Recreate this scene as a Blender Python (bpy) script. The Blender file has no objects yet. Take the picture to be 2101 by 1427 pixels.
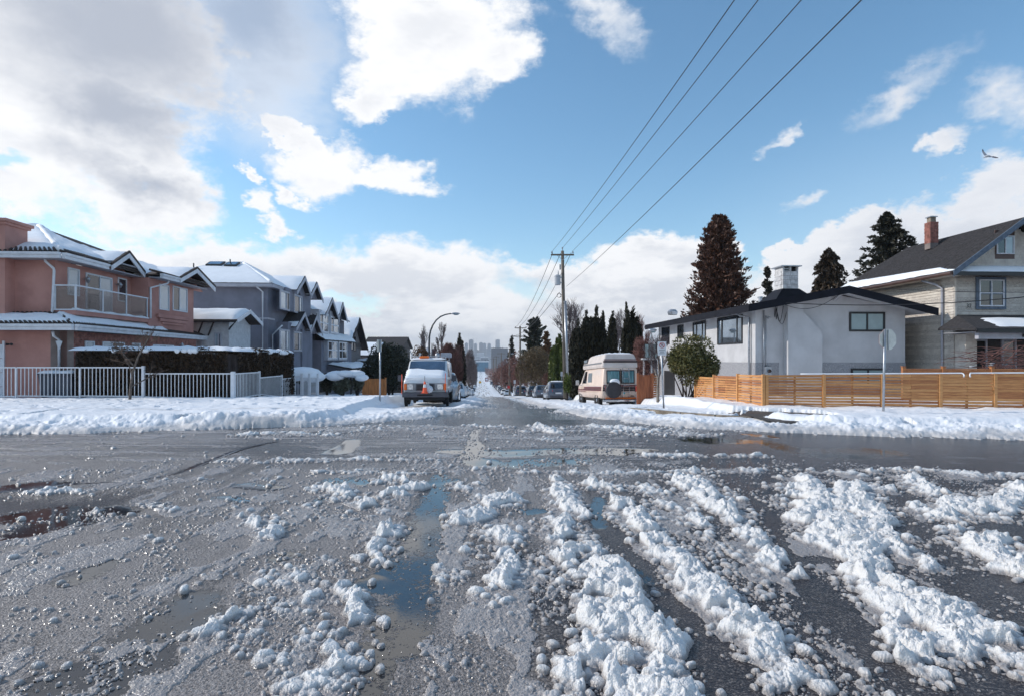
import bpy, math, random
import numpy as np
from mathutils import Vector, Matrix
random.seed(7); np.random.seed(7)
sc = bpy.context.scene
R = math.radians
# ---------------------------------------------------------------- camera
F, CX, HY, H = 1200.0, 1050.5, 735.0, 1.75      # focal length / principal column / horizon row of the photograph, eye height
cam_d = bpy.data.cameras.new('camera'); cam = bpy.data.objects.new('camera', cam_d); sc.collection.objects.link(cam)
cam.location = (0, 0, H); cam.rotation_euler = (R(90), 0, 0)
cam_d.sensor_width = 36; cam_d.lens = 36*F/2101; cam_d.shift_y = (HY-713.5)/2101
cam_d.clip_start = .05; cam_d.clip_end = 30000
sc.camera = cam
# ---------------------------------------------------------------- light
SUN_AZ, SUN_EL = R(-80), R(31)                    # azimuth from +Y towards +X
SKY_STRENGTH = .13
sd = bpy.data.lights.new('sun', 'SUN'); sd.energy = 3.1; sd.angle = R(1.2); sd.color = (1, .93, .84)
sun = bpy.data.objects.new('sun', sd); sc.collection.objects.link(sun)
sv = Vector((math.sin(SUN_AZ)*math.cos(SUN_EL), math.cos(SUN_AZ)*math.cos(SUN_EL), math.sin(SUN_EL)))
sun.rotation_euler = sv.to_track_quat('Z', 'Y').to_euler()
sc.view_settings.view_transform = 'Standard'; sc.view_settings.look = 'None'
sc.view_settings.gamma = 1; sc.view_settings.use_curve_mapping = False; sc.view_settings.exposure = 0.13
sc.cycles.max_bounces = 6; sc.cycles.diffuse_bounces = 3; sc.cycles.glossy_bounces = 3; sc.cycles.transmission_bounces = 3
sc.cycles.transparent_max_bounces = 6; sc.cycles.sample_clamp_indirect = 6; sc.cycles.caustics_reflective = False; sc.cycles.caustics_refractive = False

class NG:
    def __init__(s, nt): s.nt = nt; s.n = nt.nodes; s.l = nt.links
    def new(s, typ, **k):
        nd = s.n.new(typ)
        for a, b in k.items(): setattr(nd, a, b)
        return nd
    def put(s, sock, v):
        if hasattr(v, 'is_linked') or isinstance(v, bpy.types.NodeSocket): s.l.new(v, sock)
        else:
            try: sock.default_value = v
            except Exception: sock.default_value = (v[0], v[1], v[2], 1) if len(v) == 3 else v
    def m(s, op, a, b=0.0, c=0.0, clamp=False):
        nd = s.new('ShaderNodeMath', operation=op); nd.use_clamp = clamp
        s.put(nd.inputs[0], a); s.put(nd.inputs[1], b); s.put(nd.inputs[2], c)
        return nd.outputs[0]
    def vm(s, op, a, b=(0, 0, 0)):
        nd = s.new('ShaderNodeVectorMath', operation=op); s.put(nd.inputs[0], a); s.put(nd.inputs[1], b)
        return nd.outputs['Value'] if op in ('LENGTH', 'DOT_PRODUCT', 'DISTANCE') else nd.outputs['Vector']
    def sep(s, v):
        nd = s.new('ShaderNodeSeparateXYZ'); s.put(nd.inputs[0], v); return nd.outputs
    def comb(s, x, y, z):
        nd = s.new('ShaderNodeCombineXYZ')
        for i, q in enumerate((x, y, z)): s.put(nd.inputs[i], q)
        return nd.outputs[0]
    def noise(s, v, scale, detail=3, rough=.55, dist=0.0, dim='3D', out='Fac'):
        nd = s.new('ShaderNodeTexNoise', noise_dimensions=dim); s.put(nd.inputs['Vector'], v)
        nd.inputs['Scale'].default_value = scale; nd.inputs['Detail'].default_value = detail
        nd.inputs['Roughness'].default_value = rough; nd.inputs['Distortion'].default_value = dist
        return nd.outputs[out]
    def vor(s, v, scale, out='Distance', feature='F1'):
        nd = s.new('ShaderNodeTexVoronoi', feature=feature); s.put(nd.inputs['Vector'], v); nd.inputs['Scale'].default_value = scale
        return nd.outputs[out]
    def mr(s, v, a, b, c=0.0, d=1.0, smooth=True):
        nd = s.new('ShaderNodeMapRange', interpolation_type='SMOOTHSTEP' if smooth else 'LINEAR')
        for i, q in enumerate((v, a, b, c, d)): s.put(nd.inputs[i], q)
        return nd.outputs[0]
    def mix(s, f, a, b):
        nd = s.new('ShaderNodeMix', data_type='RGBA'); s.put(nd.inputs[0], f); s.put(nd.inputs[6], col4(a)); s.put(nd.inputs[7], col4(b))
        return nd.outputs[2]
    def mapping(s, v, loc=(0, 0, 0), rot=(0, 0, 0), sca=(1, 1, 1), typ='POINT'):
        nd = s.new('ShaderNodeMapping', vector_type=typ); s.put(nd.inputs[0], v)
        nd.inputs[1].default_value = loc; nd.inputs[2].default_value = rot; nd.inputs[3].default_value = sca
        return nd.outputs[0]
    def bump(s, h, strength=.5, dist=.01, normal=None):
        nd = s.new('ShaderNodeBump'); s.put(nd.inputs['Height'], h)
        nd.inputs['Strength'].default_value = strength; nd.inputs['Distance'].default_value = dist
        if normal is not None: s.l.new(normal, nd.inputs['Normal'])
        return nd.outputs[0]
def col4(c):
    if isinstance(c, (tuple, list)) and len(c) == 3: return (c[0], c[1], c[2], 1)
    return c
# ---------------------------------------------------------------- sky with clouds
def build_world():
    w = bpy.data.worlds.new('World'); sc.world = w; w.use_nodes = True
    nt = w.node_tree; nt.nodes.clear(); g = NG(nt)
    sky = g.new('ShaderNodeTexSky', sky_type='NISHITA'); sky.sun_disc = False
    sky.sun_elevation = SUN_EL; sky.sun_rotation = SUN_AZ
    sky.altitude = 60; sky.air_density = 1.0; sky.dust_density = .2; sky.ozone_density = 1.6
    tc = g.new('ShaderNodeTexCoord').outputs['Generated']
    d = g.vm('NORMALIZE', tc); x, y, z = g.sep(d)
    az = g.m('ARCTAN2', x, y); el = g.m('ARCSINE', z)
    ae = g.comb(az, el, 0.0)
    # domain warp for ragged outlines
    wz = g.mapping(d, sca=(1, 1, 1.6))
    wv = g.noise(wz, 9, 5, .6, out='Color')
    wv = g.vm('SUBTRACT', wv, (.5, .5, .5)); wv = g.vm('MULTIPLY', wv, (.16, .10, 0))
    aw = g.vm('ADD', ae, wv)
    wv2 = g.noise(wz, 26, 4, .62, out='Color')
    wv2 = g.vm('SUBTRACT', wv2, (.5, .5, .5)); wv2 = g.vm('MULTIPLY', wv2, (.05, .04, 0))
    aw = g.vm('ADD', aw, wv2)
    def blob(px, py, rx, ry, rot=0, soft=1.0, src=None):
        u, v = (px-CX)/F, (HY-py)/F
        a = math.atan(u); e = math.atan(v/math.hypot(1, u))
        ra = rx/F*math.cos(a)**2; re_ = ry/F*math.cos(a)
        mp = g.mapping(src or aw, loc=(a, e, 0), rot=(0, 0, R(rot)), sca=(ra, re_, 1), typ='TEXTURE')
        ln = g.vm('LENGTH', mp)
        return g.m('MULTIPLY', g.m('SUBTRACT', 1.0, ln), soft)
    def union(lst):
        o = None
        for b in lst:
            q = blob(*b)
            o = q if o is None else g.m('MAXIMUM', o, q)
        return o
    white = [(900,70,200,120,12),(800,130,120,80,20),(770,205,85,45,30),(1010,110,95,60,0),(880,20,240,60),
             (580,265,60,28,-50),(660,350,105,62,0),(620,300,60,36,-30),(830,365,85,38,-10),(760,360,70,30),
             (540,415,52,32,-35),(575,470,42,26,0),(520,355,26,22),(600,395,60,22,-30),
             (1230,20,100,42,-40),(1860,190,130,38,28),(2070,205,80,52,0),(1955,300,60,30,20),
             (2030,390,230,60,30),(2101,480,300,110,0),(1300,490,1,1),(1600,300,40,14,25),(1635,415,50,14,25)]
    band = [(60,590,420,150,0),(420,640,420,150,0),(800,650,420,150,0),(1100,640,260,110),(1310,560,120,85),(1420,560,110,80),
            (1760,520,150,90,20),(1640,530,110,40,10),(1900,560,300,130,0),(2300,600,500,260,0),(-300,560,500,260,0),(1550,700,500,150,0)]
    big = [(190,70,470,175,-4),(210,260,240,180,-18),(280,420,180,66,-12),(40,240,260,240,0),(-120,330,420,190,-10),(-300,100,500,400,0),(340,360,90,110,10)]
    W, B, G = union(white), union(band), union(big)
    n1 = g.noise(wz, 10, 8, .66); n2 = g.noise(wz, 4.2, 5, .55)
    gen = g.m('SUBTRACT', g.noise(g.mapping(d, sca=(1, 1, 2.4)), 2.6, 6, .58), .53)           # loose clouds all round
    # only where no cloud of the photograph was laid out (behind and beside the camera)
    behind = g.mr(g.m('ABSOLUTE', az), .9, 1.25)
    gen = g.m('MULTIPLY', g.m('MULTIPLY', gen, 3.2), behind)
    gen = g.m('SUBTRACT', gen, g.m('MULTIPLY', g.m('SUBTRACT', 1.0, behind), 1.0))
    dens = g.m('MAXIMUM', g.m('MAXIMUM', W, g.m('MULTIPLY', B, 2.6)), g.m('MAXIMUM', G, gen))
    dens = g.m('ADD', dens, g.m('MULTIPLY', g.m('SUBTRACT', n1, .5), .95))
    dens = g.m('ADD', dens, g.m('MULTIPLY', g.m('SUBTRACT', g.noise(wz, 38, 5, .68), .5), .42))
    alpha = g.mr(dens, -.12, .44)
    alpha = g.m('MAXIMUM', alpha, g.mr(el, .16, .03))
    # holes of blue: right above band
    holes = union([(1090,592,90,36,-20),(1500,585,60,24,10),(40,345,50,22,20),(120,470,180,22,-14),(700,625,120,16,0),(690,700,100,20),(560,720,60,14)])
    alpha = g.m('MULTIPLY', alpha, g.m('SUBTRACT', 1.0, g.m('MULTIPLY', g.mr(holes, -.15, .7), .75)))
    thin = g.mr(g.m('MAXIMUM', g.m('MAXIMUM', B, G), W), -.2, .5, .75, 1.0)
    faint = union([(1860,190,170,60,28),(1230,20,130,60,-40),(1600,300,60,30,25),(2070,205,110,80,0),(1635,415,70,30,25)])
    soft = g.m('MULTIPLY', g.mr(g.m('ADD', dens, g.m('MULTIPLY', g.m('SUBTRACT', g.noise(wz, 30, 5, .65), .5), .9)), -.30, 1.15), .9)
    fm = g.mr(faint, -.5, .1)
    alpha = g.m('ADD', g.m('MULTIPLY', alpha, g.m('SUBTRACT', 1.0, fm)), g.m('MULTIPLY', soft, fm))
    veil2 = g.mr(g.m('ADD', blob(530,80,250,230,-10,1.0), g.m('MULTIPLY', g.m('SUBTRACT', n2, .5), .8)), -.15, .7, 0, .72)
    veil = g.mr(blob(1900, 480, 700, 330, 0, 1.0, ae), 0, 1, 0, .10)
    alpha = g.m('MAXIMUM', alpha, g.m('MAXIMUM', veil, veil2))
    # cloud light: white rims, grey undersides
    grey = union([(230,60,400,160,-4),(520,40,180,140,0),(250,230,190,90,-20),(290,370,170,60,-12)])
    gsh = g.mr(g.m('ADD', grey, g.m('MULTIPLY', g.m('SUBTRACT', n2, .5), 1.1)), -.35, .85)
    g2 = g.mr(g.noise(g.mapping(d, loc=(3, 1, 0), sca=(1, 1, 2.6)), 7.5, 6, .6), .42, .62)
    depth = g.mr(dens, .25, 1.1)
    low = g.mr(el, .02, .30, 1.0, .55)
    shade = g.m('MULTIPLY', g.m('MULTIPLY', g2, depth), low)
    ccol = g.mix(shade, (.96, .965, .98), (.68, .71, .77))
    ccol = g.mix(gsh, ccol, (.45, .49, .575))
    right = g.mr(az, .28, .62)
    ccol = g.mix(g.m('MULTIPLY', right, .45), ccol, (.62, .66, .74))
    cs = g.vm('SCALE', ccol); cs.node.inputs['Scale'].default_value = 1.0/SKY_STRENGTH
    hs = g.new('ShaderNodeHueSaturation'); hs.inputs['Saturation'].default_value = 1.16; hs.inputs['Value'].default_value = 1.27; hs.inputs['Hue'].default_value = .491
    g.l.new(sky.outputs[0], hs.inputs['Color'])
    fin = g.mix(alpha, hs.outputs[0], cs)
    bg = g.new('ShaderNodeBackground'); bg.inputs['Strength'].default_value = SKY_STRENGTH
    g.l.new(fin, bg.inputs['Color'])
    out = g.new('ShaderNodeOutputWorld'); g.l.new(bg.outputs[0], out.inputs['Surface'])
    w.cycles.sampling_method = 'MANUAL'; w.cycles.sample_map_resolution = 512
build_world()
# ---------------------------------------------------------------- terrain profile
PY = [-60, 0, 14, 20, 24.5, 33, 42, 52, 61, 80, 121, 150, 206, 300, 440, 600, 950, 1500, 5000, 15000]
PZ = [0, 0, 0, -.1, -.31, -.86, -1.45, -2.0, -2.5, -3.5, -6.1, -7.9, -9.4, -12, -16, -19, -22, -26, -40, -60]
LY = [-60, 0, 12, 17, 24, 30, 40, 52, 80, 121, 150, 206, 300, 440, 600, 950, 1500, 5000, 15000]
LZ = [.12, .12, .12, .13, .05, -.3, -.9, -1.6, -3.1, -5.7, -7.5, -9.1, -11.8, -15.8, -18.8, -21.8, -25.8, -39.8, -60]
def prof(y): return float(np.interp(y, PY, PZ))
def lot(y): return float(np.interp(y, LY, LZ))
def axis(y): return 1.98 - .0546*y
DR = Vector((-.0546, 1, 0)).normalized()       # direction of the street
CR = Vector((1, .0546, 0)).normalized()
RZ = math.atan(.0546)
def P(px, py, Y): return Vector(((px-CX)/F*Y, Y, H+(HY-py)/F*Y))
def GY(py, zf=prof, dz=0.0):
    lo, hi = 2.0, 2000.0
    y = 10.0
    for _ in range(60):
        y = (H-(zf(y)+dz))*F/max(py-HY, .5)
        y = min(y, 2000)
    return y
def G0(px, py): # point on the flat crossing
    Y = H*F/(py-HY); return ((px-CX)/F*Y, Y)
# ---------------------------------------------------------------- builders
BASE = {}
def thing(name, label, cat, loc=(0, 0, 0), group=None):
    o = bpy.data.objects.new(name, None); o.empty_display_size = .3; sc.collection.objects.link(o)
    o.location = loc; o['label'] = label; o['category'] = cat
    if group: o['group'] = group
    BASE[o] = Vector(loc)
    return o
def tag(o, label, cat, group=None):
    o['label'] = label; o['category'] = cat
    if group: o['group'] = group
    return o
class Fr:
    """vertical plane frame: t along d, n outwards, z up"""
    def __init__(s, x, y, dx=1.0, dy=0.0):
        l = math.hypot(dx, dy); s.o = Vector((x, y, 0)); s.d = Vector((dx/l, dy/l, 0)); s.n = Vector((dy/l, -dx/l, 0))
    def pt(s, t, n, z): return s.o + s.d*t + s.n*n + Vector((0, 0, z))
    def hit(s, px, py=HY):
        u = (px-CX)/F
        t = (u*s.o.y-s.o.x)/(s.d.x-u*s.d.y); Y = s.o.y+t*s.d.y
        return t, H+(HY-py)/F*Y
    def t(s, px): return s.hit(px)[0]
    def rect(s, px0, px1, ya, yb):    # ya, yb: top and bottom rows at column px0
        t0, z1 = s.hit(px0, ya); _, z0 = s.hit(px0, yb); t1 = s.t(px1)
        return t0, t1, z0, z1
class MB:
    def __init__(s): s.v = []; s.f = []; s.m = []
    def poly(s, pts, mi=0):
        k = len(s.v); s.v += [tuple(p) for p in pts]; s.f.append(tuple(range(k, k+len(pts)))); s.m.append(mi); return s
    def hexa(s, b, t, mi=0):
        k = len(s.v); s.v += [tuple(p) for p in b]+[tuple(p) for p in t]
        for q in ((3, 2, 1, 0), (4, 5, 6, 7), (0, 1, 5, 4), (1, 2, 6, 5), (2, 3, 7, 6), (3, 0, 4, 7)):
            s.f.append(tuple(k+i for i in q)); s.m.append(mi)
        return s
    def box(s, x0, x1, y0, y1, z0, z1, mi=0):
        return s.hexa([(x0, y0, z0), (x1, y0, z0), (x1, y1, z0), (x0, y1, z0)], [(x0, y0, z1), (x1, y0, z1), (x1, y1, z1), (x0, y1, z1)], mi)
    def ob(s, fr, t0, t1, n0, n1, z0, z1, mi=0):
        # n1 outer (front), n0 inner
        b = [fr.pt(t0, n1, z0), fr.pt(t1, n1, z0), fr.pt(t1, n0, z0), fr.pt(t0, n0, z0)]
        t = [fr.pt(t0, n1, z1), fr.pt(t1, n1, z1), fr.pt(t1, n0, z1), fr.pt(t0, n0, z1)]
        return s.hexa(b, t, mi)
    def prism(s, pts, off, mi=0):     # polygon swept by a vector
        off = Vector(off); n = len(pts); k = len(s.v)
        s.v += [tuple(p) for p in pts]+[tuple(Vector(p)+off) for p in pts]
        s.f.append(tuple(range(k+n-1, k-1, -1))); s.m.append(mi)
        s.f.append(tuple(range(k+n, k+2*n))); s.m.append(mi)
        for i in range(n):
            j = (i+1) % n; s.f.append((k+i, k+j, k+n+j, k+n+i)); s.m.append(mi)
        return s
    def tube(s, pts, r, n=6, mi=0, cap=True):
        pts = [Vector(p) for p in pts]; k = len(s.v); m = len(pts)
        up = None
        for i, p in enumerate(pts):
            a = pts[max(0, i-1)]; b = pts[min(m-1, i+1)]; d = (b-a)
            d = d.normalized() if d.length > 1e-9 else Vector((0, 0, 1))
            if up is None:
                up = Vector((0, 0, 1)) if abs(d.z) < .9 else Vector((1, 0, 0))
            x = d.cross(up); x = x.normalized() if x.length > 1e-6 else d.orthogonal().normalized()
            yv = x.cross(d).normalized(); rr = r[i] if isinstance(r, (list, tuple)) else r
            for q in range(n):
                a2 = 2*math.pi*q/n; s.v.append(tuple(p+x*(math.cos(a2)*rr)+yv*(math.sin(a2)*rr)))
        for i in range(m-1):
            for q in range(n):
                q2 = (q+1) % n; s.f.append((k+i*n+q, k+i*n+q2, k+(i+1)*n+q2, k+(i+1)*n+q)); s.m.append(mi)
        if cap and n > 2:
            s.f.append(tuple(k+q for q in range(n-1, -1, -1))); s.m.append(mi)
            s.f.append(tuple(k+(m-1)*n+q for q in range(n))); s.m.append(mi)
        return s
    def cyl(s, a, b, r, n=16, mi=0): return s.tube([a, b], r, n, mi)
    def lathe(s, c, prof_, n=16, mi=0):
        c = Vector(c); k = len(s.v)
        for (r, z) in prof_:
            for q in range(n):
                a = 2*math.pi*q/n; s.v.append((c.x+r*math.cos(a), c.y+r*math.sin(a), c.z+z))
        for i in range(len(prof_)-1):
            for q in range(n):
                q2 = (q+1) % n; s.f.append((k+i*n+q, k+i*n+q2, k+(i+1)*n+q2, k+(i+1)*n+q)); s.m.append(mi)
        return s
    def ball(s, c, rx, ry=None, rz=None, n=12, mi=0, jit=0):
        ry = rx if ry is None else ry; rz = rx if rz is None else rz; c = Vector(c); k = len(s.v); m = n//2+1
        for i in range(m):
            a = math.pi*i/(m-1)
            for q in range(n):
                b = 2*math.pi*q/n; j = 1+jit*(random.random()-.5)
                s.v.append((c.x+rx*j*math.sin(a)*math.cos(b), c.y+ry*j*math.sin(a)*math.sin(b), c.z-rz*j*math.cos(a)))
        for i in range(m-1):
            for q in range(n):
                q2 = (q+1) % n; s.f.append((k+i*n+q, k+i*n+q2, k+(i+1)*n+q2, k+(i+1)*n+q)); s.m.append(mi)
        return s
    def slab(s, pts, th, mi=0):       # thick panel: polygon on top, thickness downwards
        return s.prism([Vector(p)-Vector((0, 0, th)) for p in pts], (0, 0, th), mi)
    def blanket(s, p00, p10, p11, p01, n, m, th, mi=0, wob=.3, rag=.0, seed=0):
        """snow lying on a sloping quad, rounded rim, uneven thickness"""
        rs = random.Random(seed+n*31+m); P4 = [Vector(p) for p in (p00, p10, p11, p01)]; k = len(s.v)
        off = [(rs.random()*6.28, rs.random()*3+1) for _ in range(4)]
        for i in range(n+1):
            for j in range(m+1):
                u, w = i/n, j/m
                if rag and i in (0, n): u = min(max(u + (rs.random()-.5)*rag, -.02), 1.02)
                if rag and j in (0, m): w = min(max(w + (rs.random()-.5)*rag, -.02), 1.02)
                p = (P4[0]*(1-u)+P4[1]*u)*(1-w)+(P4[3]*(1-u)+P4[2]*u)*w
                e = min(min(i, n-i), min(j, m-j))
                h = 0.0 if e == 0 else (.72 if e == 1 else 1.0)
                nz = 1+wob*(math.sin(u*9*off[0][1]+off[0][0])*math.cos(w*7*off[1][1]+off[1][0])+.6*(rs.random()-.5))*.5
                s.v.append((p.x, p.y, p.z+(th*h*nz if e else 0.0)+.004))
        for i in range(n):
            for j in range(m):
                a = k+i*(m+1)+j; s.f.append((a, a+m+1, a+m+2, a+1)); s.m.append(mi)
        return s
    def build(s, name, mats, parent=None, smooth=False, bevel=0.0, stuff=False):
        me = bpy.data.meshes.new(name)
        b = BASE.get(parent, Vector((0, 0, 0))) if parent is not None else Vector((0, 0, 0))
        vs = [(v[0]-b.x, v[1]-b.y, v[2]-b.z) for v in s.v] if b.length > 0 else s.v
        me.from_pydata(vs, [], s.f); me.update()
        mats = mats if isinstance(mats, (list, tuple)) else [mats]
        for mt in mats: me.materials.append(mt)
        if len(mats) > 1: me.polygons.foreach_set('material_index', s.m)
        if smooth: me.polygons.foreach_set('use_smooth', [True]*len(s.f))
        o = bpy.data.objects.new(name, me); sc.collection.objects.link(o)
        if bevel:
            md = o.modifiers.new('bevel', 'BEVEL'); md.width = bevel; md.segments = 2; md.limit_method = 'ANGLE'; md.angle_limit = R(40)
            o.modifiers.new('wn', 'WEIGHTED_NORMAL') if smooth else None
        if parent is not None: o.parent = parent; BASE[o] = b
        if stuff: o['kind'] = 'stuff'
        return o
def np_mesh(name, V, Fc, mats, mi=None, parent=None, smooth=False, attrs=None):
    """mesh from numpy arrays; Fc (N,3) or (N,4)"""
    me = bpy.data.meshes.new(name); V = np.asarray(V, np.float32); Fc = np.asarray(Fc, np.int32)
    if parent is not None:
        b = BASE.get(parent, Vector((0, 0, 0))); V = V-np.array([b.x, b.y, b.z], np.float32)
    n, k = Fc.shape
    me.vertices.add(len(V)); me.vertices.foreach_set('co', V.ravel())
    me.loops.add(n*k); me.loops.foreach_set('vertex_index', Fc.ravel())
    me.polygons.add(n); me.polygons.foreach_set('loop_start', np.arange(0, n*k, k, dtype=np.int32))
    try: me.polygons.foreach_set('loop_total', np.full(n, k, np.int32))
    except Exception: pass
    mats = mats if isinstance(mats, (list, tuple)) else [mats]
    for mt in mats: me.materials.append(mt)
    if mi is not None: me.polygons.foreach_set('material_index', np.asarray(mi, np.int32))
    me.polygons.foreach_set('use_smooth', np.full(n, bool(smooth)))
    if attrs:
        for a, arr in attrs.items():
            at = me.attributes.new(a, 'FLOAT', 'POINT'); at.data.foreach_set('value', np.asarray(arr, np.float32))
    me.update(calc_edges=True); me.validate()
    o = bpy.data.objects.new(name, me); sc.collection.objects.link(o)
    if parent is not None: o.parent = parent; BASE[o] = BASE.get(parent, Vector((0, 0, 0)))
    return o
def copy_tree(o, parent=None):
    c = o.copy(); sc.collection.objects.link(c)
    if parent is not None: c.parent = parent
    for ch in o.children: copy_tree(ch, c)
    return c
# ---------------------------------------------------------------- numpy noise
def _h(ix, iy, seed):
    h = (ix.astype(np.int64)*374761393 + iy.astype(np.int64)*668265263 + seed*1274126177) & 0xffffffff
    h = ((h ^ (h >> 13))*1274126177) & 0xffffffff
    h = ((h ^ (h >> 15))*2246822519) & 0xffffffff
    return ((h ^ (h >> 16)) & 0xffffff).astype(np.float32)/16777216.0
def vn(x, y, seed=0):
    ix = np.floor(x); iy = np.floor(y); fx = x-ix; fy = y-iy
    fx = fx*fx*(3-2*fx); fy = fy*fy*(3-2*fy); ix = ix.astype(np.int64); iy = iy.astype(np.int64)
    a = _h(ix, iy, seed); b = _h(ix+1, iy, seed); c = _h(ix, iy+1, seed); d = _h(ix+1, iy+1, seed)
    return (a*(1-fx)+b*fx)*(1-fy)+(c*(1-fx)+d*fx)*fy
def fbm(x, y, oct_=4, seed=0, g=.5):
    s = 0; a = 1.0; t = 0
    for i in range(oct_):
        s = s+a*vn(x*2**i+i*17.3, y*2**i-i*9.1, seed+i); t += a; a *= g
    return s/t
def lumps(x, y, s, dens_at, seed, rmin=.35, rmax=.75):
    """rounded chunks: one candidate per cell of size s, kept where dens_at(cell) allows; returns height in metres"""
    gx = x/s; gy = y/s; ix = np.floor(gx).astype(np.int64); iy = np.floor(gy).astype(np.int64)
    out = np.zeros_like(x)
    for i in (-1, 0, 1):
        for j in (-1, 0, 1):
            cx = ix+i; cy = iy+j
            jx = cx+.15+.7*_h(cx, cy, seed); jy = cy+.15+.7*_h(cx, cy, seed+1)
            r = rmin+(rmax-rmin)*_h(cx, cy, seed+2)**1.5
            pr = dens_at(jx*s, jy*s); keep = _h(cx, cy, seed+3) < pr
            th = _h(cx, cy, seed+4)*3.1416; c, sn = np.cos(th), np.sin(th)
            dx = gx-jx; dy = gy-jy; u = dx*c+dy*sn; v = (dy*c-dx*sn)*(1.0+.6*_h(cx, cy, seed+5))
            q = (np.abs(u)**2.4+np.abs(v)**2.4)/np.maximum(r, .05)**2.4
            hgt = np.where(keep & (q < 1), r*s*(.55+.6*_h(cx, cy, seed+6))*np.sqrt(np.maximum(0, 1-q)), 0)
            out = np.maximum(out, hgt)
    return out
# ---------------------------------------------------------------- materials
def mat(name, col, rough=.6, var=.15, vs=2.5, bump=0.0, bs=60.0, metal=0.0, spec=.5, col2=None, coat=0.0, stretch=None, sub=0.0):
    m = bpy.data.materials.new(name); m.use_nodes = True; nt = m.node_tree; g = NG(nt)
    b = nt.nodes['Principled BSDF']; b.inputs['Roughness'].default_value = rough; b.inputs['Metallic'].default_value = metal
    b.inputs['Specular IOR Level'].default_value = spec
    if coat: b.inputs['Coat Weight'].default_value = coat; b.inputs['Coat Roughness'].default_value = .03
    if sub: b.inputs['Subsurface Weight'].default_value = sub; b.inputs['Subsurface Radius'].default_value = (.03, .035, .04); b.inputs['Subsurface Scale'].default_value = 1
    co = g.new('ShaderNodeTexCoord').outputs['Object']
    if stretch: co = g.mapping(co, sca=stretch)
    n = g.noise(co, vs, 5, .6)
    c2 = col2 or tuple(c*(1-var*1.6) for c in col); c1 = tuple(min(1, c*(1+var*.6)) for c in col) if col2 is None else col
    c = g.mix(g.mr(n, .3, .7), c1, c2); g.l.new(c, b.inputs['Base Color'])
    if bump:
        n2 = g.noise(co, bs, 3, .6); g.l.new(g.bump(n2, bump, .01), b.inputs['Normal'])
    return m
M = {}
def defmats():
    M['stucco_pink'] = mat('pink_stucco', (.52, .27, .225), .9, .16, .9, .6, 45, col2=(.40, .195, .165))
    M['brick_red'] = mat('red_brick', (.34, .14, .11), .9, .3, 5, .4, 60)
    M['mortar'] = mat('mortar', (.24, .20, .185), .95, .15)
    M['white_trim'] = mat('white_painted_trim', (.68, .70, .74), .55, .08, 3, .1)
    M['white_metal'] = mat('white_painted_metal', (.74, .75, .78), .4, .06, 4)
    M['grey_soffit'] = mat('grey_soffit', (.35, .35, .38), .7, .05)
    M['tile_brown'] = mat('brown_roof_tile', (.060, .042, .036), .8, .3, 6, .3)
    M['snow'] = mat('snow', (.86, .885, .92), .62, .03, 1.5, .55, 9, spec=.35)
    M['stucco_blue'] = mat('blue_grey_stucco', (.20, .205, .25), .9, .12, .7, .5, 45)
    M['stucco_dark'] = mat('dark_grey_stucco', (.12, .125, .155), .9, .12, .7, .4, 45)
    M['stucco_brown'] = mat('brown_grey_shingle_wall', (.17, .155, .155), .9, .15, 3, .4, 30)
    M['trim_grey'] = mat('pale_grey_trim', (.42, .43, .48), .6, .08)
    M['roof_dark'] = mat('dark_asphalt_shingle', (.040, .037, .040), .9, .35, 9, .5, 40)
    M['black'] = mat('black_painted', (.018, .018, .02), .45, .2)
    M['dark'] = mat('dark_opening', (.008, .008, .01), .8, .1)
    M['glass'] = mat('window_glass', (.03, .035, .045), .04, .2, .8, spec=1.0)
    M['glass_sky'] = mat('reflective_window_glass', (.30, .36, .42), .03, .25, .7, spec=1.0, metal=.85)
    M['blind'] = mat('glass_over_pale_blind', (.34, .41, .46), .08, .1, 1, spec=.9, coat=.6)
    M['frost'] = mat('frosted_glass', (.24, .34, .36), .15, .06, 2, spec=.7)
    M['rail_glass'] = mat('smoked_railing_glass', (.16, .12, .115), .05, .1, 1, spec=.9)
    M['siding_white'] = mat('white_lap_siding', (.55, .56, .58), .7, .1, 4)
    M['stucco_white'] = mat('white_stucco', (.54, .535, .545), .9, .07, 1.3, .8, 55)
    M['stucco_base'] = mat('pebble_dash', (.36, .36, .38), .95, .3, 30, .8, 90)
    M['fascia_black'] = mat('black_fascia', (.010, .011, .018), .6, .2, 2, spec=.15)
    M['block_white'] = mat('white_painted_block', (.58, .57, .57), .8, .2, 6, .3)
    M['cedar'] = mat('new_cedar_board', (.60, .29, .105), .6, .25, 3, .25, 30, col2=(.40, .165, .055), stretch=(1, 1, 9))
    M['cedar_b'] = mat('pale_cedar_board', (.64, .32, .12), .6, .25, 3, .25, 30, col2=(.50, .24, .085), stretch=(1, 1, 9))
    M['cedar_c'] = mat('knotty_cedar_board', (.46, .19, .065), .6, .25, 3, .25, 30, col2=(.30, .11, .04), stretch=(1, 1, 9))
    M['cedar_red'] = mat('red_cedar_board', (.40, .13, .05), .65, .3, 2.5, .25, 30, col2=(.22, .065, .028), stretch=(6, 6, .7))
    M['cedar_orange'] = mat('orange_stained_board', (.55, .20, .055), .6, .25, 2.5, .2, 30, stretch=(6, 6, .7))
    M['old_siding'] = mat('weathered_cream_siding', (.66, .61, .54), .8, .2, 3, .25, 25, col2=(.50, .45, .40))
    M['old_siding_b'] = mat('peeling_cream_siding', (.66, .62, .56), .8, .2, 12, .35, 25, col2=(.33, .28, .24), stretch=(1, 1, 4))
    M['blue_trim'] = mat('weathered_blue_trim', (.115, .15, .20), .7, .2, 6)
    M['brown_gutter'] = mat('brown_gutter', (.10, .055, .045), .5, .2)
    M['galv'] = mat('galvanised_steel', (.42, .44, .47), .38, .15, 8, metal=.75)
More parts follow.
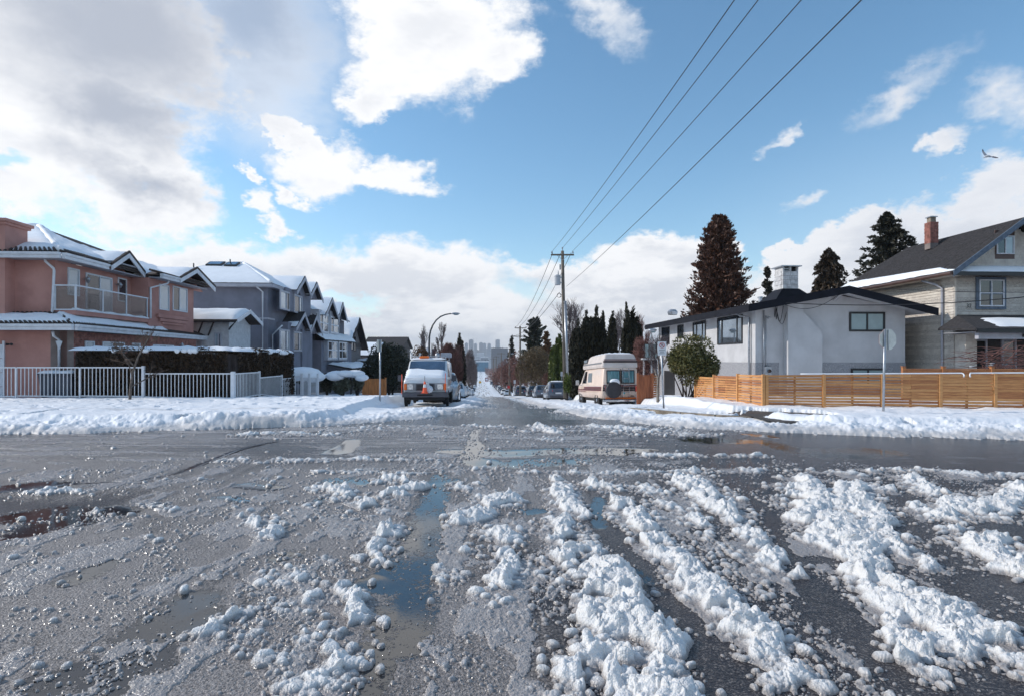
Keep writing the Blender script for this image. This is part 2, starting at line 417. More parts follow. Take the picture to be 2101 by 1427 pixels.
    M['steel_dark'] = mat('dark_painted_steel', (.035, .045, .06), .4, .2, metal=.3)
    M['wood_pole'] = mat('weathered_pole_wood', (.17, .145, .12), .85, .35, 3, .5, 20, stretch=(5, 5, .3))
    M['ceramic'] = mat('grey_ceramic', (.25, .26, .28), .3, .1)
    M['transformer'] = mat('pale_grey_transformer_paint', (.40, .42, .45), .4, .08)
    M['wire'] = mat('black_cable', (.02, .02, .024), .5, .1)
    M['sign_back'] = mat('aluminium_sign_back', (.66, .66, .60), .5, .10, 5)
    M['sign_white'] = mat('white_sign_face', (.72, .73, .75), .4, .04)
    M['sign_red'] = mat('red_sign_print', (.50, .03, .03), .4, .1)
    M['sign_black'] = mat('black_sign_print', (.03, .03, .03), .4, .1)
    M['sign_yellow'] = mat('yellow_sign_face', (.75, .42, .03), .4, .1)
    M['rubber'] = mat('tyre_rubber', (.022, .022, .025), .75, .25, 6, .2)
    M['rim'] = mat('dull_wheel_rim', (.36, .37, .39), .35, .2, 6, metal=.8)
    M['under'] = mat('black_underbody', (.014, .014, .016), .8, .2)
    M['plastic'] = mat('dark_bumper_plastic', (.075, .075, .09), .5, .15, 4)
    M['car_glass'] = mat('dark_car_glass', (.015, .02, .025), .03, .2, 2, spec=1.0, coat=1)
    M['lamp_red'] = mat('red_lamp_lens', (.65, .03, .03), .15, .1, coat=1)
    M['lamp_clear'] = mat('clear_lamp_lens', (.46, .50, .55), .08, .25, 12, coat=1, metal=.5)
    M['orange'] = mat('orange_plastic', (.85, .17, .015), .4, .08)
    M['cone_orange'] = mat('fluorescent_orange_cone', (.90, .12, .04), .45, .08)
    M['chrome'] = mat('scuffed_chrome', (.50, .53, .57), .22, .2, 6, metal=.9)
    M['paint_white'] = mat('white_car_paint', (.66, .68, .70), .3, .06, 2, coat=.8)
    M['paint_grey'] = mat('blue_grey_car_paint', (.12, .14, .18), .3, .1, 2, coat=1, metal=.4)
    M['paint_slate'] = mat('slate_car_paint', (.14, .165, .21), .3, .1, 2, coat=1, metal=.4)
    M['paint_black'] = mat('black_car_paint', (.022, .022, .028), .25, .1, 2, coat=1)
    M['paint_navy'] = mat('navy_car_paint', (.05, .07, .11), .3, .1, 2, coat=1, metal=.3)
    M['paint_silver'] = mat('silver_car_paint', (.40, .42, .45), .3, .1, 2, coat=1, metal=.5)
    M['paint_red'] = mat('dark_red_car_paint', (.22, .03, .03), .3, .1, 2, coat=1)
    M['cream'] = mat('cream_van_paint', (.74, .57, .46), .4, .08, 1.5, coat=.5)
    M['cream_top'] = mat('faded_fibreglass', (.64, .57, .53), .5, .08, 2)
    M['maroon'] = mat('maroon_stripe', (.17, .055, .065), .45, .12)
    M['brown_stripe'] = mat('dark_brown_stripe', (.045, .028, .03), .45, .12)
    M['curtain'] = mat('teal_curtain_behind_glass', (.15, .32, .36), .12, .35, 2.5, coat=.7, stretch=(9, 9, .5))
    M['vinyl'] = mat('black_vinyl_cover', (.035, .035, .042), .5, .15, 4)
    M['turq'] = mat('turquoise_sticker', (.03, .42, .50), .4, .05)
    M['bin'] = mat('dark_blue_grey_bin', (.05, .06, .085), .5, .15)
    M['bark'] = mat('grey_brown_bark', (.13, .105, .09), .9, .35, 6, .6, 30)
    M['bark_pale'] = mat('pale_bark', (.24, .205, .175), .9, .25, 6, .4, 30)
    M['bark_dark'] = mat('dark_bark', (.04, .03, .028), .9, .3, 6, .5, 30)
    M['twig_red'] = mat('reddish_twigs', (.25, .12, .10), .85, .35, 3)
    M['twig_brown'] = mat('brown_twigs', (.13, .085, .06), .85, .35, 3)
    M['twig_grey'] = mat('grey_purple_twigs', (.15, .115, .115), .85, .3, 2)
    M['soil'] = mat('wet_soil_and_dead_grass', (.065, .048, .036), .9, .4, 6, .8, 30)
    M['concrete'] = mat('weathered_concrete', (.27, .225, .175), .85, .3, 5, .4, 30)
    M['concrete_dark'] = mat('damp_dark_path', (.085, .07, .06), .75, .4, 22, .8, 60)
    M['stone'] = mat('rough_stone', (.25, .235, .24), .85, .35, 5, .6, 12)
    M['timber_grey'] = mat('dark_stained_boards', (.05, .045, .045), .7, .3, 2, .2, 30)
def leafmat(name, cols, rough=.55, scale=1.2, trans=.12, spec=.35):
    m = bpy.data.materials.new(name); m.use_nodes = True; nt = m.node_tree; g = NG(nt)
    b = nt.nodes['Principled BSDF']; b.inputs['Roughness'].default_value = rough; b.inputs['Specular IOR Level'].default_value = spec
    geo = g.new('ShaderNodeNewGeometry'); ro = geo.outputs['Random Per Island']
    cr = g.new('ShaderNodeValToRGB'); e = cr.color_ramp.elements
    while len(e) < len(cols): e.new(.5)
    for i, c in enumerate(cols): e[i].position = i/(max(1, len(cols)-1)); e[i].color = (*c, 1)
    n = g.noise(g.new('ShaderNodeTexCoord').outputs['Object'], scale, 3, .6)
    f = g.m('ADD', g.m('MULTIPLY', ro, .6), g.m('MULTIPLY', g.mr(n, .3, .7), .4))
    g.l.new(f, cr.inputs[0]); g.l.new(cr.outputs[0], b.inputs['Base Color'])
    return m
defmats()
_b = M['rail_glass'].node_tree.nodes['Principled BSDF']; _b.inputs['Alpha'].default_value = .38
M['leaf_hedge'] = leafmat('brown_green_hedge_leaf', [(.014, .010, .006), (.042, .026, .014), (.085, .048, .026)])
M['leaf_cedar'] = leafmat('russet_cedar_spray', [(.026, .013, .009), (.095, .042, .026), (.17, .080, .048)])
M['leaf_conifer'] = leafmat('dark_conifer_spray', [(.010, .012, .008), (.026, .026, .016), (.050, .044, .026)])
M['leaf_brownconifer'] = leafmat('brown_conifer_spray', [(.016, .011, .008), (.045, .030, .018), (.085, .055, .030)])
M['leaf_cypress'] = leafmat('cypress_spray', [(.008, .009, .006), (.020, .020, .010), (.048, .040, .018)])
M['leaf_laurel'] = leafmat('glossy_laurel_leaf', [(.025, .042, .010), (.080, .11, .022), (.20, .22, .055)], .35)
M['leaf_rhodo'] = leafmat('rhododendron_leaf', [(.026, .028, .010), (.075, .078, .024), (.18, .16, .06), (.11, .12, .045)], .35)
M['leaf_dark'] = leafmat('dark_evergreen_leaf', [(.010, .012, .008), (.024, .030, .016), (.050, .058, .030)], .4)
M['leaf_sage'] = leafmat('sage_green_leaf', [(.05, .055, .040), (.11, .115, .080), (.17, .17, .12)])
M['leaf_rust'] = leafmat('rust_orange_leaf', [(.045, .022, .010), (.12, .055, .020), (.20, .10, .035)])
M['leaf_moss'] = leafmat('mossy_brown_leaf', [(.045, .032, .018), (.125, .085, .042), (.20, .145, .075)])
M['leaf_red'] = leafmat('reddish_brown_twig_mass', [(.070, .030, .026), (.17, .070, .055), (.26, .125, .095)])
M['leaf_pine'] = leafmat('pine_needle_tuft', [(.010, .013, .010), (.024, .030, .020), (.045, .052, .034)])
def sign_text(txt, size, loc, rot, m, parent, nm='lettering'):
    c = bpy.data.curves.new('t', 'FONT'); c.body = txt; c.size = size; c.extrude = .002; c.align_x = 'CENTER'; c.align_y = 'CENTER'
    t = bpy.data.objects.new('t', c); sc.collection.objects.link(t); bpy.context.view_layer.update()
    me = bpy.data.meshes.new_from_object(t); bpy.data.objects.remove(t); me.materials.clear(); me.materials.append(m)
    o = bpy.data.objects.new(nm, me); sc.collection.objects.link(o); o.parent = parent; o.location = Vector(loc)-BASE[parent]; o.rotation_euler = rot; BASE[o] = BASE[parent]; return o
# ================================================================ GROUND
RX0, RX1, RY0, RY1, RS = -22.0, 22.0, 1.6, 22.0, .025
NXr, NYr = int((RX1-RX0)/RS), int((RY1-RY0)/RS)
def raster(): return np.zeros((NYr, NXr), np.float32)
def paint(r, pts, val=1.0, pw=1.0):
    """pts: (px,py,halfwidth px) on the flat crossing; keeps the largest value"""
    q = [(*G0(px, py), max(.03, w/F*(H*F/(py-HY)))) for px, py, w in pts]
    if len(q) == 1: q = q*2
    for (x0, y0, w0), (x1, y1, w1) in zip(q[:-1], q[1:]):
        m = max(w0, w1)
        a = max(0, int((min(x0, x1)-m-RX0)/RS)); b = min(NXr, int((max(x0, x1)+m-RX0)/RS)+2)
        c = max(0, int((min(y0, y1)-m-RY0)/RS)); d = min(NYr, int((max(y0, y1)+m-RY0)/RS)+2)
        if a >= b or c >= d: continue
        X, Y = np.meshgrid(RX0+np.arange(a, b)*RS, RY0+np.arange(c, d)*RS)
        dx, dy = x1-x0, y1-y0; L = dx*dx+dy*dy
        t = np.clip(((X-x0)*dx+(Y-y0)*dy)/L, 0, 1) if L > 1e-9 else np.zeros_like(X)
        dist = np.hypot(X-x0-t*dx, Y-y0-t*dy); w = w0+(w1-w0)*t
        v = val*np.clip(1-(dist/w)**2, 0, 1)**pw
        r[c:d, a:b] = np.maximum(r[c:d, a:b], v)
def sample(r, X, Y):
    i = np.clip(((Y-RY0)/RS), 0, NYr-1.01); j = np.clip(((X-RX0)/RS), 0, NXr-1.01)
    i0 = i.astype(np.int32); j0 = j.astype(np.int32); fi = i-i0; fj = j-j0
    ok = (X > RX0) & (X < RX1) & (Y > RY0) & (Y < RY1)
    v = (r[i0, j0]*(1-fj)+r[i0, j0+1]*fj)*(1-fi)+(r[i0+1, j0]*(1-fj)+r[i0+1, j0+1]*fj)*fi
    return np.where(ok, v, 0)
def sample0(r, X, Y):
    i = np.clip(((Y-RY0)/RS).astype(np.int32), 0, NYr-1); j = np.clip(((X-RX0)/RS).astype(np.int32), 0, NXr-1)
    return r[i, j]
T, C, W, S, NB, SK = [raster() for _ in range(6)]
THICK = [  # ridges of ploughed slush (height m, points)
 (.135, [(1645,985,32),(1665,1030,62),(1700,1075,95),(1735,1120,80),(1770,1155,50)]),
 (.11, [(1740,1000,32),(1760,1040,55),(1800,1085,50)]),
 (.07, [(1800,1090,40),(1850,1130,40),(1900,1160,40)]),
 (.14, [(1765,1185,30),(1830,1215,75),(1890,1250,90),(1950,1290,100),(2010,1325,95),(2080,1345,75)]),
 (.09, [(1900,1240,110),(1870,1330,50),(1900,1380,60)]),
 (.08, [(2060,1360,50),(2130,1380,60)]),
 (.13, [(1400,980,26),(1430,1005,46),(1460,1030,46),(1500,1055,30)]),
 (.08, [(1500,1055,30),(1530,1095,28),(1570,1130,45),(1600,1160,40),(1640,1180,25)]),
 (.06, [(1350,1030,22),(1400,1050,30),(1440,1080,28)]),
 (.07, [(1310,1000,22),(1350,1015,22)]),
 (.10, [(1205,992,22),(1240,1000,30)]),
 (.11, [(1262,1025,22),(1290,1050,34),(1320,1085,36)]),
 (.12, [(1330,1110,26),(1370,1130,46),(1400,1160,42)]),
 (.12, [(1385,1178,24),(1430,1200,50),(1470,1235,52),(1490,1270,30)]),
 (.08, [(1500,1265,36),(1540,1295,60),(1580,1330,40)]),
 (.055, [(1560,1340,50),(1640,1390,40),(1600,1400,50)]),
 (.13, [(1135,985,16),(1150,1010,28),(1165,1035,34),(1180,1055,26)]),
 (.08, [(1150,1070,28),(1160,1110,40),(1200,1130,50)]),
 (.075, [(1190,1120,40),(1150,1140,40),(1180,1180,36)]),
 (.16, [(1245,1165,36),(1250,1200,56),(1265,1240,76),(1290,1280,86),(1330,1310,60)]),
 (.11, [(1220,1240,50),(1225,1290,46)]),
 (.12, [(1340,1290,56),(1350,1330,34)]),
 (.11, [(1180,1375,45),(1240,1400,90),(1320,1420,100),(1370,1440,80)]),
 (.07, [(1200,1350,60),(1330,1370,70)]),
 (.10, [(925,1080,22),(960,1065,34),(1000,1045,34),(1050,1030,26)]),
 (.09, [(1000,1030,30),(1040,1018,24)]),
 (.075, [(915,1160,24),(925,1185,26)]),
 (.07, [(1035,1135,20),(1040,1170,36),(1040,1205,34)]),
 (.06, [(1010,1090,40),(1050,1110,35)]),
 (.07, [(945,995,18),(950,1005,18)]),
 (.09, [(770,992,16),(800,985,26),(830,990,16)]),
 (.11, [(790,1018,26),(830,1010,34),(865,1000,22)]),
 (.09, [(650,1000,14),(700,1010,26),(745,1035,36),(760,1045,30)]),
 (.08, [(495,1062,16),(530,1080,24),(560,1100,26)]),
 (.12, [(795,1090,20),(790,1110,24),(775,1130,18)]),
 (.05, [(830,1085,14),(770,1160,12)]),
 (.06, [(725,1150,12),(728,1151,12)]),
 (.10, [(2110,1000,30),(2060,1030,40),(2010,1055,46)]),
 (.12, [(1970,1090,26),(2010,1105,50),(2060,1140,60),(2110,1180,60)]),
 (.10, [(1870,985,22),(1910,1010,34),(1950,1015,30)]),
 (.10, [(1900,1045,26),(1940,1060,36),(1970,1030,30)]),
 (.07, [(1780,1000,26),(1820,1005,20)]),
 (.07, [(1330,935,8),(1380,935,12),(1440,936,8),(1480,936,10),(1520,934,8),(1555,935,14)]),
 (.05, [(450,945,8),(490,942,12),(530,948,8),(580,944,16),(650,944,14),(700,942,8),(800,942,6),(900,946,5)]),
 (.05, [(640,968,6),(760,970,8),(840,975,6),(1000,960,4),(1060,968,8),(1250,972,8),(1400,968,10),(1530,966,14),(1560,965,10)]),
 (.05, [(1620,970,20),(1680,968,14),(1740,972,22),(1800,966,8),(1900,965,14),(2000,975,20),(2100,975,16)]),
 (.10, [(1100,870,12),(1115,880,22),(1140,888,16)]),
 (.07, [(1190,868,10),(1240,875,34),(1300,880,30),(1340,884,16)]),
 (.05, [(1380,885,30),(1430,892,20)]),
 (.05, [(960,870,14),(1020,874,20)]),
 (.06, [(500,892,14),(560,889,18),(620,890,14),(680,893,10)]),
 (.05, [(1070,884,10),(1075,886,10)]),(.05, [(1120,902,10),(1150,904,8)]),
 (.06, [(60,1010,10),(130,1008,18),(160,1010,12)]),
 (.05, [(190,1050,16),(220,1062,14)]),(.05, [(320,1035,14),(345,1045,12)]),
 (.10, [(740,1290,30),(720,1240,26),(700,1200,22)]),
 (.07, [(430,1300,30),(470,1270,26)]),
 (.07, [(700,1360,30),(680,1400,30)]),
]
for hgt, pts in THICK: paint(T, pts, hgt, .95)
# crumbly skirts round every ridge
for hgt, pts in THICK: paint(C, [(a, b, w*1.7+8) for a, b, w in pts], .75, 1.0); paint(SK, [(a, b, w*1.55+10) for a, b, w in pts], 1.0, .7)
for pts in [[(620,1170,110),(600,1260,140),(650,1340,150),(600,1420,150)]]: paint(SK, pts, 1.0, .5)
for pts in [[(980,1130,70),(1030,1230,60)],[(1110,1060,40),(1120,1200,50)],[(1440,1100,60),(1560,1230,60)],[(1880,1100,50),(1960,1190,50)],[(560,1080,60),(700,1030,60)],[(1260,880,160),(1420,890,60)],[(850,872,60),(650,885,60)]]: paint(SK, pts, .6, .6)
CR_ = [(.95, [(600,1180,110),(640,1260,150),(620,1340,170),(560,1300,150),(640,1400,150)]),
      (.85, [(520,1080,80),(600,1130,60),(700,1180,60)]),(.8, [(640,1050,80),(740,1090,50),(700,1040,60)]),
      (.55, [(350,1060,90),(480,1010,60),(430,1090,80),(320,1140,70)]),(.4, [(250,1180,120),(330,1260,90)]),
      (.7, [(980,1090,90),(1060,1180,90),(1040,1280,80),(980,1230,60)]),(.5, [(1000,1350,120),(1080,1400,100)]),
      (.8, [(1100,1050,50),(1120,1180,60),(1130,1250,60)]),
      (.75, [(1380,1060,70),(1480,1120,80),(1600,1230,90),(1560,1180,80)]),
      (.6, [(1650,1260,90),(1700,1330,120),(1500,1350,100),(1800,1400,120)]),
      (.6, [(1850,1060,60),(1950,1170,70),(2050,1240,60)]),(.6, [(1700,1180,80),(1900,1180,80)]),
      (.5, [(1300,870,160),(1500,885,80)]),(.75, [(650,885,150),(850,880,120),(1000,890,160),(1150,915,160),(1250,950,200),(900,945,200)]),
      (.4, [(400,960,200),(700,975,200),(1000,970,160),(1300,985,200),(1700,975,200),(2000,985,150)]),
      (.35, [(100,1300,120),(200,1400,120)]),(.3, [(60,1180,60),(30,1250,50)])]
for v, pts in CR_: paint(C, pts, v, .6)
# thin wet slush film
for v, pts in [(1.0, [(0,1100,260),(300,1200,420),(600,1300,430),(300,1400,500)]),(1.0, [(650,1000,360),(600,1080,400)]),
               (.85, [(820,1050,260),(900,1200,120),(1000,1300,160),(1000,1420,220)]),(.8, [(1000,985,420),(1060,1080,180)]),
               (.7, [(1000,915,420),(900,880,350)]),(.8, [(300,960,300),(0,960,200)]),(.75, [(100,920,400),(300,905,260)]),
               (.22, [(1350,1000,200),(1500,1150,160),(1650,1330,160)]),(.4, [(1250,880,330)]),(.15, [(1900,1000,200),(2050,1250,150)])]: paint(S, pts, v, .45)
# standing water
for v, pts in [(1, [(20,1000,50),(70,996,60),(130,992,30)]),(1, [(40,1060,60),(110,1052,80),(170,1060,70),(60,1090,70)]),
               (1, [(225,1040,26),(250,1050,30),(270,1048,20)]),(.9, [(150,1190,40),(200,1165,36),(230,1150,20)]),
               (.74, [(905,975,18),(892,1010,34),(885,1050,40),(858,1120,62),(835,1190,76),(850,1250,56),(830,1330,50)]),(.68, [(800,1230,36),(780,1330,44),(755,1420,44)]),
               (1, [(850,1000,30),(900,990,26),(925,985,24)]),(1, [(770,1195,50),(800,1205,50)]),(1, [(1080,1048,30),(1100,1047,26)]),
               (.9, [(700,985,40),(760,990,30)]),(.9, [(455,1020,26),(500,1028,20)]),(.9, [(640,1040,16),(660,1020,14)]),(.9, [(580,1140,34),(600,1135,30)]),
               (1.5, [(975,880,8),(970,900,12),(975,915,22),(960,940,36),(1000,950,50)]),(1.4, [(690,928,34),(712,915,26),(725,902,18)]),(1.4, [(920,925,30),(1040,930,50),(1120,925,40),(1250,925,60),(1330,922,24)]),
               (.9, [(985,865,6),(980,880,8),(972,900,10)]),(.9, [(1060,950,60),(1180,945,50)]),
               (1, [(1535,890,16),(1565,893,26),(1590,897,12)]),(.75, [(1450,902,60),(1560,905,30),(1640,925,40)]),(.7, [(1700,930,80),(1800,925,60)]),
               (.9, [(1230,1020,14),(1225,1050,22),(1232,1080,16)]),(.9, [(400,1230,60),(330,1290,90),(420,1260,50)]),(.8, [(250,1370,120),(120,1400,80)]),
               (.8, [(1320,1190,30),(1300,1170,20)]),(.8, [(560,1000,30),(500,995,30)])]: paint(W, pts, v, .6)
# bands swept bare by tyres
for pts in [[(1203,1010,12),(1228,1070,22),(1290,1160,34),(1385,1265,44),(1500,1427,64)], [(1560,1000,10),(1595,1110,14),(1690,1235,44),(1800,1340,56),(1900,1440,66)], [(1840,1050,16),(1930,1130,26),(2080,1280,36)], [(880,990,30),(862,1100,44),(840,1200,54),(790,1440,50)], [(1090,1010,20),(1100,1120,16)]]: paint(NB, pts, 1.0, .5)
# long repaired seam holding water; its brown is a painted hedge reflection
SEAM = [(0,997,7),(150,992,7),(290,985,6),(370,968,8),(430,945,10),(490,922,9),(540,910,9),(570,905,4)]
paint(W, SEAM, 1.0, .5)
seam = raster(); paint(seam, SEAM, 1.0, .5)
paint(seam, [(0,902,2),(200,903,2),(300,900,3),(370,898,2)], .8, .5); paint(seam, [(395,915,4),(440,915,5),(460,914,2)], 1, .5); paint(seam, [(240,945,3),(290,935,3)], .7, .5)
def road_mesh():
    # near crossing: fine trapezoid of quads carrying water / slush attributes
    ys = np.geomspace(1.7, 22, 620); us = np.linspace(-1.12, 1.12, 760)
    Y, U = np.meshgrid(ys, us, indexing='ij'); X = U*(Y+.6)
    Z = np.interp(Y, PY, PZ)+.006*(fbm(X*.5, Y*.5, 3, 5)-.5)
    cold = sample(W, X, Y); film = sample(S, X, Y); sm = sample(seam, X, Y)
    Z = Z-.004*np.clip(cold, 0, 1)
    n, m = Y.shape; idx = np.arange(n*m).reshape(n, m)
    Fq = np.stack([idx[:-1, :-1], idx[:-1, 1:], idx[1:, 1:], idx[1:, :-1]], -1).reshape(-1, 4)
    o = np_mesh('road', np.stack([X, Y, Z], -1).reshape(-1, 3), Fq, M['asphalt'], smooth=True,
                attrs={'water': cold.ravel(), 'film': film.ravel(), 'seam': sm.ravel()})
    o['kind'] = 'structure'
    # far street following the hill, the cross street, and the road behind the camera
    V = []; Fc = []
    yy = [22, 26, 30, 36, 42, 50, 61, 70, 80, 100, 121, 135, 150, 175, 206, 250, 300, 370, 440, 520, 600, 800, 950, 1500, 3000]
    for y in yy:
        for k in range(7):
            x = axis(y)+(-5.9+11.8*k/6); V.append((x, y, prof(y)-.002))
    for i in range(len(yy)-1):
        for k in range(6): a = i*7+k; Fc.append((a, a+1, a+8, a+7))
    # surroundings of the crossing outside the trapezoid
    def quad(x0, x1, y0, y1, z):
        k = len(V); V.extend([(x0, y0, z), (x1, y0, z), (x1, y1, z), (x0, y1, z)]); Fc.append((k, k+1, k+2, k+3))
    quad(-120, 120, -40, 17, -.016); quad(-26, 26, 17, 22.2, -.13)
    o2 = np_mesh('street', V, Fc, M['asphalt'], attrs={'water': np.zeros(len(V)), 'film': np.full(len(V), .4), 'seam': np.zeros(len(V))})
    o2['kind'] = 'structure'
def asphalt_mat():
    m = bpy.data.materials.new('wet_asphalt'); m.use_nodes = True; nt = m.node_tree; g = NG(nt); b = nt.nodes['Principled BSDF']
    pos = g.new('ShaderNodeNewGeometry').outputs['Position']; x, y, z = g.sep(pos)
    at = lambda n: g.new('ShaderNodeAttribute', attribute_name=n).outputs['Fac']
    wa, fi, se = at('water'), at('film'), at('seam')
    big = g.noise(pos, .55, 4, .6); med = g.noise(g.mapping(pos, sca=(1, .45, 1)), 4.0, 4, .6); fine = g.noise(pos, 42, 3, .65); vf = g.noise(pos, 130, 2, .6)
    # tyre tracks running along the street and across it
    wob = g.m('MULTIPLY', g.noise(pos, .3, 2), 1.5)
    tr = g.noise(g.comb(g.m('ADD', x, g.m('MULTIPLY', y, .0546)), g.m('MULTIPLY', y, .04), 0.0), 5.0, 3, .6)
    tr2 = g.noise(g.comb(g.m('MULTIPLY', x, .05), y, 3.0), 5.5, 3, .6)
    cross = g.mr(y, 9.0, 10.5); cross = g.m('MULTIPLY', cross, g.mr(y, 15, 18, 1.0, 0.0))
    track = g.m('ADD', g.m('MULTIPLY', tr, g.m('SUBTRACT', 1.0, cross)), g.m('MULTIPLY', tr2, cross))
    rag = g.m('ADD', g.m('MULTIPLY', med, .75), g.m('MULTIPLY', fine, .55))
    rag2 = g.m('ADD', g.m('MULTIPLY', med, .8), g.m('ADD', g.m('MULTIPLY', fine, 1.0), g.m('MULTIPLY', g.noise(pos, 13, 4, .65), 1.0)))
    puddle = g.mr(g.m('ADD', wa, g.m('MULTIPLY', g.m('SUBTRACT', rag2, 1.36), 2.5)), .40, .52)
    puddle = g.m('MULTIPLY', puddle, g.mr(wa, .01, .10))
    lowspot = g.mr(g.m('ADD', big, g.m('MULTIPLY', g.m('SUBTRACT', track, .5), .6)), .60, .68)
    lowspot = g.m('MULTIPLY', lowspot, g.mr(rag, .5, .75, 1.0, .2))
    up = g.m('MULTIPLY', g.mr(y, 14, 18), g.mr(g.noise(g.mapping(pos, sca=(1.6, .22, 1)), 1.2, 4, .6), .46, .58)); lowspot = g.m('MAXIMUM', lowspot, up)
    puddle = g.m('MAXIMUM', puddle, g.m('MULTIPLY', lowspot, .55))
    film = g.mr(g.m('ADD', fi, g.m('ADD', g.m('MULTIPLY', g.m('SUBTRACT', track, .5), 1.1), g.m('MULTIPLY', g.m('SUBTRACT', fine, .5), 1.2))), .25, .95)
    film = g.m('MULTIPLY', film, g.m('SUBTRACT', 1.0, puddle))
    # packed snow with tyre tracks further down the hill
    lane = g.m('ABSOLUTE', g.m('SUBTRACT', g.m('ADD', x, g.m('MULTIPLY', y, .0546)), 1.1))
    far = g.mr(y, 95, 165); edge = g.mr(g.m('ADD', lane, g.m('MULTIPLY', g.m('SUBTRACT', med, .5), 1.6)), 1.6, 2.6)
    edge = g.m('MULTIPLY', edge, g.mr(y, 19, 23))
    ft = g.noise(g.comb(g.m('ADD', x, g.m('MULTIPLY', y, .0546)), g.m('MULTIPLY', y, .03), 0.0), 1.6, 4, .7)
    farm = g.m('MULTIPLY', far, g.mr(g.m('ADD', ft, g.m('MULTIPLY', far, .03)), .42, .56))
    snow = g.m('MAXIMUM', farm, edge)
    gr = g.vor(pos, 95, 'Color'); grs = g.sep(gr)[0]
    asp = g.mix(g.mr(big, .35, .65), (.028, .023, .025), (.013, .012, .016))
    patch_ = g.mr(g.noise(g.mapping(pos, sca=(.25, 1.6, 1)), 1.0, 5, .65), .38, .62)
    asp = g.mix(g.m('MULTIPLY', patch_, .4), asp, (.050, .046, .050))
    asp = g.mix(g.m('MULTIPLY', g.mr(grs, .66, 1.0), .75), asp, (.21, .185, .17))
    brown = g.m('MULTIPLY', g.mr(se, .1, .4), .6)
    asp = g.mix(brown, asp, (.035, .026, .024))
    crack = g.vor(g.vm('ADD', pos, g.vm('SCALE', g.noise(pos, 1.3, 3, out='Color'))), .34, 'Distance', 'DISTANCE_TO_EDGE')
    ck = g.m('MULTIPLY', g.mr(crack, .004, .012, 1.0, 0.0), g.mr(big, .5, .55))
    asp = g.mix(g.m('MULTIPLY', ck, .7), asp, (.012, .011, .012))
    grain = g.mr(g.m('ADD', g.m('MULTIPLY', fine, .6), g.m('MULTIPLY', grs, .5)), .40, .68)
    c = g.mix(g.m('MULTIPLY', film, g.m('ADD', .45, g.m('MULTIPLY', grain, .5))), asp, (.36, .325, .31))
    c = g.mix(puddle, c, (.014, .015, .018)); c = g.mix(g.m('MULTIPLY', g.m('MULTIPLY', brown, puddle), .8), c, (.030, .018, .015))  # reflection of dark hedge and house painted as brown into the seam water
    c = g.mix(snow, c, (.78, .80, .84))
    g.l.new(c, b.inputs['Base Color'])
    r = g.m('ADD', .16, g.m('MULTIPLY', fine, .16)); r = g.m('ADD', r, g.m('MULTIPLY', film, .15)); r = g.m('MULTIPLY', r, g.m('SUBTRACT', 1.0, g.m('MULTIPLY', puddle, .93)))
    r = g.m('ADD', r, g.m('MULTIPLY', snow, .35)); r = g.m('MULTIPLY', r, g.mr(y, 8, 15, 1.0, .62)); g.l.new(r, b.inputs['Roughness'])
    g.l.new(g.m('MAXIMUM', g.mr(puddle, 0, 1, .34, .95), g.mr(y, 8, 15, .34, .7)), b.inputs['Specular IOR Level'])
    hh = g.m('ADD', g.m('MULTIPLY', g.vor(pos, 70), .5), g.m('ADD', g.m('MULTIPLY', fine, .9), g.m('MULTIPLY', vf, .35)))
    hh = g.m('MULTIPLY', hh, g.m('SUBTRACT', 1.0, g.m('MULTIPLY', puddle, .985)))
    hh = g.m('ADD', hh, g.m('MULTIPLY', film, g.m('ADD', g.m('MULTIPLY', fine, 1.4), g.m('MULTIPLY', grs, .4))))
    g.l.new(g.bump(hh, .85, .010), b.inputs['Normal'])
    M['asphalt'] = m
def slush_mat():
    m = bpy.data.materials.new('wet_slush'); m.use_nodes = True; nt = m.node_tree; g = NG(nt); b = nt.nodes['Principled BSDF']
    pos = g.new('ShaderNodeNewGeometry').outputs['Position']
    th = g.new('ShaderNodeAttribute', attribute_name='thick').outputs['Fac']
    n = g.noise(pos, 5, 4, .6); n2 = g.noise(pos, 60, 3, .6); n3 = g.noise(pos, 19, 3, .6)
    wet = g.mr(g.m('ADD', th, g.m('MULTIPLY', g.m('SUBTRACT', n, .5), .03)), .006, .046, 1.0, 0.0)
    c = g.mix(wet, (.74, .73, .72), (.33, .305, .295))
    c = g.mix(g.m('MULTIPLY', g.mr(n3, .52, .7), .16), c, (.52, .45, .40))
    g.l.new(c, b.inputs['Base Color'])
    g.l.new(g.mr(wet, 0, 1, .42, .20), b.inputs['Roughness'])
    b.inputs['Subsurface Weight'].default_value = .25; b.inputs['Subsurface Radius'].default_value = (.02, .022, .025); b.inputs['Subsurface Scale'].default_value = 1
    hh = g.m('ADD', g.m('MULTIPLY', g.vor(pos, 85), .6), n2)
    g.l.new(g.bump(g.m('ADD', hh, g.m('MULTIPLY', n3, 1.5)), .8, .010), b.inputs['Normal'])
    M['slush'] = m
    m = bpy.data.materials.new('ploughed_snow'); m.use_nodes = True; nt = m.node_tree; g = NG(nt); b = nt.nodes['Principled BSDF']
    pos = g.new('ShaderNodeNewGeometry').outputs['Position']
    di = g.new('ShaderNodeAttribute', attribute_name='dirt').outputs['Fac']
    n = g.noise(pos, 3, 4, .6); n3 = g.noise(pos, 26, 4, .6)
    d = g.mr(g.m('ADD', di, g.m('MULTIPLY', g.m('SUBTRACT', n, .5), .7)), .15, .9)
    c = g.mix(g.m('MULTIPLY', d, .75), (.85, .86, .885), (.44, .415, .40))
    g.l.new(c, b.inputs['Base Color']); b.inputs['Roughness'].default_value = .55; b.inputs['Specular IOR Level'].default_value = .35
    g.l.new(g.bump(g.m('ADD', n3, g.m('MULTIPLY', g.noise(pos, 9, 3), 1.2)), .55, .02), b.inputs['Normal'])
    M['ploughed'] = m
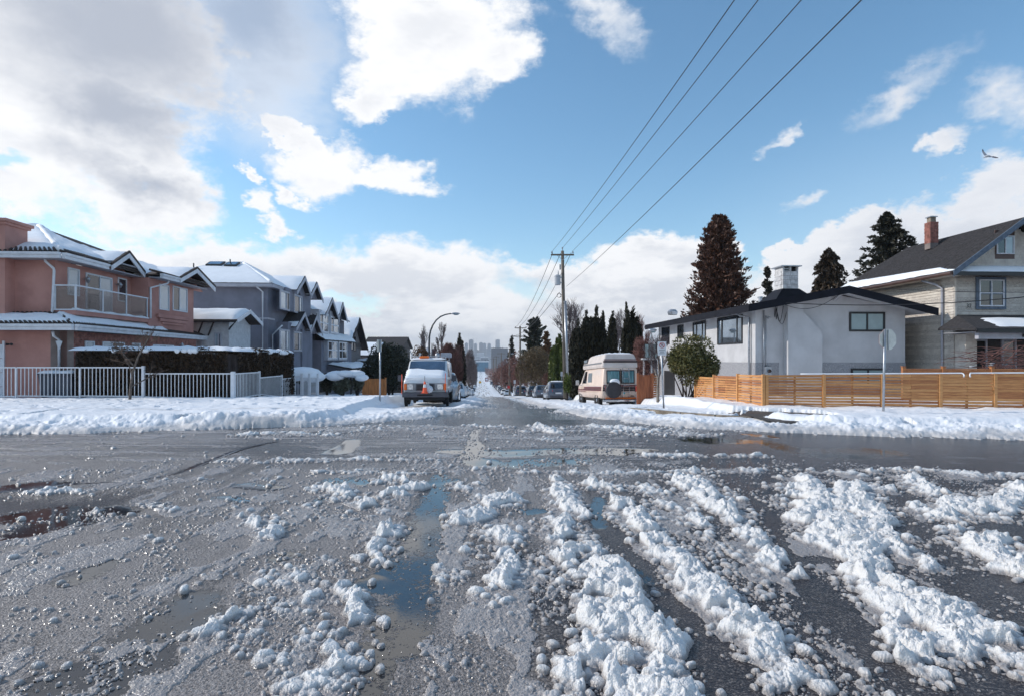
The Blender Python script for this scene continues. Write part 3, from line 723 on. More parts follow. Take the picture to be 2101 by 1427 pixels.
def slush_mesh():
    ys = np.geomspace(2.05, 15.5, 1000); us = np.linspace(-1.0, 1.0, 1400)
    Y, U = np.meshgrid(ys, us, indexing='ij'); X = (U*(Y+.25)).astype(np.float32); Y = Y.astype(np.float32)
    wx = (fbm(X*5, Y*5, 3, 11)-.5)*.20; wy = (fbm(X*5, Y*5, 3, 23)-.5)*.20
    t0 = sample(T, X+wx*1.5, Y+wy*1.5)
    brk = np.clip((fbm(X*4.3, Y*4.3, 3, 71)-.36)*5.0, 0, 1); t0 = t0*(.12+.88*brk); t0 = np.where(t0 < .010, 0, t0-.010)
    c_at = lambda a, b: np.clip(np.maximum(sample0(C, a, b), np.where(b < 9.3, .30, .04)*sample0(S, a, b))*(1-.85*sample0(NB, a, b))*(1-.75*np.clip(sample0(W, a, b), 0, 1)), 0, 1)
    t_at = lambda a, b: np.clip(sample0(T, a, b)*14, 0, 1)
    act = (sample(C, X, Y) > .02) | (t0 > 0) | (sample(S, X, Y) > .15)
    xs, yz = X[act], Y[act]; wxa = wx[act]*.15; wya = wy[act]*.15; xa = (xs+wxa).astype(np.float64); ya = (yz+wya).astype(np.float64); ta = t0[act]
    patch = fbm(xs*1.7, yz*1.1, 3, 41)
    cr = lambda k: (lambda a, b: c_at(a, b)*k*np.clip((fbm(a*3.1, b*2.0, 2, 77)-.36)*4.2, .10, 1))
    # thin sheets of wet slush between the chunks, dragged out along the traffic
    sden = np.clip(np.maximum(sample(C, xs, yz)*np.where(yz < 9.3, 1, .6), sample(S, xs, yz)*np.where(yz < 9.3, .65, .35))*(1-.8*sample(NB, xs, yz))*(1-.9*np.clip(sample(W, xs, yz), 0, 1)), 0, 1)
    sh = np.clip((fbm(xs*3.4+yz*.19, yz*1.5, 4, 131, .6)-.57+.14*sden)*8, 0, 1)*np.clip(sden*2.2, 0, 1)
    sx = np.clip((fbm(xs*.9, yz*5.5, 4, 161, .6)-.53+.14*sden)*8, 0, 1)*np.clip(sden*3.2, 0, 1)*(.3+.7*(vn(xs*.7, yz*1.6, 171) > .45))
    cz = np.clip((yz-9.3)/.9, 0, 1); sh = sh*(1-cz)+sx*cz
    gran = np.maximum(0, vn(xs*62, yz*62, 141)*.55+vn(xs*125, yz*125, 142)*.45-.22)
    sheet = sh*(.004+.011*gran+.010*np.maximum(0, vn(xs*19, yz*19, 143)-.4))
    L4 = lumps(xa, ya, .15, t_at, 101, .45, .85); L3 = lumps(xa+9, ya, .085, lambda a, b: t_at(a-9, b), 151, .4, .8)
    L2 = lumps(xa, ya+5, .045, lambda a, b: np.clip(t_at(a, b-5)*.9, 0, 1), 201, .4, .8)
    L1 = lumps(xa+3, ya+2, .024, lambda a, b: np.ones_like(a)*.8, 251, .4, .75)
    sk = lambda k: (lambda a, b: sample0(SK, a, b)*k*(1-.8*sample0(NB, a, b))*np.clip((fbm(a*4.1, b*3.0, 2, 87)-.33)*4.2, .02, 1))
    K4 = lumps(xa, ya, .17, sk(.42), 291, .22, .46); K3 = np.maximum(lumps(xs, yz, .105, cr(.22), 301, .22, .5), lumps(xa, ya, .10, sk(.8), 311, .25, .6)); K2 = np.maximum(lumps(xs, yz, .06, cr(.55), 401, .25, .55), lumps(xa, ya, .055, sk(.95), 411, .3, .65))
    K3 = np.maximum(K3, K4*(.8+.3*vn(xs*40, yz*40, 299))); K1 = lumps(xs, yz, .032, cr(.9), 501, .25, .6)
    K0 = lumps(xs, yz, .017, cr(.8), 601, .3, .6)
    body = ta*(.22+.62*fbm(xs*6, yz*6, 3, 31))
    hh = body+np.where(ta > .003, np.minimum(1, ta/.045)*(L4*.26+L3*.42+L2*.75+L1*.75), 0)
    kk = np.maximum.reduce([K3*.85, K2*.85, K1*.8, K0*.75])
    kk = np.maximum(kk, sheet)+.4*np.minimum(kk, sheet)
    hh = np.where(hh > .004, np.maximum(hh, kk*.9)+.25*kk, kk)
    hh = hh+np.where(hh > .012, (vn(xs*95, yz*95, 61)-.5)*.006, 0)
    Hh = np.full(X.shape, -1.0, np.float32); Hh[act] = hh
    Z = np.interp(Y, PY, PZ)+np.maximum(Hh, 0)-.004+np.where(Hh > .004, .004, -.006)
    n, m = Y.shape; idx = np.arange(n*m).reshape(n, m)
    on = Hh > .0045
    cell = on[:-1, :-1] | on[:-1, 1:] | on[1:, 1:] | on[1:, :-1]
    Fq = np.stack([idx[:-1, :-1], idx[:-1, 1:], idx[1:, 1:], idx[1:, :-1]], -1)[cell]
    used = np.zeros(n*m, bool); used[Fq.ravel()] = True; mp = np.cumsum(used)-1
    ov = np.clip(np.maximum(Hh, 0), 0, .10)   # lumps bulge sideways over their feet
    Xo = X+(fbm(X*11, Y*11, 2, 91)-.5)*ov*1.0; Yo = Y+(fbm(X*11, Y*11, 2, 95)-.5)*ov*1.0
    V = np.stack([Xo, Yo, Z], -1).reshape(-1, 3)[used]
    thick = np.maximum(Hh, 0).ravel()[used]
    print('slush quads', len(Fq))
    o = np_mesh('slush', V, mp[Fq], M['slush'], smooth=True, attrs={'thick': thick}); o['kind'] = 'stuff'
# ---- snow on the verges
def edge_pts(px_list):
    out = []
    for px, py in px_list:
        Y = GY(py); out.append(((px-CX)/F*Y, Y))
    return out
EL = edge_pts([(-600,900),(0,892),(200,888),(400,881),(600,876),(700,872),(780,868),(850,862),(930,851),(975,838),(992,829),(992,825),(1000,820)])
ER = edge_pts([(2700,915),(2101,903),(1800,894),(1600,886),(1420,878),(1300,868),(1200,855),(1138,842),(1110,831),(1072,820)])
EL.sort(key=lambda p: p[1]); ER.sort(key=lambda p: p[1])
elY = [p[1] for p in EL]+[80, 121, 150, 400]; elX = [p[0] for p in EL]+[axis(80)-2.0, axis(121)-2.4, axis(150)-5.2, axis(400)-5.2]
erY = [p[1] for p in ER]+[80, 121, 150, 400]; erX = [p[0] for p in ER]+[axis(80)+1.9, axis(121)+2.4, axis(150)+5.2, axis(400)+5.2]
def snow_side(X, Y):
    """signed depth (m) inside the snow on either side"""
    dl = np.minimum(np.interp(Y, elY, elX)-X, 60); yl = np.interp(X, [p[0] for p in EL if p[0] < 0], [p[1] for p in EL if p[0] < 0])
    dl = np.where(Y < 19, np.minimum(dl, (Y-yl)), dl)
    er = sorted([p for p in ER if p[0] > .5], key=lambda p: p[0])
    dr = X-np.interp(Y, erY, erX); yr = np.interp(X, [p[0] for p in er], [p[1] for p in er])
    dr = np.where(Y < 19, np.minimum(dr, (Y-yr)), dr)
    return dl, dr
def base_z(X, Y):
    """bare ground: road inside the kerbs, lots outside"""
    pr = np.interp(Y, PY, PZ); lt = np.interp(Y, LY, LZ); ax = 1.98-.0546*Y
    # kerb distance: outside |x-axis|>5.3 and beyond the cross street kerb at y 14.6
    k1 = np.abs(X-ax)-5.9; k2 = np.where(X < ax, Y-14.9, Y-14.2)
    k = np.minimum(k1, k2); r = 2.0   # rounded corner
    cornr = np.where((k1 < r) & (k2 < r) & (k1 > -6) & (k2 > -6), r-np.hypot(np.maximum(r-k1, 0), np.maximum(r-k2, 0)), k)
    f = np.clip(cornr/.25, 0, 1)
    return pr*(1-f)+lt*f, cornr
def verge_mesh():
    ys = np.geomspace(11.6, 330, 800); us = np.linspace(-1.05, 1.05, 1180)
    Y, U = np.meshgrid(ys, us, indexing='ij'); X = (U*(Y+1)).astype(np.float32); Y = Y.astype(np.float32)
    ex = (fbm(X*1.3, Y*1.3, 3, 3)-.5)*.9+(fbm(X*7, Y*7, 3, 4)-.5)*.34
    dl, dr = snow_side(X, Y); d = np.maximum(dl, dr)+ex*np.clip(30/Y, .2, 1)
    bz, kd = base_z(X, Y)
    near = np.clip((60-Y)/25, 0, 1)
    tk = .115*np.clip(d/1.3, 0, 1)**.7
    berm = np.exp(-((d-.9)/.6)**2)*.055*(.4+1.2*fbm(X*.9, Y*.9, 2, 66))+np.exp(-((kd-.1)/.35)**2)*.05
    act = (d > -1.1) & (Y < 62)
    lx = np.zeros_like(X)
    one = lambda a, b: np.ones_like(a)
    xa, ya, da = X[act], Y[act], d[act]
    rim = np.clip(1-np.abs(da-.8)/1.5, 0, 1)**.7*np.clip(.25+da/.9, 0, 1)
    wxa = (vn(xa*6, ya*6, 21)-.5)*.08
    Lm = lumps(xa+wxa, ya, .22, lambda a, b: one(a, b)*.6, 701, .3, .8)*.42+lumps(xa, ya+wxa, .11, lambda a, b: one(a, b)*.8, 711, .3, .8)*.55+lumps(xa, ya, .055, lambda a, b: one(a, b)*.7, 716, .3, .8)*.5
    lx[act] = Lm*rim*.75
    # crumbs thrown out onto the road
    cr = lumps(xa, ya, .14, lambda a, b: np.full_like(a, .42), 721, .2, .5)*(da < .12)*(da > -1.0)*np.clip(1+da/1.0, 0, 1)
    # footprints and old tracks in the softer snow
    foot = (fbm(X*.8, Y*.8, 3, 8)-.5)*.12+(fbm(X*3.2, Y*3.2, 3, 9)-.5)*.07
    pr = lumps(X[act], Y[act], .55, lambda a, b: np.clip((vn(a*.25, b*.25, 91)-.35)*2.2, 0, .6), 801, .2, .34)
    fp = np.zeros_like(X); fp[act] = -np.minimum(pr, .09)*.8
    hs = tk*(.75+.6*fbm(X*.45, Y*.45, 3, 15))+berm+foot*np.clip(d/.8, 0, 1)+lx+fp*np.clip((d-.8)/.6, 0, 1)
    for cx, cy, hw, hl, rz in ((axis(26.7)-4.2, 25.6, 1.15, 4.2, RZ), (5.35, 31.0, 1.2, 4.8, .10), (axis(51.5)+4.66, 51.5, 1.0, 2.4, RZ), (axis(62)-4.2, 62, 1, 2.3, RZ)):
        c_, s_ = math.cos(rz), math.sin(rz); u_ = (X-cx)*c_+(Y-cy)*s_; v_ = -(X-cx)*s_+(Y-cy)*c_
        q_ = np.clip(np.maximum(np.abs(u_)-hw, np.abs(v_)-hl)/.5, 0, 1); hs = hs*(.12+.88*q_)
    # bare places: kerb, dark path and turf showing on the right-hand corner
    def hole(px, py, rx, ry, rot=0.0, dz=.12):
        nonlocal hs
        Yc = (H-dz)*F/(py-HY); Xc = (px-CX)/F*Yc; ax_ = rx/F*Yc; ay_ = Yc-(H-dz)*F/(py+ry-HY)
        c, s = math.cos(rot), math.sin(rot); u = (X-Xc)*c+(Y-Yc)*s; v = -(X-Xc)*s+(Y-Yc)*c
        q = np.hypot(u/ax_, v/ay_)+(fbm(X*4, Y*4, 3, 55)-.5)*.5
        hs = np.where(d > .1, hs-np.clip((1.12-q)/.25, 0, 1)*.5, hs)
    hole(1600,850,85,7); hole(1660,852,45,6); hole(1570,847,60,4.5); hole(1420,840,110,2.6, -.10); hole(1510,850,26,2.2); hole(82,855,16,5); hole(400,861,32,4); hole(1730,864,22,2.5); hole(1790,866,14,2.2); hole(1865,872,10,2); hole(1350,829,30,2)
    on = (d > .02) & (hs > .012)
    Z = bz+np.where(on, hs, -.05); crz = np.zeros_like(X); crz[act] = cr
    crm = (~on) & (crz > .01) & (d < .12); Z = np.where(crm, np.interp(Y, PY, PZ)+crz, Z); on = on | crm
    n, m = Y.shape; idx = np.arange(n*m).reshape(n, m)
    cell = on[:-1, :-1] | on[:-1, 1:] | on[1:, 1:] | on[1:, :-1]
    # coarse enough far away
    Fq = np.stack([idx[:-1, :-1], idx[:-1, 1:], idx[1:, 1:], idx[1:, :-1]], -1)[cell]
    used = np.zeros(n*m, bool); used[Fq.ravel()] = True; mp = np.cumsum(used)-1
    V = np.stack([X, Y, Z], -1).reshape(-1, 3)[used]
    dirt = np.clip(1.1-d/.9, 0, 1); dirt = np.maximum(dirt, np.clip((.10-hs)/.10, 0, 1)*.6)
    dirt = np.maximum(dirt, .55*np.exp(-((Y-(17.6+.02*X))/.25)**2)*(X < -2))
    print('verge quads', len(Fq))
    o = np_mesh('verge_snow', V, mp[Fq], M['ploughed'], smooth=True, attrs={'dirt': dirt.ravel()[used]}); o['kind'] = 'stuff'
def lots_mesh():
    ys = np.concatenate([np.linspace(14, 60, 120), np.geomspace(61, 14000, 120)]); us = np.linspace(-1, 1, 220)
    Y, U = np.meshgrid(ys, us, indexing='ij'); X = np.sign(U)*np.abs(U)**1.6*np.maximum(1.6*Y, 60)
    bz, kd = base_z(X, Y)
    inside = kd < .05
    Z = np.where(inside, np.interp(Y, PY, PZ)-.35, bz)-.0
    n, m = Y.shape; idx = np.arange(n*m).reshape(n, m)
    Fq = np.stack([idx[:-1, :-1], idx[:-1, 1:], idx[1:, 1:], idx[1:, :-1]], -1).reshape(-1, 4)
    m_ = bpy.data.materials.new('winter_ground'); m_.use_nodes = True; g = NG(m_.node_tree); b = m_.node_tree.nodes['Principled BSDF']
    pos = g.new('ShaderNodeNewGeometry').outputs['Position']; x, y, z = g.sep(pos)
    n1 = g.noise(pos, .05, 5, .6); n2 = g.noise(pos, 24, 4, .7); n3 = g.noise(pos, 1.1, 4, .6)
    soil = g.mix(g.mr(n2, .35, .65), (.095, .075, .068), (.045, .034, .028))
    far = g.mr(y, 40, 80); sn = g.m('MULTIPLY', far, g.mr(n1, .40, .55))
    g.l.new(g.mix(sn, soil, (.72, .75, .80)), b.inputs['Base Color']); b.inputs['Roughness'].default_value = .9
    g.l.new(g.bump(n2, .8, .02), b.inputs['Normal'])
    o = np_mesh('ground', np.stack([X, Y, Z], -1).reshape(-1, 3), Fq, m_, smooth=True); o['kind'] = 'structure'
    # ground behind and beside the camera (outside the picture)
    mb = MB()
    mb.poly([(-300, -300, -.02), (300, -300, -.02), (300, -12, -.02), (-300, -12, -.02)])
    o = mb.build('ground', M['snow']); o['kind'] = 'structure'
def kerbs():
    # concrete kerb bending round the right-hand corner, partly clear of snow
    pts = []
    for px, py in [(1290,830),(1330,834),(1400,842),(1470,848),(1545,853)]:
        Y = (H-.13)*F/(py-HY); pts.append(Vector(((px-CX)/F*Y, Y, 0)))
    for i in range(len(pts)-1):
        a, b = pts[i], pts[i+1]; d = (b-a).normalized(); nrm = Vector((d.y, -d.x, 0))
        mb = MB(); w = .09; a2 = a+d*.012; b2 = b-d*.012
        za = prof(a.y)-.1; zt = .16+min(0, prof(a.y)); zt2 = .16+min(0, prof(b.y))
        mb.hexa([a2+nrm*w+Vector((0, 0, za)), b2+nrm*w+Vector((0, 0, za)), b2-nrm*w+Vector((0, 0, za)), a2-nrm*w+Vector((0, 0, za))],
                [a2+nrm*w+Vector((0, 0, zt)), b2+nrm*w+Vector((0, 0, zt2)), b2-nrm*w+Vector((0, 0, zt2)), a2-nrm*w+Vector((0, 0, zt))])
        o = mb.build('kerb', M['concrete'], bevel=.02); o['kind'] = 'structure'
    # damp path crossing the right-hand verge
    mb = MB()
    q = []
    for px, py in [(1520,848),(1590,866),(1690,866),(1740,846)]:
        Y = (H-.135)*F/(py-HY); q.append(((px-CX)/F*Y, Y, .137))
    mb.poly(q); o = mb.build('path', M['concrete_dark']); o['kind'] = 'structure'
asphalt_mat(); slush_mat(); road_mesh(); slush_mesh(); verge_mesh(); lots_mesh(); kerbs()
# ================================================================ HOUSES
def window(fr, r, root, fm, pm, fw=.06, mull=(), bars=(), n=.0, proud=.05, name='window', panes=None, sill=None):
    """framed window lying on a wall frame; r=(t0,t1,z0,z1); mull/bars: fractions of vertical / horizontal divisions"""
    t0, t1, z0, z1 = r
    mb = MB()
    mb.ob(fr, t0, t1, n, n+proud, z0, z0+fw); mb.ob(fr, t0, t1, n, n+proud, z1-fw, z1)
    mb.ob(fr, t0, t0+fw, n, n+proud, z0+fw, z1-fw); mb.ob(fr, t1-fw, t1, n, n+proud, z0+fw, z1-fw)
    cuts = [t0+fw]
    for q in mull:
        tq = t0+(t1-t0)*q; mb.ob(fr, tq-fw*.45, tq+fw*.45, n, n+proud*.9, z0+fw, z1-fw); cuts += [tq-fw*.45, tq+fw*.45]
    for q in bars:
        zq = z0+(z1-z0)*q
        cc = sorted(cuts+[t1-fw])
        for a, b in zip(cc[0::2], cc[1::2]): mb.ob(fr, a, b, n, n+proud*.8, zq-fw*.4, zq+fw*.4)
    if sill: mb.ob(fr, t0-.06, t1+.06, n, n+proud+.07, z0-.07, z0-.004)
    w = mb.build(name, fm, root)
    cc = sorted(cuts+[t1-fw]); zz = [z0+fw]
    for q in bars: zq = z0+(z1-z0)*q; zz += [zq-fw*.4, zq+fw*.4]
    zz.append(z1-fw); k = 0
    for a, b in zip(cc[0::2], cc[1::2]):
        for c, d in zip(zz[0::2], zz[1::2]):
            pmx = pm[k % len(pm)] if isinstance(pm, (list, tuple)) else pm; k += 1
            MB().ob(fr, a, b, n, n+proud*.35, c, d).build('pane', pmx, w)
    return w
def V3(a, b, c): return Vector((a, b, c))
def downpipe(pts, r, root, m=None, name='downpipe'): return MB().tube(pts, r, 8).build(name, m or M['white_trim'], root, smooth=True)

# ---------------------------------------------------------------- pink house (front left)
def pink_house():
    root = thing('house', 'two storey pink stucco house with brick base, balcony and snow covered hip roof', 'house', (-24, 32, .1))
    A = Fr(P(113, 0, 26.5).x, 26.5, DR.x, DR.y)                 # upper street-side wall
    Ff = Fr(A.o.x, 26.5, CR.x, CR.y)                            # front wall, t negative to the left
    z_low, z_mid, z_up = -.1, 3.30, 6.195
    tA0, tA1 = 0, A.t(268); Cw = Fr(*(A.o+A.d*tA1+A.n*.95).xy, DR.x, DR.y); tC1 = Cw.t(397)
    # walls: body (to the left out of frame) + bay
    mb = MB()
    W0 = 12.0
    def P3(fr, t, n, z): return fr.pt(t, n, z)
    mb.ob(A, 0, tA1+tC1-.35, -W0, 0, z_low, z_up)
    mb.ob(A, tA1, tA1+tC1, 0, .95, z_mid-.4, z_up)
    # lower storey stands further out under the skirt roof
    low = Fr(P(152, 0, 25.9).x, 25.9, DR.x, DR.y)
    mb.build('wall', M['stucco_pink'], root)
    mb = MB(); mb.ob(low, -.0, .55, -9, -.3, z_low, z_mid-.3)
    mb.build('wall', M['stucco_pink'], root)
    # brick courses on the street side of the lower storey
    mb = MB(); L = low.t(402)
    mb.ob(low, 0, L, -1.0, -.012, z_low, z_mid-.3, 1)
    rs = random.Random(3); zc = z_low; row = 0
    while zc < z_mid-.36:
        t = (-.12 if row % 2 else 0.0)
        while t < L-.05:
            a = max(t, 0); b = min(t+.235, L)
            if b-a > .04: mb.ob(low, a, b, -.012, .004+rs.random()*.007, zc, zc+.066, 0)
            t += .247
        zc += .078; row += 1
    o = mb.build('brickwork', [M['brick_red'], M['mortar']], root, stuff=True)
    mb = MB(); zc = z_low; row = 0      # brick return at the corner, facing the camera
    lf = Fr(low.o.x, low.o.y, CR.x, CR.y)
    # skirt roof between storeys
    ev = .55
    c0 = P(-60, 664, 25.2); c1 = P(152, 668, 25.2); c2 = P(425, 689, 38.9)
    zt = z_mid+.55
    up0 = V3(A.o.x-8, 26.5-.3, zt); up1 = A.pt(0, .02, zt-.02); up2 = A.pt(tA1+tC1, .02, zt-.05)
    e0 = V3(c1.x-8, c1.y-.45, 3.2); e1 = V3(c1.x, c1.y, 3.2); e2 = V3(c2.x, c2.y, 3.2)
    mb = MB()
    mb.prism([e0, e1, up1, up0], (0, 0, -.08)); mb.prism([e1, e2, up2, up1], (0, 0, -.08))
    mb.build('skirt_roof', M['tile_brown'], root)
    # tile ribs along the skirt eave
    mb = MB()
    for k in range(70):
        u = (k+.5)/70; p = e1.lerp(e2, u); q = up1.lerp(up2, u); mb.tube([p+V3(0, 0, .03), p.lerp(q, .95)+V3(0, 0, .03)], .055, 5)
    for k in range(40):
        u = (k+.5)/40; p = e0.lerp(e1, u); q = up0.lerp(up1, u); mb.tube([p+V3(0, 0, .03), p.lerp(q, .95)+V3(0, 0, .03)], .055, 5)
    mb.build('roof_tiles', M['tile_brown'], root, stuff=True, smooth=True)
    mb = MB()
    mb.blanket(e0.lerp(up0, .12), e1.lerp(up1, .12), up1.lerp(e1, .25), up0.lerp(e0, .1), 60, 8, .15, 0, .6, .05, 1)
    mb.blanket(e1.lerp(up1, .05), e1.lerp(e2, .66).lerp(up1.lerp(up2, .66), .1), up1.lerp(up2, .64), up1, 60, 8, .17, 0, .6, .05, 2)
    mb.build('snow_layer', M['snow'], root, smooth=True)
    # gutters / fascia
    def gutter(a, b, h=.26, dpt=.14, out=V3(0, 0, 0), nm='gutter', m=None):
        a = Vector(a); b = Vector(b); d = (b-a).normalized(); n = Vector((d.y, -d.x, 0)).normalized()
        mb = MB()
        mb.hexa([a+n*dpt-V3(0, 0, h), b+n*dpt-V3(0, 0, h), b-V3(0, 0, h), a-V3(0, 0, h)], [a+n*dpt-V3(0, 0, h*.45), b+n*dpt-V3(0, 0, h*.45), b-V3(0, 0, h*.45), a-V3(0, 0, h*.45)])
        mb.hexa([a+n*(dpt+.05)-V3(0, 0, h*.43), b+n*(dpt+.05)-V3(0, 0, h*.43), b-V3(0, 0, h*.43), a-V3(0, 0, h*.43)], [a+n*(dpt+.06), b+n*(dpt+.06), b, a])
        return mb.build(nm, m or M['white_trim'], root)
    gutter(e0+V3(0, 0, .02), e1+V3(0, -.0, .02)); gutter(e1+V3(0.01, 0.01, .018), e2+V3(0, 0, .018))
    # soffits
    mb = MB(); mb.prism([e0-V3(0, -.02, .2), e1-V3(.02, 0, .2), low.pt(0, -.3, 3.0), low.pt(0, -9, 3.0)], (0, 0, .05))
    mb.prism([e1-V3(.02, 0, .2), e2-V3(.02, 0, .2), low.pt(L, -1.2, 3.0), low.pt(0, -1.2, 3.0)], (0, 0, .04)); mb.build('soffit', M['grey_soffit'], root)
    # upper roof
    ze = 6.43
    f0 = P(-90, 520, 25.9); f0.z = ze; f1 = P(126, 520, 25.9); f1.z = ze
    g1 = A.pt(A.t(197)-.2, .62, ze)      # foot of first gable
    gk = P(235, 521, 31.6); g1r = A.pt(A.t(269)+.2, .75, ze)
    f3 = Cw.pt(0, .62, ze); f4 = Cw.pt(Cw.t(343)-.1, .62, ze); f5 = Cw.pt(tC1+.55, .62, ze)
    ridge0 = P(-60, 465, 31.5); ridge1 = P(80, 465, 31.5); zr = ridge1.z
    ridge0.z = zr
    back1 = A.pt(tA1+tC1+.3, -6, zr)
    e_f0 = V3(f1.x-10, f1.y-.5, ze)
    mb = MB()
    mb.prism([e_f0, f1, ridge1, ridge0+V3(-3, 0, 0)], (0, 0, -.06))
    rb = A.pt(A.t(269), -3.0, 8.35)
    k1 = A.pt(tA1-1.2, -2.6, 7.75); 
    k2 = A.pt(tA1+tC1-.6, -1.6, 7.55)
    mb.prism([f1, A.pt(tA1+.3, .62, ze), k1, ridge1], (0, 0, -.06)); mb.prism([A.pt(tA1+.3, .62, ze), f3, f5, k2, k1], (0, 0, -.06))
    mb.prism([k1, k2, A.pt(tA1+tC1, -9, zr), ridge1], (0, 0, -.06)); mb.prism([f5, A.pt(tA1+tC1+.5, -8, ze), k2], (0, 0, -.06))
    mb.build('roof', M['tile_brown'], root)
    mb = MB()
    mb.blanket(e_f0.lerp(ridge0, .05), f1.lerp(ridge1, .06), ridge1, ridge0+V3(-3, 0, 0), 40, 14, .16, 0, .4, .02, 3)
    mb.blanket(f1.lerp(ridge1, .05), A.pt(tA1+.3, .62, ze).lerp(k1, .05), k1, ridge1, 50, 14, .17, 0, .4, .02, 4)
    mb.blanket(A.pt(tA1+.3, .62, ze).lerp(k1, .03), f5.lerp(k2, .04), k2, k1, 36, 12, .17, 0, .4, .02, 5); mb.blanket(k1, k2, A.pt(tA1+tC1, -9, zr), ridge1, 20, 12, .17, 0, .4, .02, 6); mb.blanket(f5.lerp(k2, .04), A.pt(tA1+tC1+.5, -8, ze), k2, k2, 12, 6, .15, 0, .4, .02, 7)
    for p, q in ((f1, ridge1), (ridge0+V3(-3, 0, 0), ridge1), (ridge1, k1), (k1, k2), (f5, k2)): mb.tube([p.lerp(q, .03+.97*i/14)+V3(0, 0, .04+.02*math.sin(i*2.1)) for i in range(15)], .13, 8)
    mb.build('snow_layer', M['snow'], root, smooth=True)
    mb = MB()                                   # ridge and eave tiles
    for k in range(46):
        u = k/46; p = e_f0.lerp(f1, u)+V3(0, -.02, .05); mb.tube([p, p.lerp(ridge0.lerp(ridge1, u), .12)], .06, 5)
    for k in range(60):
        u = k/60; p = f1.lerp(A.pt(tA1+.3, .64, ze), u)+V3(0, 0, .05); mb.tube([p, p.lerp(ridge1.lerp(k1, u), .12)], .06, 5)
    for k in range(40):
        u = k/40; p = f3.lerp(f5, u)+V3(0, 0, .05); mb.tube([p, p.lerp(k1.lerp(k2, u), .12)], .06, 5)
    mb.build('roof_tiles', M['tile_brown'], root, stuff=True, smooth=True)
    gutter(e_f0, f1); gutter(f1+V3(.01, .01, -.004), g1+V3(0, 0, -.004)); gutter(A.pt(A.t(275), .62, ze), A.pt(tA1+.1, .62, ze)); gutter(f3, f4); 
    mb = MB(); mb.prism([e_f0-V3(0, 0, .22), f1-V3(0, 0, .22), A.pt(0, 0, ze-.24), V3(A.o.x-10, 26.2, ze-.24)], (0, 0, .04))
    mb.prism([f1-V3(0, 0, .225), A.pt(tA1, .62, ze-.225), A.pt(tA1, 0, ze-.225), A.pt(0, 0, ze-.225)], (0, 0, .04)); mb.prism([f3-V3(0, 0, .23), f5-V3(0, 0, .23), Cw.pt(tC1, 0, ze-.23), Cw.pt(0, 0, ze-.23)], (0, 0, .04)); mb.build('soffit', M['grey_soffit'], root)
    # gables: white barge boards, dark verge tiles
    def gable(fr, ta, tk, tb, zk, zf, n, back, inner=True, wall=None):
        mb = MB(); h = .26
        a, k, b = fr.pt(ta, n, zf), fr.pt(tk, n, zk), fr.pt(tb, n, zf)
        for p, q in ((a, k), (k, b)):
            mb.prism([p-V3(0, 0, h), q-V3(0, 0, h), q, p], fr.n*.05)
        mb.build('barge_board', M['white_trim'], root)
        mb = MB()
        for p, q in ((a, k), (k, b)):
            mb.prism([p+V3(0, 0, .004), q+V3(0, 0, .004), q+V3(0, 0, .13), p+V3(0, 0, .13)], fr.n*.07-fr.n*.0)
            mb.prism([p+V3(0, 0, .0), q, q-fr.n*back, p-fr.n*back], (0, 0, .06))
        mb.build('verge_tiles', M['tile_brown'], root)
        mb = MB()
        s = -fr.n*.12; e = -fr.n*back
        mb.blanket(a+s+V3(0, 0, .06), k+s+V3(0, 0, .07), k+e+V3(0, 0, .07), a+e+V3(0, 0, .06), 10, 10, .12, 0, .4, .02, 6)
        mb.blanket(k+s+V3(0, 0, .06), b+s+V3(0, 0, .07), b+e+V3(0, 0, .07), k+e+V3(0, 0, .06), 10, 10, .12, 0, .4, .02, 7)
        mb.build('snow_layer', M['snow'], root, smooth=True)
        if wall:
            mb = MB(); mb.prism([fr.pt(ta+.1, 0, zf-.3), fr.pt(tb-.1, 0, zf-.3), fr.pt(tk, 0, zk-.12)], -fr.n*.2); mb.build('wall', wall, root)
    gable(A, A.t(197), A.t(235), A.t(269), 7.30, 6.42, .72, 3.0, wall=M['stucco_pink'])
    gable(Cw, Cw.t(343), Cw.t(379), Cw.t(418), 7.30, 6.42, .72, 3.0, wall=M['stucco_pink'])
    MB().ob(A, A.t(197)+.15, A.t(269)-.1, .0, .70, 6.62, 6.68).build('soffit', M['grey_soffit'], root)
    # windows upper
    for px0, px1, ya, yb, mu, pm in [(138,162,548,605,(),M['blind']), (241,259,569,618,(),M['glass'])]:
        window(A, A.rect(px0, px1, ya, yb), root, M['white_trim'], pm, .07, mu)
    r = A.rect(175, 229, 559, 640); r = (r[0], r[1], z_mid+.6, r[3]); window(A, r, root, M['white_trim'], [M['glass'], M['blind']], .08, (.52,), name='sliding_door')
    window(Cw, Cw.rect(326, 346, 582, 635), root, M['white_trim'], M['blind'], .07)
    window(Cw, Cw.rect(353.5, 383.5, 586, 637), root, M['white_trim'], [M['glass'], M['blind']], .07, (.45,))
    # stepped sill moulding below the bay windows
    mb = MB()
    t0, t1, z0, z1 = Cw.rect(320, 384, 643, 651); mb.ob(Cw, t0, t1, 0, .16, z0, z1)
    t0, t1, z0, z1 = Cw.rect(325, 379, 652, 659); mb.ob(Cw, t0, t1, 0, .12, z0, z1)
    t0, t1, z0, z1 = Cw.rect(331, 373, 660, 665); mb.ob(Cw, t0, t1, 0, .08, z0, z1)
    mb.build('window_moulding', M['stucco_pink'], root, bevel=.02)
    # windows low
    for px0, px1, ya, yb, mu in [(173,192,699,717,()), (209,254,700,722,(.42,)), (270,286,703,718,()), (309,355,706,722,(.33,.66))]:
        window(low, low.rect(px0, px1, ya, yb), root, M['white_trim'], [M['blind'], M['glass'], M['blind']] if mu else M['blind'], .06, mu, n=.012)
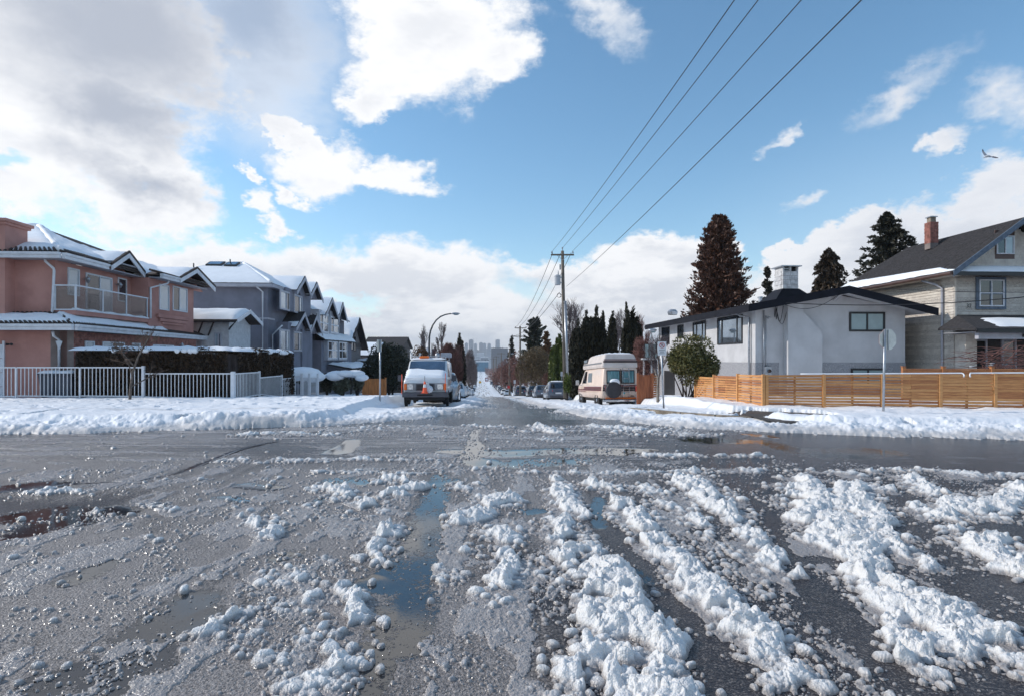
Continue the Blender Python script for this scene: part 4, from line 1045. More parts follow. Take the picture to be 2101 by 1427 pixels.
    t0, t1 = low.t(303), low.t(310); MB().ob(low, t0, t1, .0, .10, z_low, z_mid-.3).build('brick_pier', M['brick_red'], root)
    # wall lanterns
    def lantern(p, fr, nm='wall_lantern'):
        mb = MB(); c = p+fr.n*.22
        mb.tube([p, p+fr.n*.1+V3(0, 0, .08), c+V3(0, 0, .1)], .015, 5); mb.lathe(c-V3(0, 0, .16), [(0, 0), (.05, .02), (.10, .16), (.11, .18), (.03, .30), (0, .33)], 8)
        mb.ball(c+V3(0, 0, .0), .09, n=8)
        return mb.build(nm, M['galv'], root, smooth=True)
    for px, py, fr in [(171,574,A), (238,585,A), (366,708,low)]:
        t, z = fr.hit(px, py); lantern(fr.pt(t, 0, z), fr)
    # balcony
    ty0, ty1 = A.t(121), A.t(296); ty1 = min(ty1, tA1-.05); nb = .95
    mb = MB(); mb.ob(A, -.05, tA1-.02, 0, nb, z_mid+.42, z_mid+.62); mb.build('balcony_slab', M['stucco_pink'], root)
    mb = MB(); mb.ob(A, -.1, tA1-.02, -.02, nb+.05, z_mid+.62, z_mid+.68); mb.build('balcony_edge', M['white_trim'], root)
    zb0, zb1 = z_mid+.68, z_mid+1.72
    rp = [(-.08, .03), (-.08, nb-.03)]
    rail = MB(); posts = []
    def post(t, n): MB().ob(A, t-.03, t+.03, n-.03, n+.03, zb0, zb1).build('railing_post', M['white_trim'], root)
    post(-.05, .04); post(-.05, nb-.02)
    L2 = tA1-.05
    for k in range(1, 4): post(-.05+L2*k/3, nb-.02)
    rail.ob(A, -.10, tA1-.02, nb-.06, nb+.02, zb1, zb1+.06); rail.ob(A, -.10, -.02, .0, nb-.06, zb1, zb1+.06); rail.build('handrail', M['white_trim'], root)
    for k in range(3): MB().ob(A, -.05+L2*k/3+.04, -.05+L2*(k+1)/3-.04, nb-.035, nb-.02, zb0+.03, zb1-.02).build('glass_panel', M['rail_glass'], root)
    MB().ob(A, -.058, -.045, .08, nb-.06, zb0+.03, zb1-.02).build('glass_panel', M['rail_glass'], root)
    mb = MB(); mb.blanket(A.pt(-.1, nb+.03, zb0), A.pt(tA1-.1, nb+.03, zb0), A.pt(tA1-.1, nb-.25, zb0), A.pt(-.1, nb-.25, zb0), 40, 4, .07, 0, .9, .1, 9); mb.build('snow_layer', M['snow'], root, smooth=True)
    # chimney
    cf = Fr(P(10, 0, 25.85).x, 25.85, CR.x, CR.y); ch = MB()
    ch.ob(cf, -2.2, 0, -.75, 0, z_low, z_up+.4); ch.ob(cf, -2.2, 0, -1.3, .0, z_up+.4, 7.75); ch.build('chimney', M['stucco_pink'], root)
    ch = MB(); ch.ob(cf, -2.3, .10, -1.4, .1, 7.66, 7.78); ch.ob(cf, -2.38, .18, -1.48, .18, 7.78, 7.92); ch.build('chimney_cap', M['stucco_pink'], root, bevel=.02)
    # downpipes
    S = lambda px, py, Y: P(px, py, Y)
    downpipe([S(92,527,26.25), S(93,536,26.25), S(110,551,26.4), S(111,556,26.4), S(107,645,26.4), S(105,650,26.4), S(98,655,26.3)], .055, root)
    downpipe([S(108,680,25.4), S(110,689,25.5), S(121,697,25.7), S(121,820,25.8)], .055, root)
    MB().lathe(S(121,716,25.7), [(.05, 0), (.05, .05), (.14, .3), (.15, .36), (.0, .36)], 4).build('rainwater_head', M['white_trim'], root)
    t, z = Cw.hit(326, 566); tc, _ = Cw.hit(306, 580)
    downpipe([Cw.pt(t, .55, 6.15), Cw.pt(t-.05, .5, 6.0), Cw.pt(tc, .08, 5.65), Cw.pt(tc, .08, 3.95)], .055, root)
    # garage door + floodlight at the left edge
    gf = Fr(P(9, 0, 25.75).x, 25.75, CR.x, CR.y)
    mb = MB()
    for k in range(4): mb.ob(gf, -3, -.04, 0, .04, z_low+.62*k+.012, z_low+.62*(k+1)-.012)
    mb.ob(gf, -.04, .04, 0, .07, z_low, 2.52); mb.build('garage_door', M['white_trim'], root)
    MB().ob(gf, -8, 1.2, -1.5, -.02, z_low, z_mid-.3).build('wall', M['stucco_pink'], root)
    mb = MB(); c = P(21, 706, 25.6); mb.tube([c, c-V3(.12, .1, 0)], [.03, .06], 8); mb.tube([c, c+V3(.14, -.1, 0)], [.03, .06], 8); mb.build('floodlight', M['black'], root)
    # front lower wall between garage and brick corner
    return root
pink_house()

def bin_(px, Y, label):
    x = P(px, 0, Y).x; z = lot(Y)+.1
    r = thing('wheelie_bin', label, 'bin', (x, Y, z), 'bins behind the white fence')
    mb = MB(); mb.hexa([(x-.26, Y-.26, z), (x+.26, Y-.26, z), (x+.26, Y+.26, z), (x-.26, Y+.26, z)], [(x-.34, Y-.36, z+.98), (x+.34, Y-.36, z+.98), (x+.34, Y+.34, z+.98), (x-.34, Y+.34, z+.98)]); mb.build('bin_body', M['bin'], r, bevel=.03)
    MB().box(x-.37, x+.37, Y-.39, Y+.37, z+.985, z+1.04).build('lid', M['bin'], r, bevel=.015)
    mb = MB(); mb.blanket((x-.35, Y-.37, z+1.04), (x+.35, Y-.37, z+1.04), (x+.35, Y+.35, z+1.04), (x-.35, Y+.35, z+1.04), 12, 8, .10, 0, .6, .03, px); mb.build('snow_layer', M['snow'], r, smooth=True)
    for s in (-1, 1): MB().cyl((x+s*.24, Y+.25, z+.09), (x+s*.30, Y+.25, z+.09), .09, 10).build('wheel', M['rubber'], r)
    return r
bin_(107, 25.0, 'dark wheelie bin capped with snow, nearer the garage door'); bin_(141, 25.0, 'dark wheelie bin capped with snow, beside the brown hedge')

# ---------------------------------------------------------------- small white house between
def small_house():
    Y0 = 38.6; root = thing('house', 'small white sided house with snowy gable roof between the pink and the blue grey house', 'house', (P(440,0,Y0).x-2, Y0+2, lot(40)))
    G = Fr(P(425, 0, Y0).x, Y0, CR.x, CR.y); wR = G.t(470)
    z0 = lot(40)-.3; ze = P(0, 660, Y0).z; zk = P(0, 633, Y0).z
    fr = Fr(*G.pt(wR, 0, 0).xy, DR.x, DR.y)
    mb = MB(); mb.ob(G, -6, wR, -3.6, 0, z0, ze); mb.build('wall', M['siding_white'], root)
    mb = MB(); k = 0; z = z0
    while z < ze-.1: mb.ob(G, -6, wR+.0, 0, .03 if k % 2 else .026, z, z+.15); z += .16; k += 1
    mb.build('siding_boards', M['siding_white'], root, stuff=True)
    # gable end faces the street
    a = P(492, 670, Y0-.6); kx = P(473, 633, Y0+1.4)
    e0 = G.pt(-6, .6, ze+.1); e1 = G.pt(wR+.75, .6, ze+.1); r0 = G.pt(-6, -1.6, zk); r1 = G.pt(wR+.75, -1.6, zk); b0 = G.pt(-6, -3.9, ze+.1); b1 = G.pt(wR+.75, -3.9, ze+.1)
    mb = MB(); mb.slab([e0, e1, r1, r0], .10); mb.slab([r0, r1, b1, b0], .10); mb.build('roof', M['tile_brown'], root)
    mb = MB(); mb.blanket(e0.lerp(r0, .03), e1.lerp(r1, .03), r1, r0, 40, 10, .26, 0, .3, .02, 21); mb.blanket(r0, r1, b1, b0, 30, 8, .26, 0, .3, .02, 22); mb.build('snow_layer', M['snow'], root, smooth=True)
    mb = MB(); q = fr.n*.78
    mb.prism([G.pt(wR+.76, .6, ze-.1), G.pt(wR+.76, -1.6, zk-.2), G.pt(wR+.76, -1.6, zk+.06), G.pt(wR+.76, .6, ze+.16)], fr.n*.05); mb.prism([G.pt(wR+.76, -1.6, zk-.2), G.pt(wR+.76, -3.9, ze-.1), G.pt(wR+.76, -3.9, ze+.16), G.pt(wR+.76, -1.6, zk+.06)], fr.n*.05); mb.build('barge_board', M['white_trim'], root)
    MB().prism([G.pt(wR, 0, ze), G.pt(wR, -1.6, zk-.1), G.pt(wR, -3.2, ze)], fr.n*.05).build('gable_wall', M['siding_white'], root)
    window(G, G.rect(440, 455, 682, 716), root, M['trim_grey'], [M['blind'], M['glass']], .09, (.6,), n=.03)
    window(G, G.rect(402, 416, 697, 716), root, M['trim_grey'], M['blind'], .09, n=.03)
    # timber brackets and dark gutter
    for px in (424, 446):
        t, _ = G.hit(px); MB().tube([G.pt(t, .55, ze-.05), G.pt(t-.55, .08, ze-.9)], .06, 4).build('bracket', M['bark_dark'], root)
    MB().tube([G.pt(-6, .66, ze), G.pt(wR+.7, .66, ze-.02), G.pt(wR+.2, .3, ze-.4), G.pt(wR+.05, .1, ze-.5)], .06, 6).build('gutter', M['black'], root)
small_house()

# ---------------------------------------------------------------- blue-grey house
def blue_house():
    Y0 = 44.; x0 = P(549, 0, Y0).x
    root = thing('house', 'three level blue grey stucco house with paired gables, white pipes and snowy roof with skylights', 'house', (x0-3, Y0+4, lot(48)))
    G = Fr(x0, Y0, CR.x, CR.y); S = Fr(x0, Y0, DR.x, DR.y)
    ze = P(0, 583, Y0).z; z0 = lot(44)-.6; L = S.t(619)
    mb = MB(); mb.ob(G, -8.5, 0, -L, 0, z0, ze); mb.build('wall', M['stucco_blue'], root)
    zb = G.hit(520, 653)[1]; MB().ob(G, -3, .02, 0, .04, zb-.06, zb+.06).build('belt_trim', M['trim_grey'], root)
    MB().ob(S, -.0, S.t(563), 0, .04, zb-.06, zb+.06).build('belt_trim', M['trim_grey'], root)
    # roof
    ap0 = P(451, 541, Y0+3.6); ap1 = P(500, 541, Y0+3.6); ap1.z = ap0.z; zr = ap0.z
    ov = .55; e0 = G.pt(-9.3, ov, ze); e1 = G.pt(ov, ov, ze); e2 = S.pt(L+ov, ov, ze); e3 = G.pt(-9.3, -L-ov, ze)
    ap2 = S.pt(L-3, -2.8, zr-.3)
    mb = MB()
    mb.prism([e0, e1, ap1, ap0], (0, 0, -.08)); mb.prism([e1, e2, ap2, ap1], (0, 0, -.08)); mb.prism([e0, ap0, ap0+V3(-.5, 2.5, 0), e3], (0, 0, -.08)); mb.build('roof', M['roof_dark'], root)
    mb = MB(); mb.blanket(e0.lerp(ap0, .02), e1.lerp(ap1, .02), ap1, ap0, 40, 12, .16, 0, .2, .01, 31); mb.blanket(e1.lerp(ap1, .02), e2.lerp(ap2, .02), ap2, ap1, 24, 10, .16, 0, .2, .01, 32)
    for p, q in ((e1, ap1), (ap0, ap1), (ap1, ap2), (e2, ap2), (e0, ap0)): mb.tube([p.lerp(q, .02+.98*i/12)+V3(0, 0, .03) for i in range(13)], .13, 8)
    mb.build('snow_layer', M['snow'], root, smooth=True)
    for u, w, sx in ((.14, .38, .9), (.22, .82, .9), (.62, .80, .7)):
        c = (e0*(1-u)+e1*u)*(1-w)+(ap0*(1-u)+ap1*u)*w; up = (ap0-e0).normalized(); up = ((ap0+ap1)*.5-(e0+e1)*.5).normalized()
        a = c+V3(-sx*.7, 0, .16)-up*.35; b = c+V3(sx*.7, 0, .16)-up*.35; c2 = c+V3(sx*.7, 0, .16)+up*.45; d = c+V3(-sx*.7, 0, .16)+up*.45
        sk = MB().prism([a, b, c2, d], (0, 0, .14)).build('skylight', M['black'], root)
        MB().prism([a.lerp(c2, .1)+V3(0, 0, .145), b.lerp(d, .1)+V3(0, 0, .145), c2.lerp(a, .1)+V3(0, 0, .145), d.lerp(b, .1)+V3(0, 0, .145)], (0, 0, .01)).build('pane', M['glass_sky'], sk)
    for u, w in ((.06, .62), (.55, .86)):
        c = (e0*(1-u)+e1*u)*(1-w)+(ap0*(1-u)+ap1*u)*w; MB().cyl(c, c+V3(0, 0, .55), .05, 8).build('vent_pipe', M['black'], root)
    mb = MB(); 
    for a, b in ((e0, e1), (e1, e2)):
        d = (b-a).normalized(); n = V3(d.y, -d.x, 0); mb.hexa([a-V3(0, 0, .26), b-V3(0, 0, .26), b-n*.12-V3(0, 0, .26), a-n*.12-V3(0, 0, .26)], [a-V3(0, 0, .03)+n*.05, b-V3(0, 0, .03)+n*.05, b-n*.12-V3(0, 0, .03), a-n*.12-V3(0, 0, .03)])
    mb.build('gutter', M['trim_grey'], root)
    MB().prism([e1-V3(0, 0, .27), e2-V3(0, 0, .27), S.pt(L, 0, ze-.27), S.pt(0, 0, ze-.27), G.pt(-9, 0, ze-.27), G.pt(-9.3, ov, ze-.27)], (0, 0, .03)).build('soffit', M['grey_soffit'], root)
    # bays with paired gables
    def bay(pa, pb, yk, zlo, zhi, zfoot, pk, win, foot_l, foot_r, nn=.75, tri=True, dark=False):
        ta, tb = S.t(pa), S.t(pb)
        MB().ob(S, ta, tb, .0, nn, zlo, zhi).build('bay', M['stucco_blue'], root)
        tl, tr, tk = S.t(foot_l), S.t(foot_r), S.t(pk)
        zk = H+(HY-yk)/F*(S.pt(tk, nn, 0).y)
        f = Fr(*S.pt(0, nn, 0).xy, DR.x, DR.y)
        MB().prism([f.pt(tl+.2, -.02, zfoot-.05), f.pt(tr-.2, -.02, zfoot-.05), f.pt(tk, -.02, zk-.1)], -f.n*(nn+.1)).build('gable_wall', M['stucco_blue'], root)
        mb = MB()
        for p, q in (((tl, zfoot), (tk, zk)), ((tk, zk), (tr, zfoot))):
            mb.prism([f.pt(p[0], .42, p[1]-.34), f.pt(q[0], .42, q[1]-.34), f.pt(q[0], .42, q[1]), f.pt(p[0], .42, p[1])], f.n*.06)
        mb.build('barge_board', M['trim_grey'], root)
        mb = MB()
        for p, q in (((tl, zfoot), (tk, zk)), ((tk, zk), (tr, zfoot))):
            mb.slab([f.pt(p[0], .46, p[1]+.03), f.pt(q[0], .46, q[1]+.03), f.pt(q[0], -2.2 if tri else -nn, q[1]+.03), f.pt(p[0], -2.2 if tri else -nn, p[1]+.03)], .07)
        mb.build('gable_roof', M['roof_dark'], root)
        if not dark:
            mb = MB()
            for i, (p, q) in enumerate((((tl, zfoot), (tk, zk)), ((tk, zk), (tr, zfoot)))):
                mb.blanket(f.pt(p[0], .40, p[1]+.03), f.pt(q[0], .40, q[1]+.04), f.pt(q[0], -2.2, q[1]+.04), f.pt(p[0], -2.2, p[1]+.03), 8, 8, .14, 0, .3, .02, 41+i)
            mb.build('snow_layer', M['snow'], root, smooth=True)
        else:
            mb = MB(); mb.blanket(f.pt(tl, .42, zfoot+.03), f.pt(tl+(tk-tl)*.35, .42, zfoot+(zk-zfoot)*.35+.04), f.pt(tl+(tk-tl)*.25, -.6, zfoot+(zk-zfoot)*.25+.04), f.pt(tl, -.6, zfoot+.03), 6, 6, .10, 0, .8, .15, 47); mb.build('snow_layer', M['snow'], root, smooth=True)
        px0, px1, ya, yb, pm = win
        r = f.rect(px0, px1, ya, yb); window(f, r, root, M['trim_grey'], pm, .13, (.66,), proud=.08)
    zA = P(0, 634, Y0+1).z; 
    bay(567, 594, 567, zA, ze, ze-.05, 597, (573.5, 593, 593.5, 634, [M['blind'], M['glass']]), 579, 611)
    bay(598, 620, 579, zA-.1, ze, ze-.05, 623, (602, 619, 603, 641, [M['glass'], M['blind']]), 609, 637)
    zf2 = P(0, 663, Y0+1).z-.2
    bay(567, 594, 640, z0+1.0, zf2+.35, zf2, 592, (573, 593, 674, 719, [M['glass_sky'], M['blind']]), 573, 606, nn=.9, tri=False, dark=True)
    bay(598, 620, 647, z0+1.0, zf2+.25, zf2-.1, 618, (601, 618, 679, 720, [M['glass'], M['glass_sky']]), 605, 632, nn=.9, tri=False, dark=True)
    t, z = G.hit(537, 583)
    downpipe([G.pt(t-.2, .5, ze-.25), G.pt(t+.1, .1, ze-.6), G.pt(t+.1, .1, z0)], .065, root)
    downpipe([S.pt(.4, .95, zf2+.0), S.pt(.75, .12, zf2-.7), S.pt(.75, .12, z0)], .06, root)
blue_house()

# ---------------------------------------------------------------- dark grey house with white bay windows
def grey_all():
    S0 = Fr(P(549, 0, 44.).x, 44., DR.x, DR.y); t0 = S0.t(639); o = S0.pt(t0, 0, 0); S = Fr(o.x, o.y, DR.x, DR.y); G = Fr(o.x, o.y, CR.x, CR.y)
    root = thing('house', 'dark grey house with two steep snowy gables over white framed bay windows', 'house', (o.x-3, o.y+3, lot(o.y)))
    Yc = o.y; z0 = lot(Yc)-1.2; ze = P(0, 640, Yc).z; L = S.t(706)
    MB().ob(G, -7, 0, -L, 0, z0, ze).build('wall', M['stucco_dark'], root)
    e1 = G.pt(.6, .5, ze); e2 = S.pt(L+.3, .6, ze); r1 = G.pt(-4.2, .5, ze+2.7); r2 = S.pt(L+.3, -4.2, ze+2.7)
    mb = MB(); mb.slab([e1, e2, r2, r1], .12); mb.slab([G.pt(-8.6, .5, ze), r1, r2, S.pt(L+.3, -8.6, ze)], .12); mb.build('roof', M['roof_dark'], root)
    mb = MB(); mb.blanket(e1, e2, r2, r1, 30, 12, .22, 0, .3, .02, 51); mb.blanket(G.pt(-8.6, .5, ze), r1, r2, S.pt(L+.3, -8.6, ze), 12, 12, .2, 0, .3, .02, 52); mb.build('snow_layer', M['snow'], root, smooth=True)
    mb = MB(); mb.prism([e1-V3(0, 0, .4), r1-V3(0, 0, .4), r1, e1], G.n*.06); mb.prism([r1-V3(0, 0, .4), G.pt(-8.6, .5, ze-.4), G.pt(-8.6, .5, ze), r1], G.n*.06); mb.build('barge_board', M['trim_grey'], root)
    MB().prism([G.pt(0, 0, ze-.1), G.pt(-4.1, 0, ze+2.5), G.pt(-7, 0, ze-.1)], -G.n*.2).build('gable_wall', M['stucco_dark'], root)
    nn = .8; f = Fr(*S.pt(0, nn, 0).xy, DR.x, DR.y)
    zat = lambda t, py: H+(HY-py)/F*f.pt(t, 0, 0).y
    for pa, pb, pk, yk, fl, fr_, yf, wy0, wy1 in [(654,674,674,611,657,687,646,640,681), (677,695,695,620,685,704,650,648,683)]:
        ta, tb, tk, tl, tr = f.t(pa), f.t(pb), f.t(pk), f.t(fl), f.t(fr_)
        if tk < (tl+tr)/2-.5 or True: tk = (tl+tr)/2
        zk = zat(tk, yk); zf = zat(tl, yf); zlo = zat(ta, wy1)
        MB().ob(S, ta, tb, 0, nn, zlo-.15, zf+.5).build('bay', M['trim_grey'], root)
        MB().prism([f.pt(tl+.15, -.05, zf), f.pt(tr-.15, -.05, zf), f.pt(tk, -.05, zk-.2)], -f.n*.6).build('gable_wall', M['stucco_dark'], root)
        m1, m2, m3 = MB(), MB(), MB()
        for i, (p, q) in enumerate((((tl, zf), (tk, zk)), ((tk, zk), (tr, zf)))):
            m1.prism([f.pt(p[0], .45, p[1]-.38), f.pt(q[0], .45, q[1]-.38), f.pt(q[0], .45, q[1]), f.pt(p[0], .45, p[1])], f.n*.06)
            m2.slab([f.pt(p[0], .5, p[1]+.02), f.pt(q[0], .5, q[1]+.02), f.pt(q[0], -3.8, q[1]+.02), f.pt(p[0], -3.8, p[1]+.02)], .08)
            m3.blanket(f.pt(p[0], .44, p[1]+.02), f.pt(q[0], .44, q[1]+.03), f.pt(q[0], -3.8, q[1]+.03), f.pt(p[0], -3.8, p[1]+.02), 8, 8, .2, 0, .3, .02, 55+i)
        m1.build('barge_board', M['trim_grey'], root); m2.build('gable_roof', M['roof_dark'], root); m3.build('snow_layer', M['snow'], root, smooth=True)
        window(f, (ta+.15, tb-.1, zlo, zat(ta, wy0)), root, M['white_trim'], [M['glass'], M['glass'], M['glass_sky'], M['glass_sky']], .16, (.35,), (.5,), proud=.07)
        g2 = Fr(*S.pt(ta-.004, 0, 0).xy, CR.x, CR.y); window(g2, (.08, nn-.04, zlo, zat(ta, wy0)), root, M['white_trim'], M['glass'], .12, (), (.5,), proud=.06)
    # middle skirt roof with snow
    za = zat(f.t(640), 694); z2 = zat(f.t(655), 681)
    a, b, c, d = S.pt(-.2, 1.3, za), S.pt(L+.6, 1.3, za+.15), S.pt(L+.4, 0, za+.9), S.pt(-.2, 0, za+.9)
    MB().slab([a, b, c, d], .12).build('skirt_roof', M['roof_dark'], root); mb = MB(); mb.blanket(a, b, c, d, 40, 6, .28, 0, .6, .03, 61); mb.build('snow_layer', M['snow'], root, smooth=True)
    # lower bays
    f2 = Fr(*S.pt(0, .9, 0).xy, DR.x, DR.y)
    MB().ob(S, f2.t(661), L+.2, 0, .82, z0, za-.1).build('bay', M['stucco_blue'], root)
    for pa, pb, y0, y1 in [(666,686,698,736), (689,706,700,736)]:
        ta, tb = f2.t(pa), f2.t(pb); zl, zh = zat(ta, y1), zat(ta, y0)
        MB().ob(S, ta-.05, tb+.05, .82, 1.2, zl-.12, zh+.1).build('bay', M['trim_grey'], root)
        f3 = Fr(*S.pt(0, 1.2, 0).xy, DR.x, DR.y); window(f3, (ta, tb, zl, zh), root, M['white_trim'], [M['glass'], M['glass'], M['glass_sky'], M['glass_sky']], .15, (.4,), (.5,), proud=.06)
    # camera-facing windows of the side wall
    window(G, (-1.9, -.9, zat(0, 670)+.0, zat(0, 645)), root, M['white_trim'], M['blind'], .12)
    S2 = Fr(S.o.x, S.o.y, CR.x, CR.y)
    window(S, (.4, 2.2, zat(0, 718), zat(0, 698)), root, M['white_trim'], M['glass'], .16, (.33, .66), (.5,), proud=.08)
    downpipe([S.pt(.9, .55, ze-.2), S.pt(1.0, .12, ze-.8), S.pt(1.0, .12, z0)], .07, root, M['black'])
    # porch roof low down, railing
    mb = MB(); zp = zat(5, 750); a, b, c, d = S.pt(2.0, 3.4, zp-.2), S.pt(L+1, 3.4, zp-.1), S.pt(L+1, 1.0, zp+.25), S.pt(2.0, 1.0, zp+.25)
    mb.slab([a, b, c, d], .15); mb.build('porch_roof', M['roof_dark'], root); mb = MB(); mb.blanket(a, b, c, d, 30, 6, .25, 0, .8, .04, 63); mb.build('snow_layer', M['snow'], root, smooth=True)
    for k in range(4): MB().ob(S, 2.3+k*(L-2)/3.3, 2.45+k*(L-2)/3.3, 3.1, 3.25, z0-1, zp-.2).build('porch_post', M['bark_dark'], root)
    mb = MB()
    for k in range(26): mb.ob(S, -3.2+k*.16, -3.17+k*.16, 1.5, 1.53, z0+1.7, z0+2.9)
    mb.ob(S, -3.25, 1.0, 1.49, 1.54, z0+2.9, z0+2.96); mb.ob(S, -3.25, 1.0, 1.49, 1.54, z0+1.64, z0+1.7); mb.build('stair_railing', M['black'], root)
    MB().ob(S, -3.4, 1.2, .2, 1.6, z0-.5, z0+1.6).build('stair_base', M['stone'], root)
grey_all()

# ---------------------------------------------------------------- brown-grey house with steep gable
def brown_house():
    S0 = Fr(P(549, 0, 44.).x, 44., DR.x, DR.y); o = S0.pt(S0.t(709), 0, 0); S = Fr(o.x+.0, o.y, DR.x, DR.y); G = Fr(o.x, o.y, CR.x, CR.y)
    root = thing('house', 'weathered brown grey house with one steep dark gable and thick roof snow', 'house', (o.x-3, o.y+4, lot(o.y)))
    z0 = lot(o.y)-1.5; f = S; zat = lambda t, py: H+(HY-py)/F*f.pt(t, 0, 0).y
    L = S.t(740); ze = zat(S.t(715), 700)
    MB().ob(G, -6, 0, -L, 0, z0, ze).build('wall', M['stucco_brown'], root)
    tk = L*.55; zk = zat(tk, 652); zf = zat(L, 716)
    MB().prism([S.pt(.4, 0, ze-.3), S.pt(L+.5, 0, zf), S.pt(tk, 0, zk-.25)], -S.n*.3).build('gable_wall', M['stucco_brown'], root)
    mb = MB(); m2 = MB(); m3 = MB()
    for i, (p, q) in enumerate((((-.6, ze-.1), (tk, zk)), ((tk, zk), (L+1.4, zf)))):
        mb.prism([S.pt(p[0], .7, p[1]-.4), S.pt(q[0], .7, q[1]-.4), S.pt(q[0], .7, q[1]), S.pt(p[0], .7, p[1])], S.n*.08)
        m2.slab([S.pt(p[0], .75, p[1]+.03), S.pt(q[0], .75, q[1]+.03), S.pt(q[0], -5.5, q[1]+.03), S.pt(p[0], -5.5, p[1]+.03)], .14)
        m3.blanket(S.pt(p[0], .68, p[1]+.03), S.pt(q[0], .68, q[1]+.04), S.pt(q[0], -5.5, q[1]+.04), S.pt(p[0], -5.5, p[1]+.03), 10, 10, .26, 0, .3, .02, 71+i)
    mb.build('barge_board', M['bark_dark'], root); m2.build('roof', M['roof_dark'], root); m3.build('snow_layer', M['snow'], root, smooth=True)
    a, b, c, d = G.pt(-3, .9, ze), G.pt(.9, .9, ze-.1), G.pt(.6, -2.5, ze+1.5), G.pt(-3, -2.5, ze+1.6)
    MB().slab([a, b, c, d], .15).build('lean_roof', M['roof_dark'], root); mb = MB(); mb.blanket(a, b, c, d, 14, 10, .3, 0, .3, .03, 75); mb.build('snow_layer', M['snow'], root, smooth=True)
    for pa, pb, y0, y1 in [(712,716,690,718), (720,724,687,718), (726,729,690,720)]:
        ta, tb = S.t(pa), S.t(pb); window(S, (ta, tb, zat(ta, y1), zat(ta, y0)), root, M['bark_dark'], M['glass'], .08, n=.02)
    zp = zat(L, 738); a, b, c, d = S.pt(L-3, 3.5, zp-.3), S.pt(L+1, 3.5, zp-.3), S.pt(L+1, 0, zp), S.pt(L-3, 0, zp)
    MB().slab([a, b, c, d], .2).build('porch_roof', M['roof_dark'], root); mb = MB(); mb.blanket(a, b, c, d, 12, 6, .3, 0, .5, .03, 77); mb.build('snow_layer', M['snow'], root, smooth=True)
    for k in (L-2.8, L+.8): MB().ob(S, k, k+.2, 3.2, 3.4, z0-1.5, zp-.3).build('porch_post', M['bark_dark'], root)
brown_house()
def far_house(px0, px1, yr, ye, Y, label, snow, name='house'):
    x0, x1 = P(px0, 0, Y).x, P(px1, 0, Y).x; zr = P(0, yr, Y).z; ze = P(0, ye, Y).z; zb = lot(Y)-2
    root = thing(name, label, 'house', ((x0+x1)/2, Y+4, lot(Y)))
    MB().box(x0+.4, x1-.4, Y+.4, Y+8, zb, ze).build('wall', M['stucco_brown'] if snow else M['timber_grey'], root)
    mb = MB(); a, b, c, d = V3(x0, Y-.2, ze), V3(x1, Y-.2, ze), V3(x1, Y+4.2, zr), V3(x0, Y+4.2, zr)
    mb.slab([a, b, c, d], .15); mb.slab([d, c, V3(x1, Y+8.6, ze), V3(x0, Y+8.6, ze)], .15); mb.build('roof', M['roof_dark'], root)
    for s in (x0+.4, x1-.5): MB().prism([V3(s, Y+.4, ze-.05), V3(s, Y+8, ze-.05), V3(s, Y+4.2, zr-.25)], (.1, 0, 0)).build('gable_wall', M['timber_grey'], root)
    if snow: mb = MB(); mb.blanket(a, b, c, d, 20, 8, .3, 0, .3, .02, int(px0)); mb.build('snow_layer', M['snow'], root, smooth=True)
    return root
far_house(742, 829, 689, 712, 96, 'long low house with a bare dark charcoal roof behind the evergreen bush', False)
far_house(700, 775, 700, 728, 84, 'house with a plain snow covered roof behind the steep gable', True)
far_house(1185, 1240, 735, 752, 95, 'low house with snowy roof glimpsed behind the dark cypresses', True)

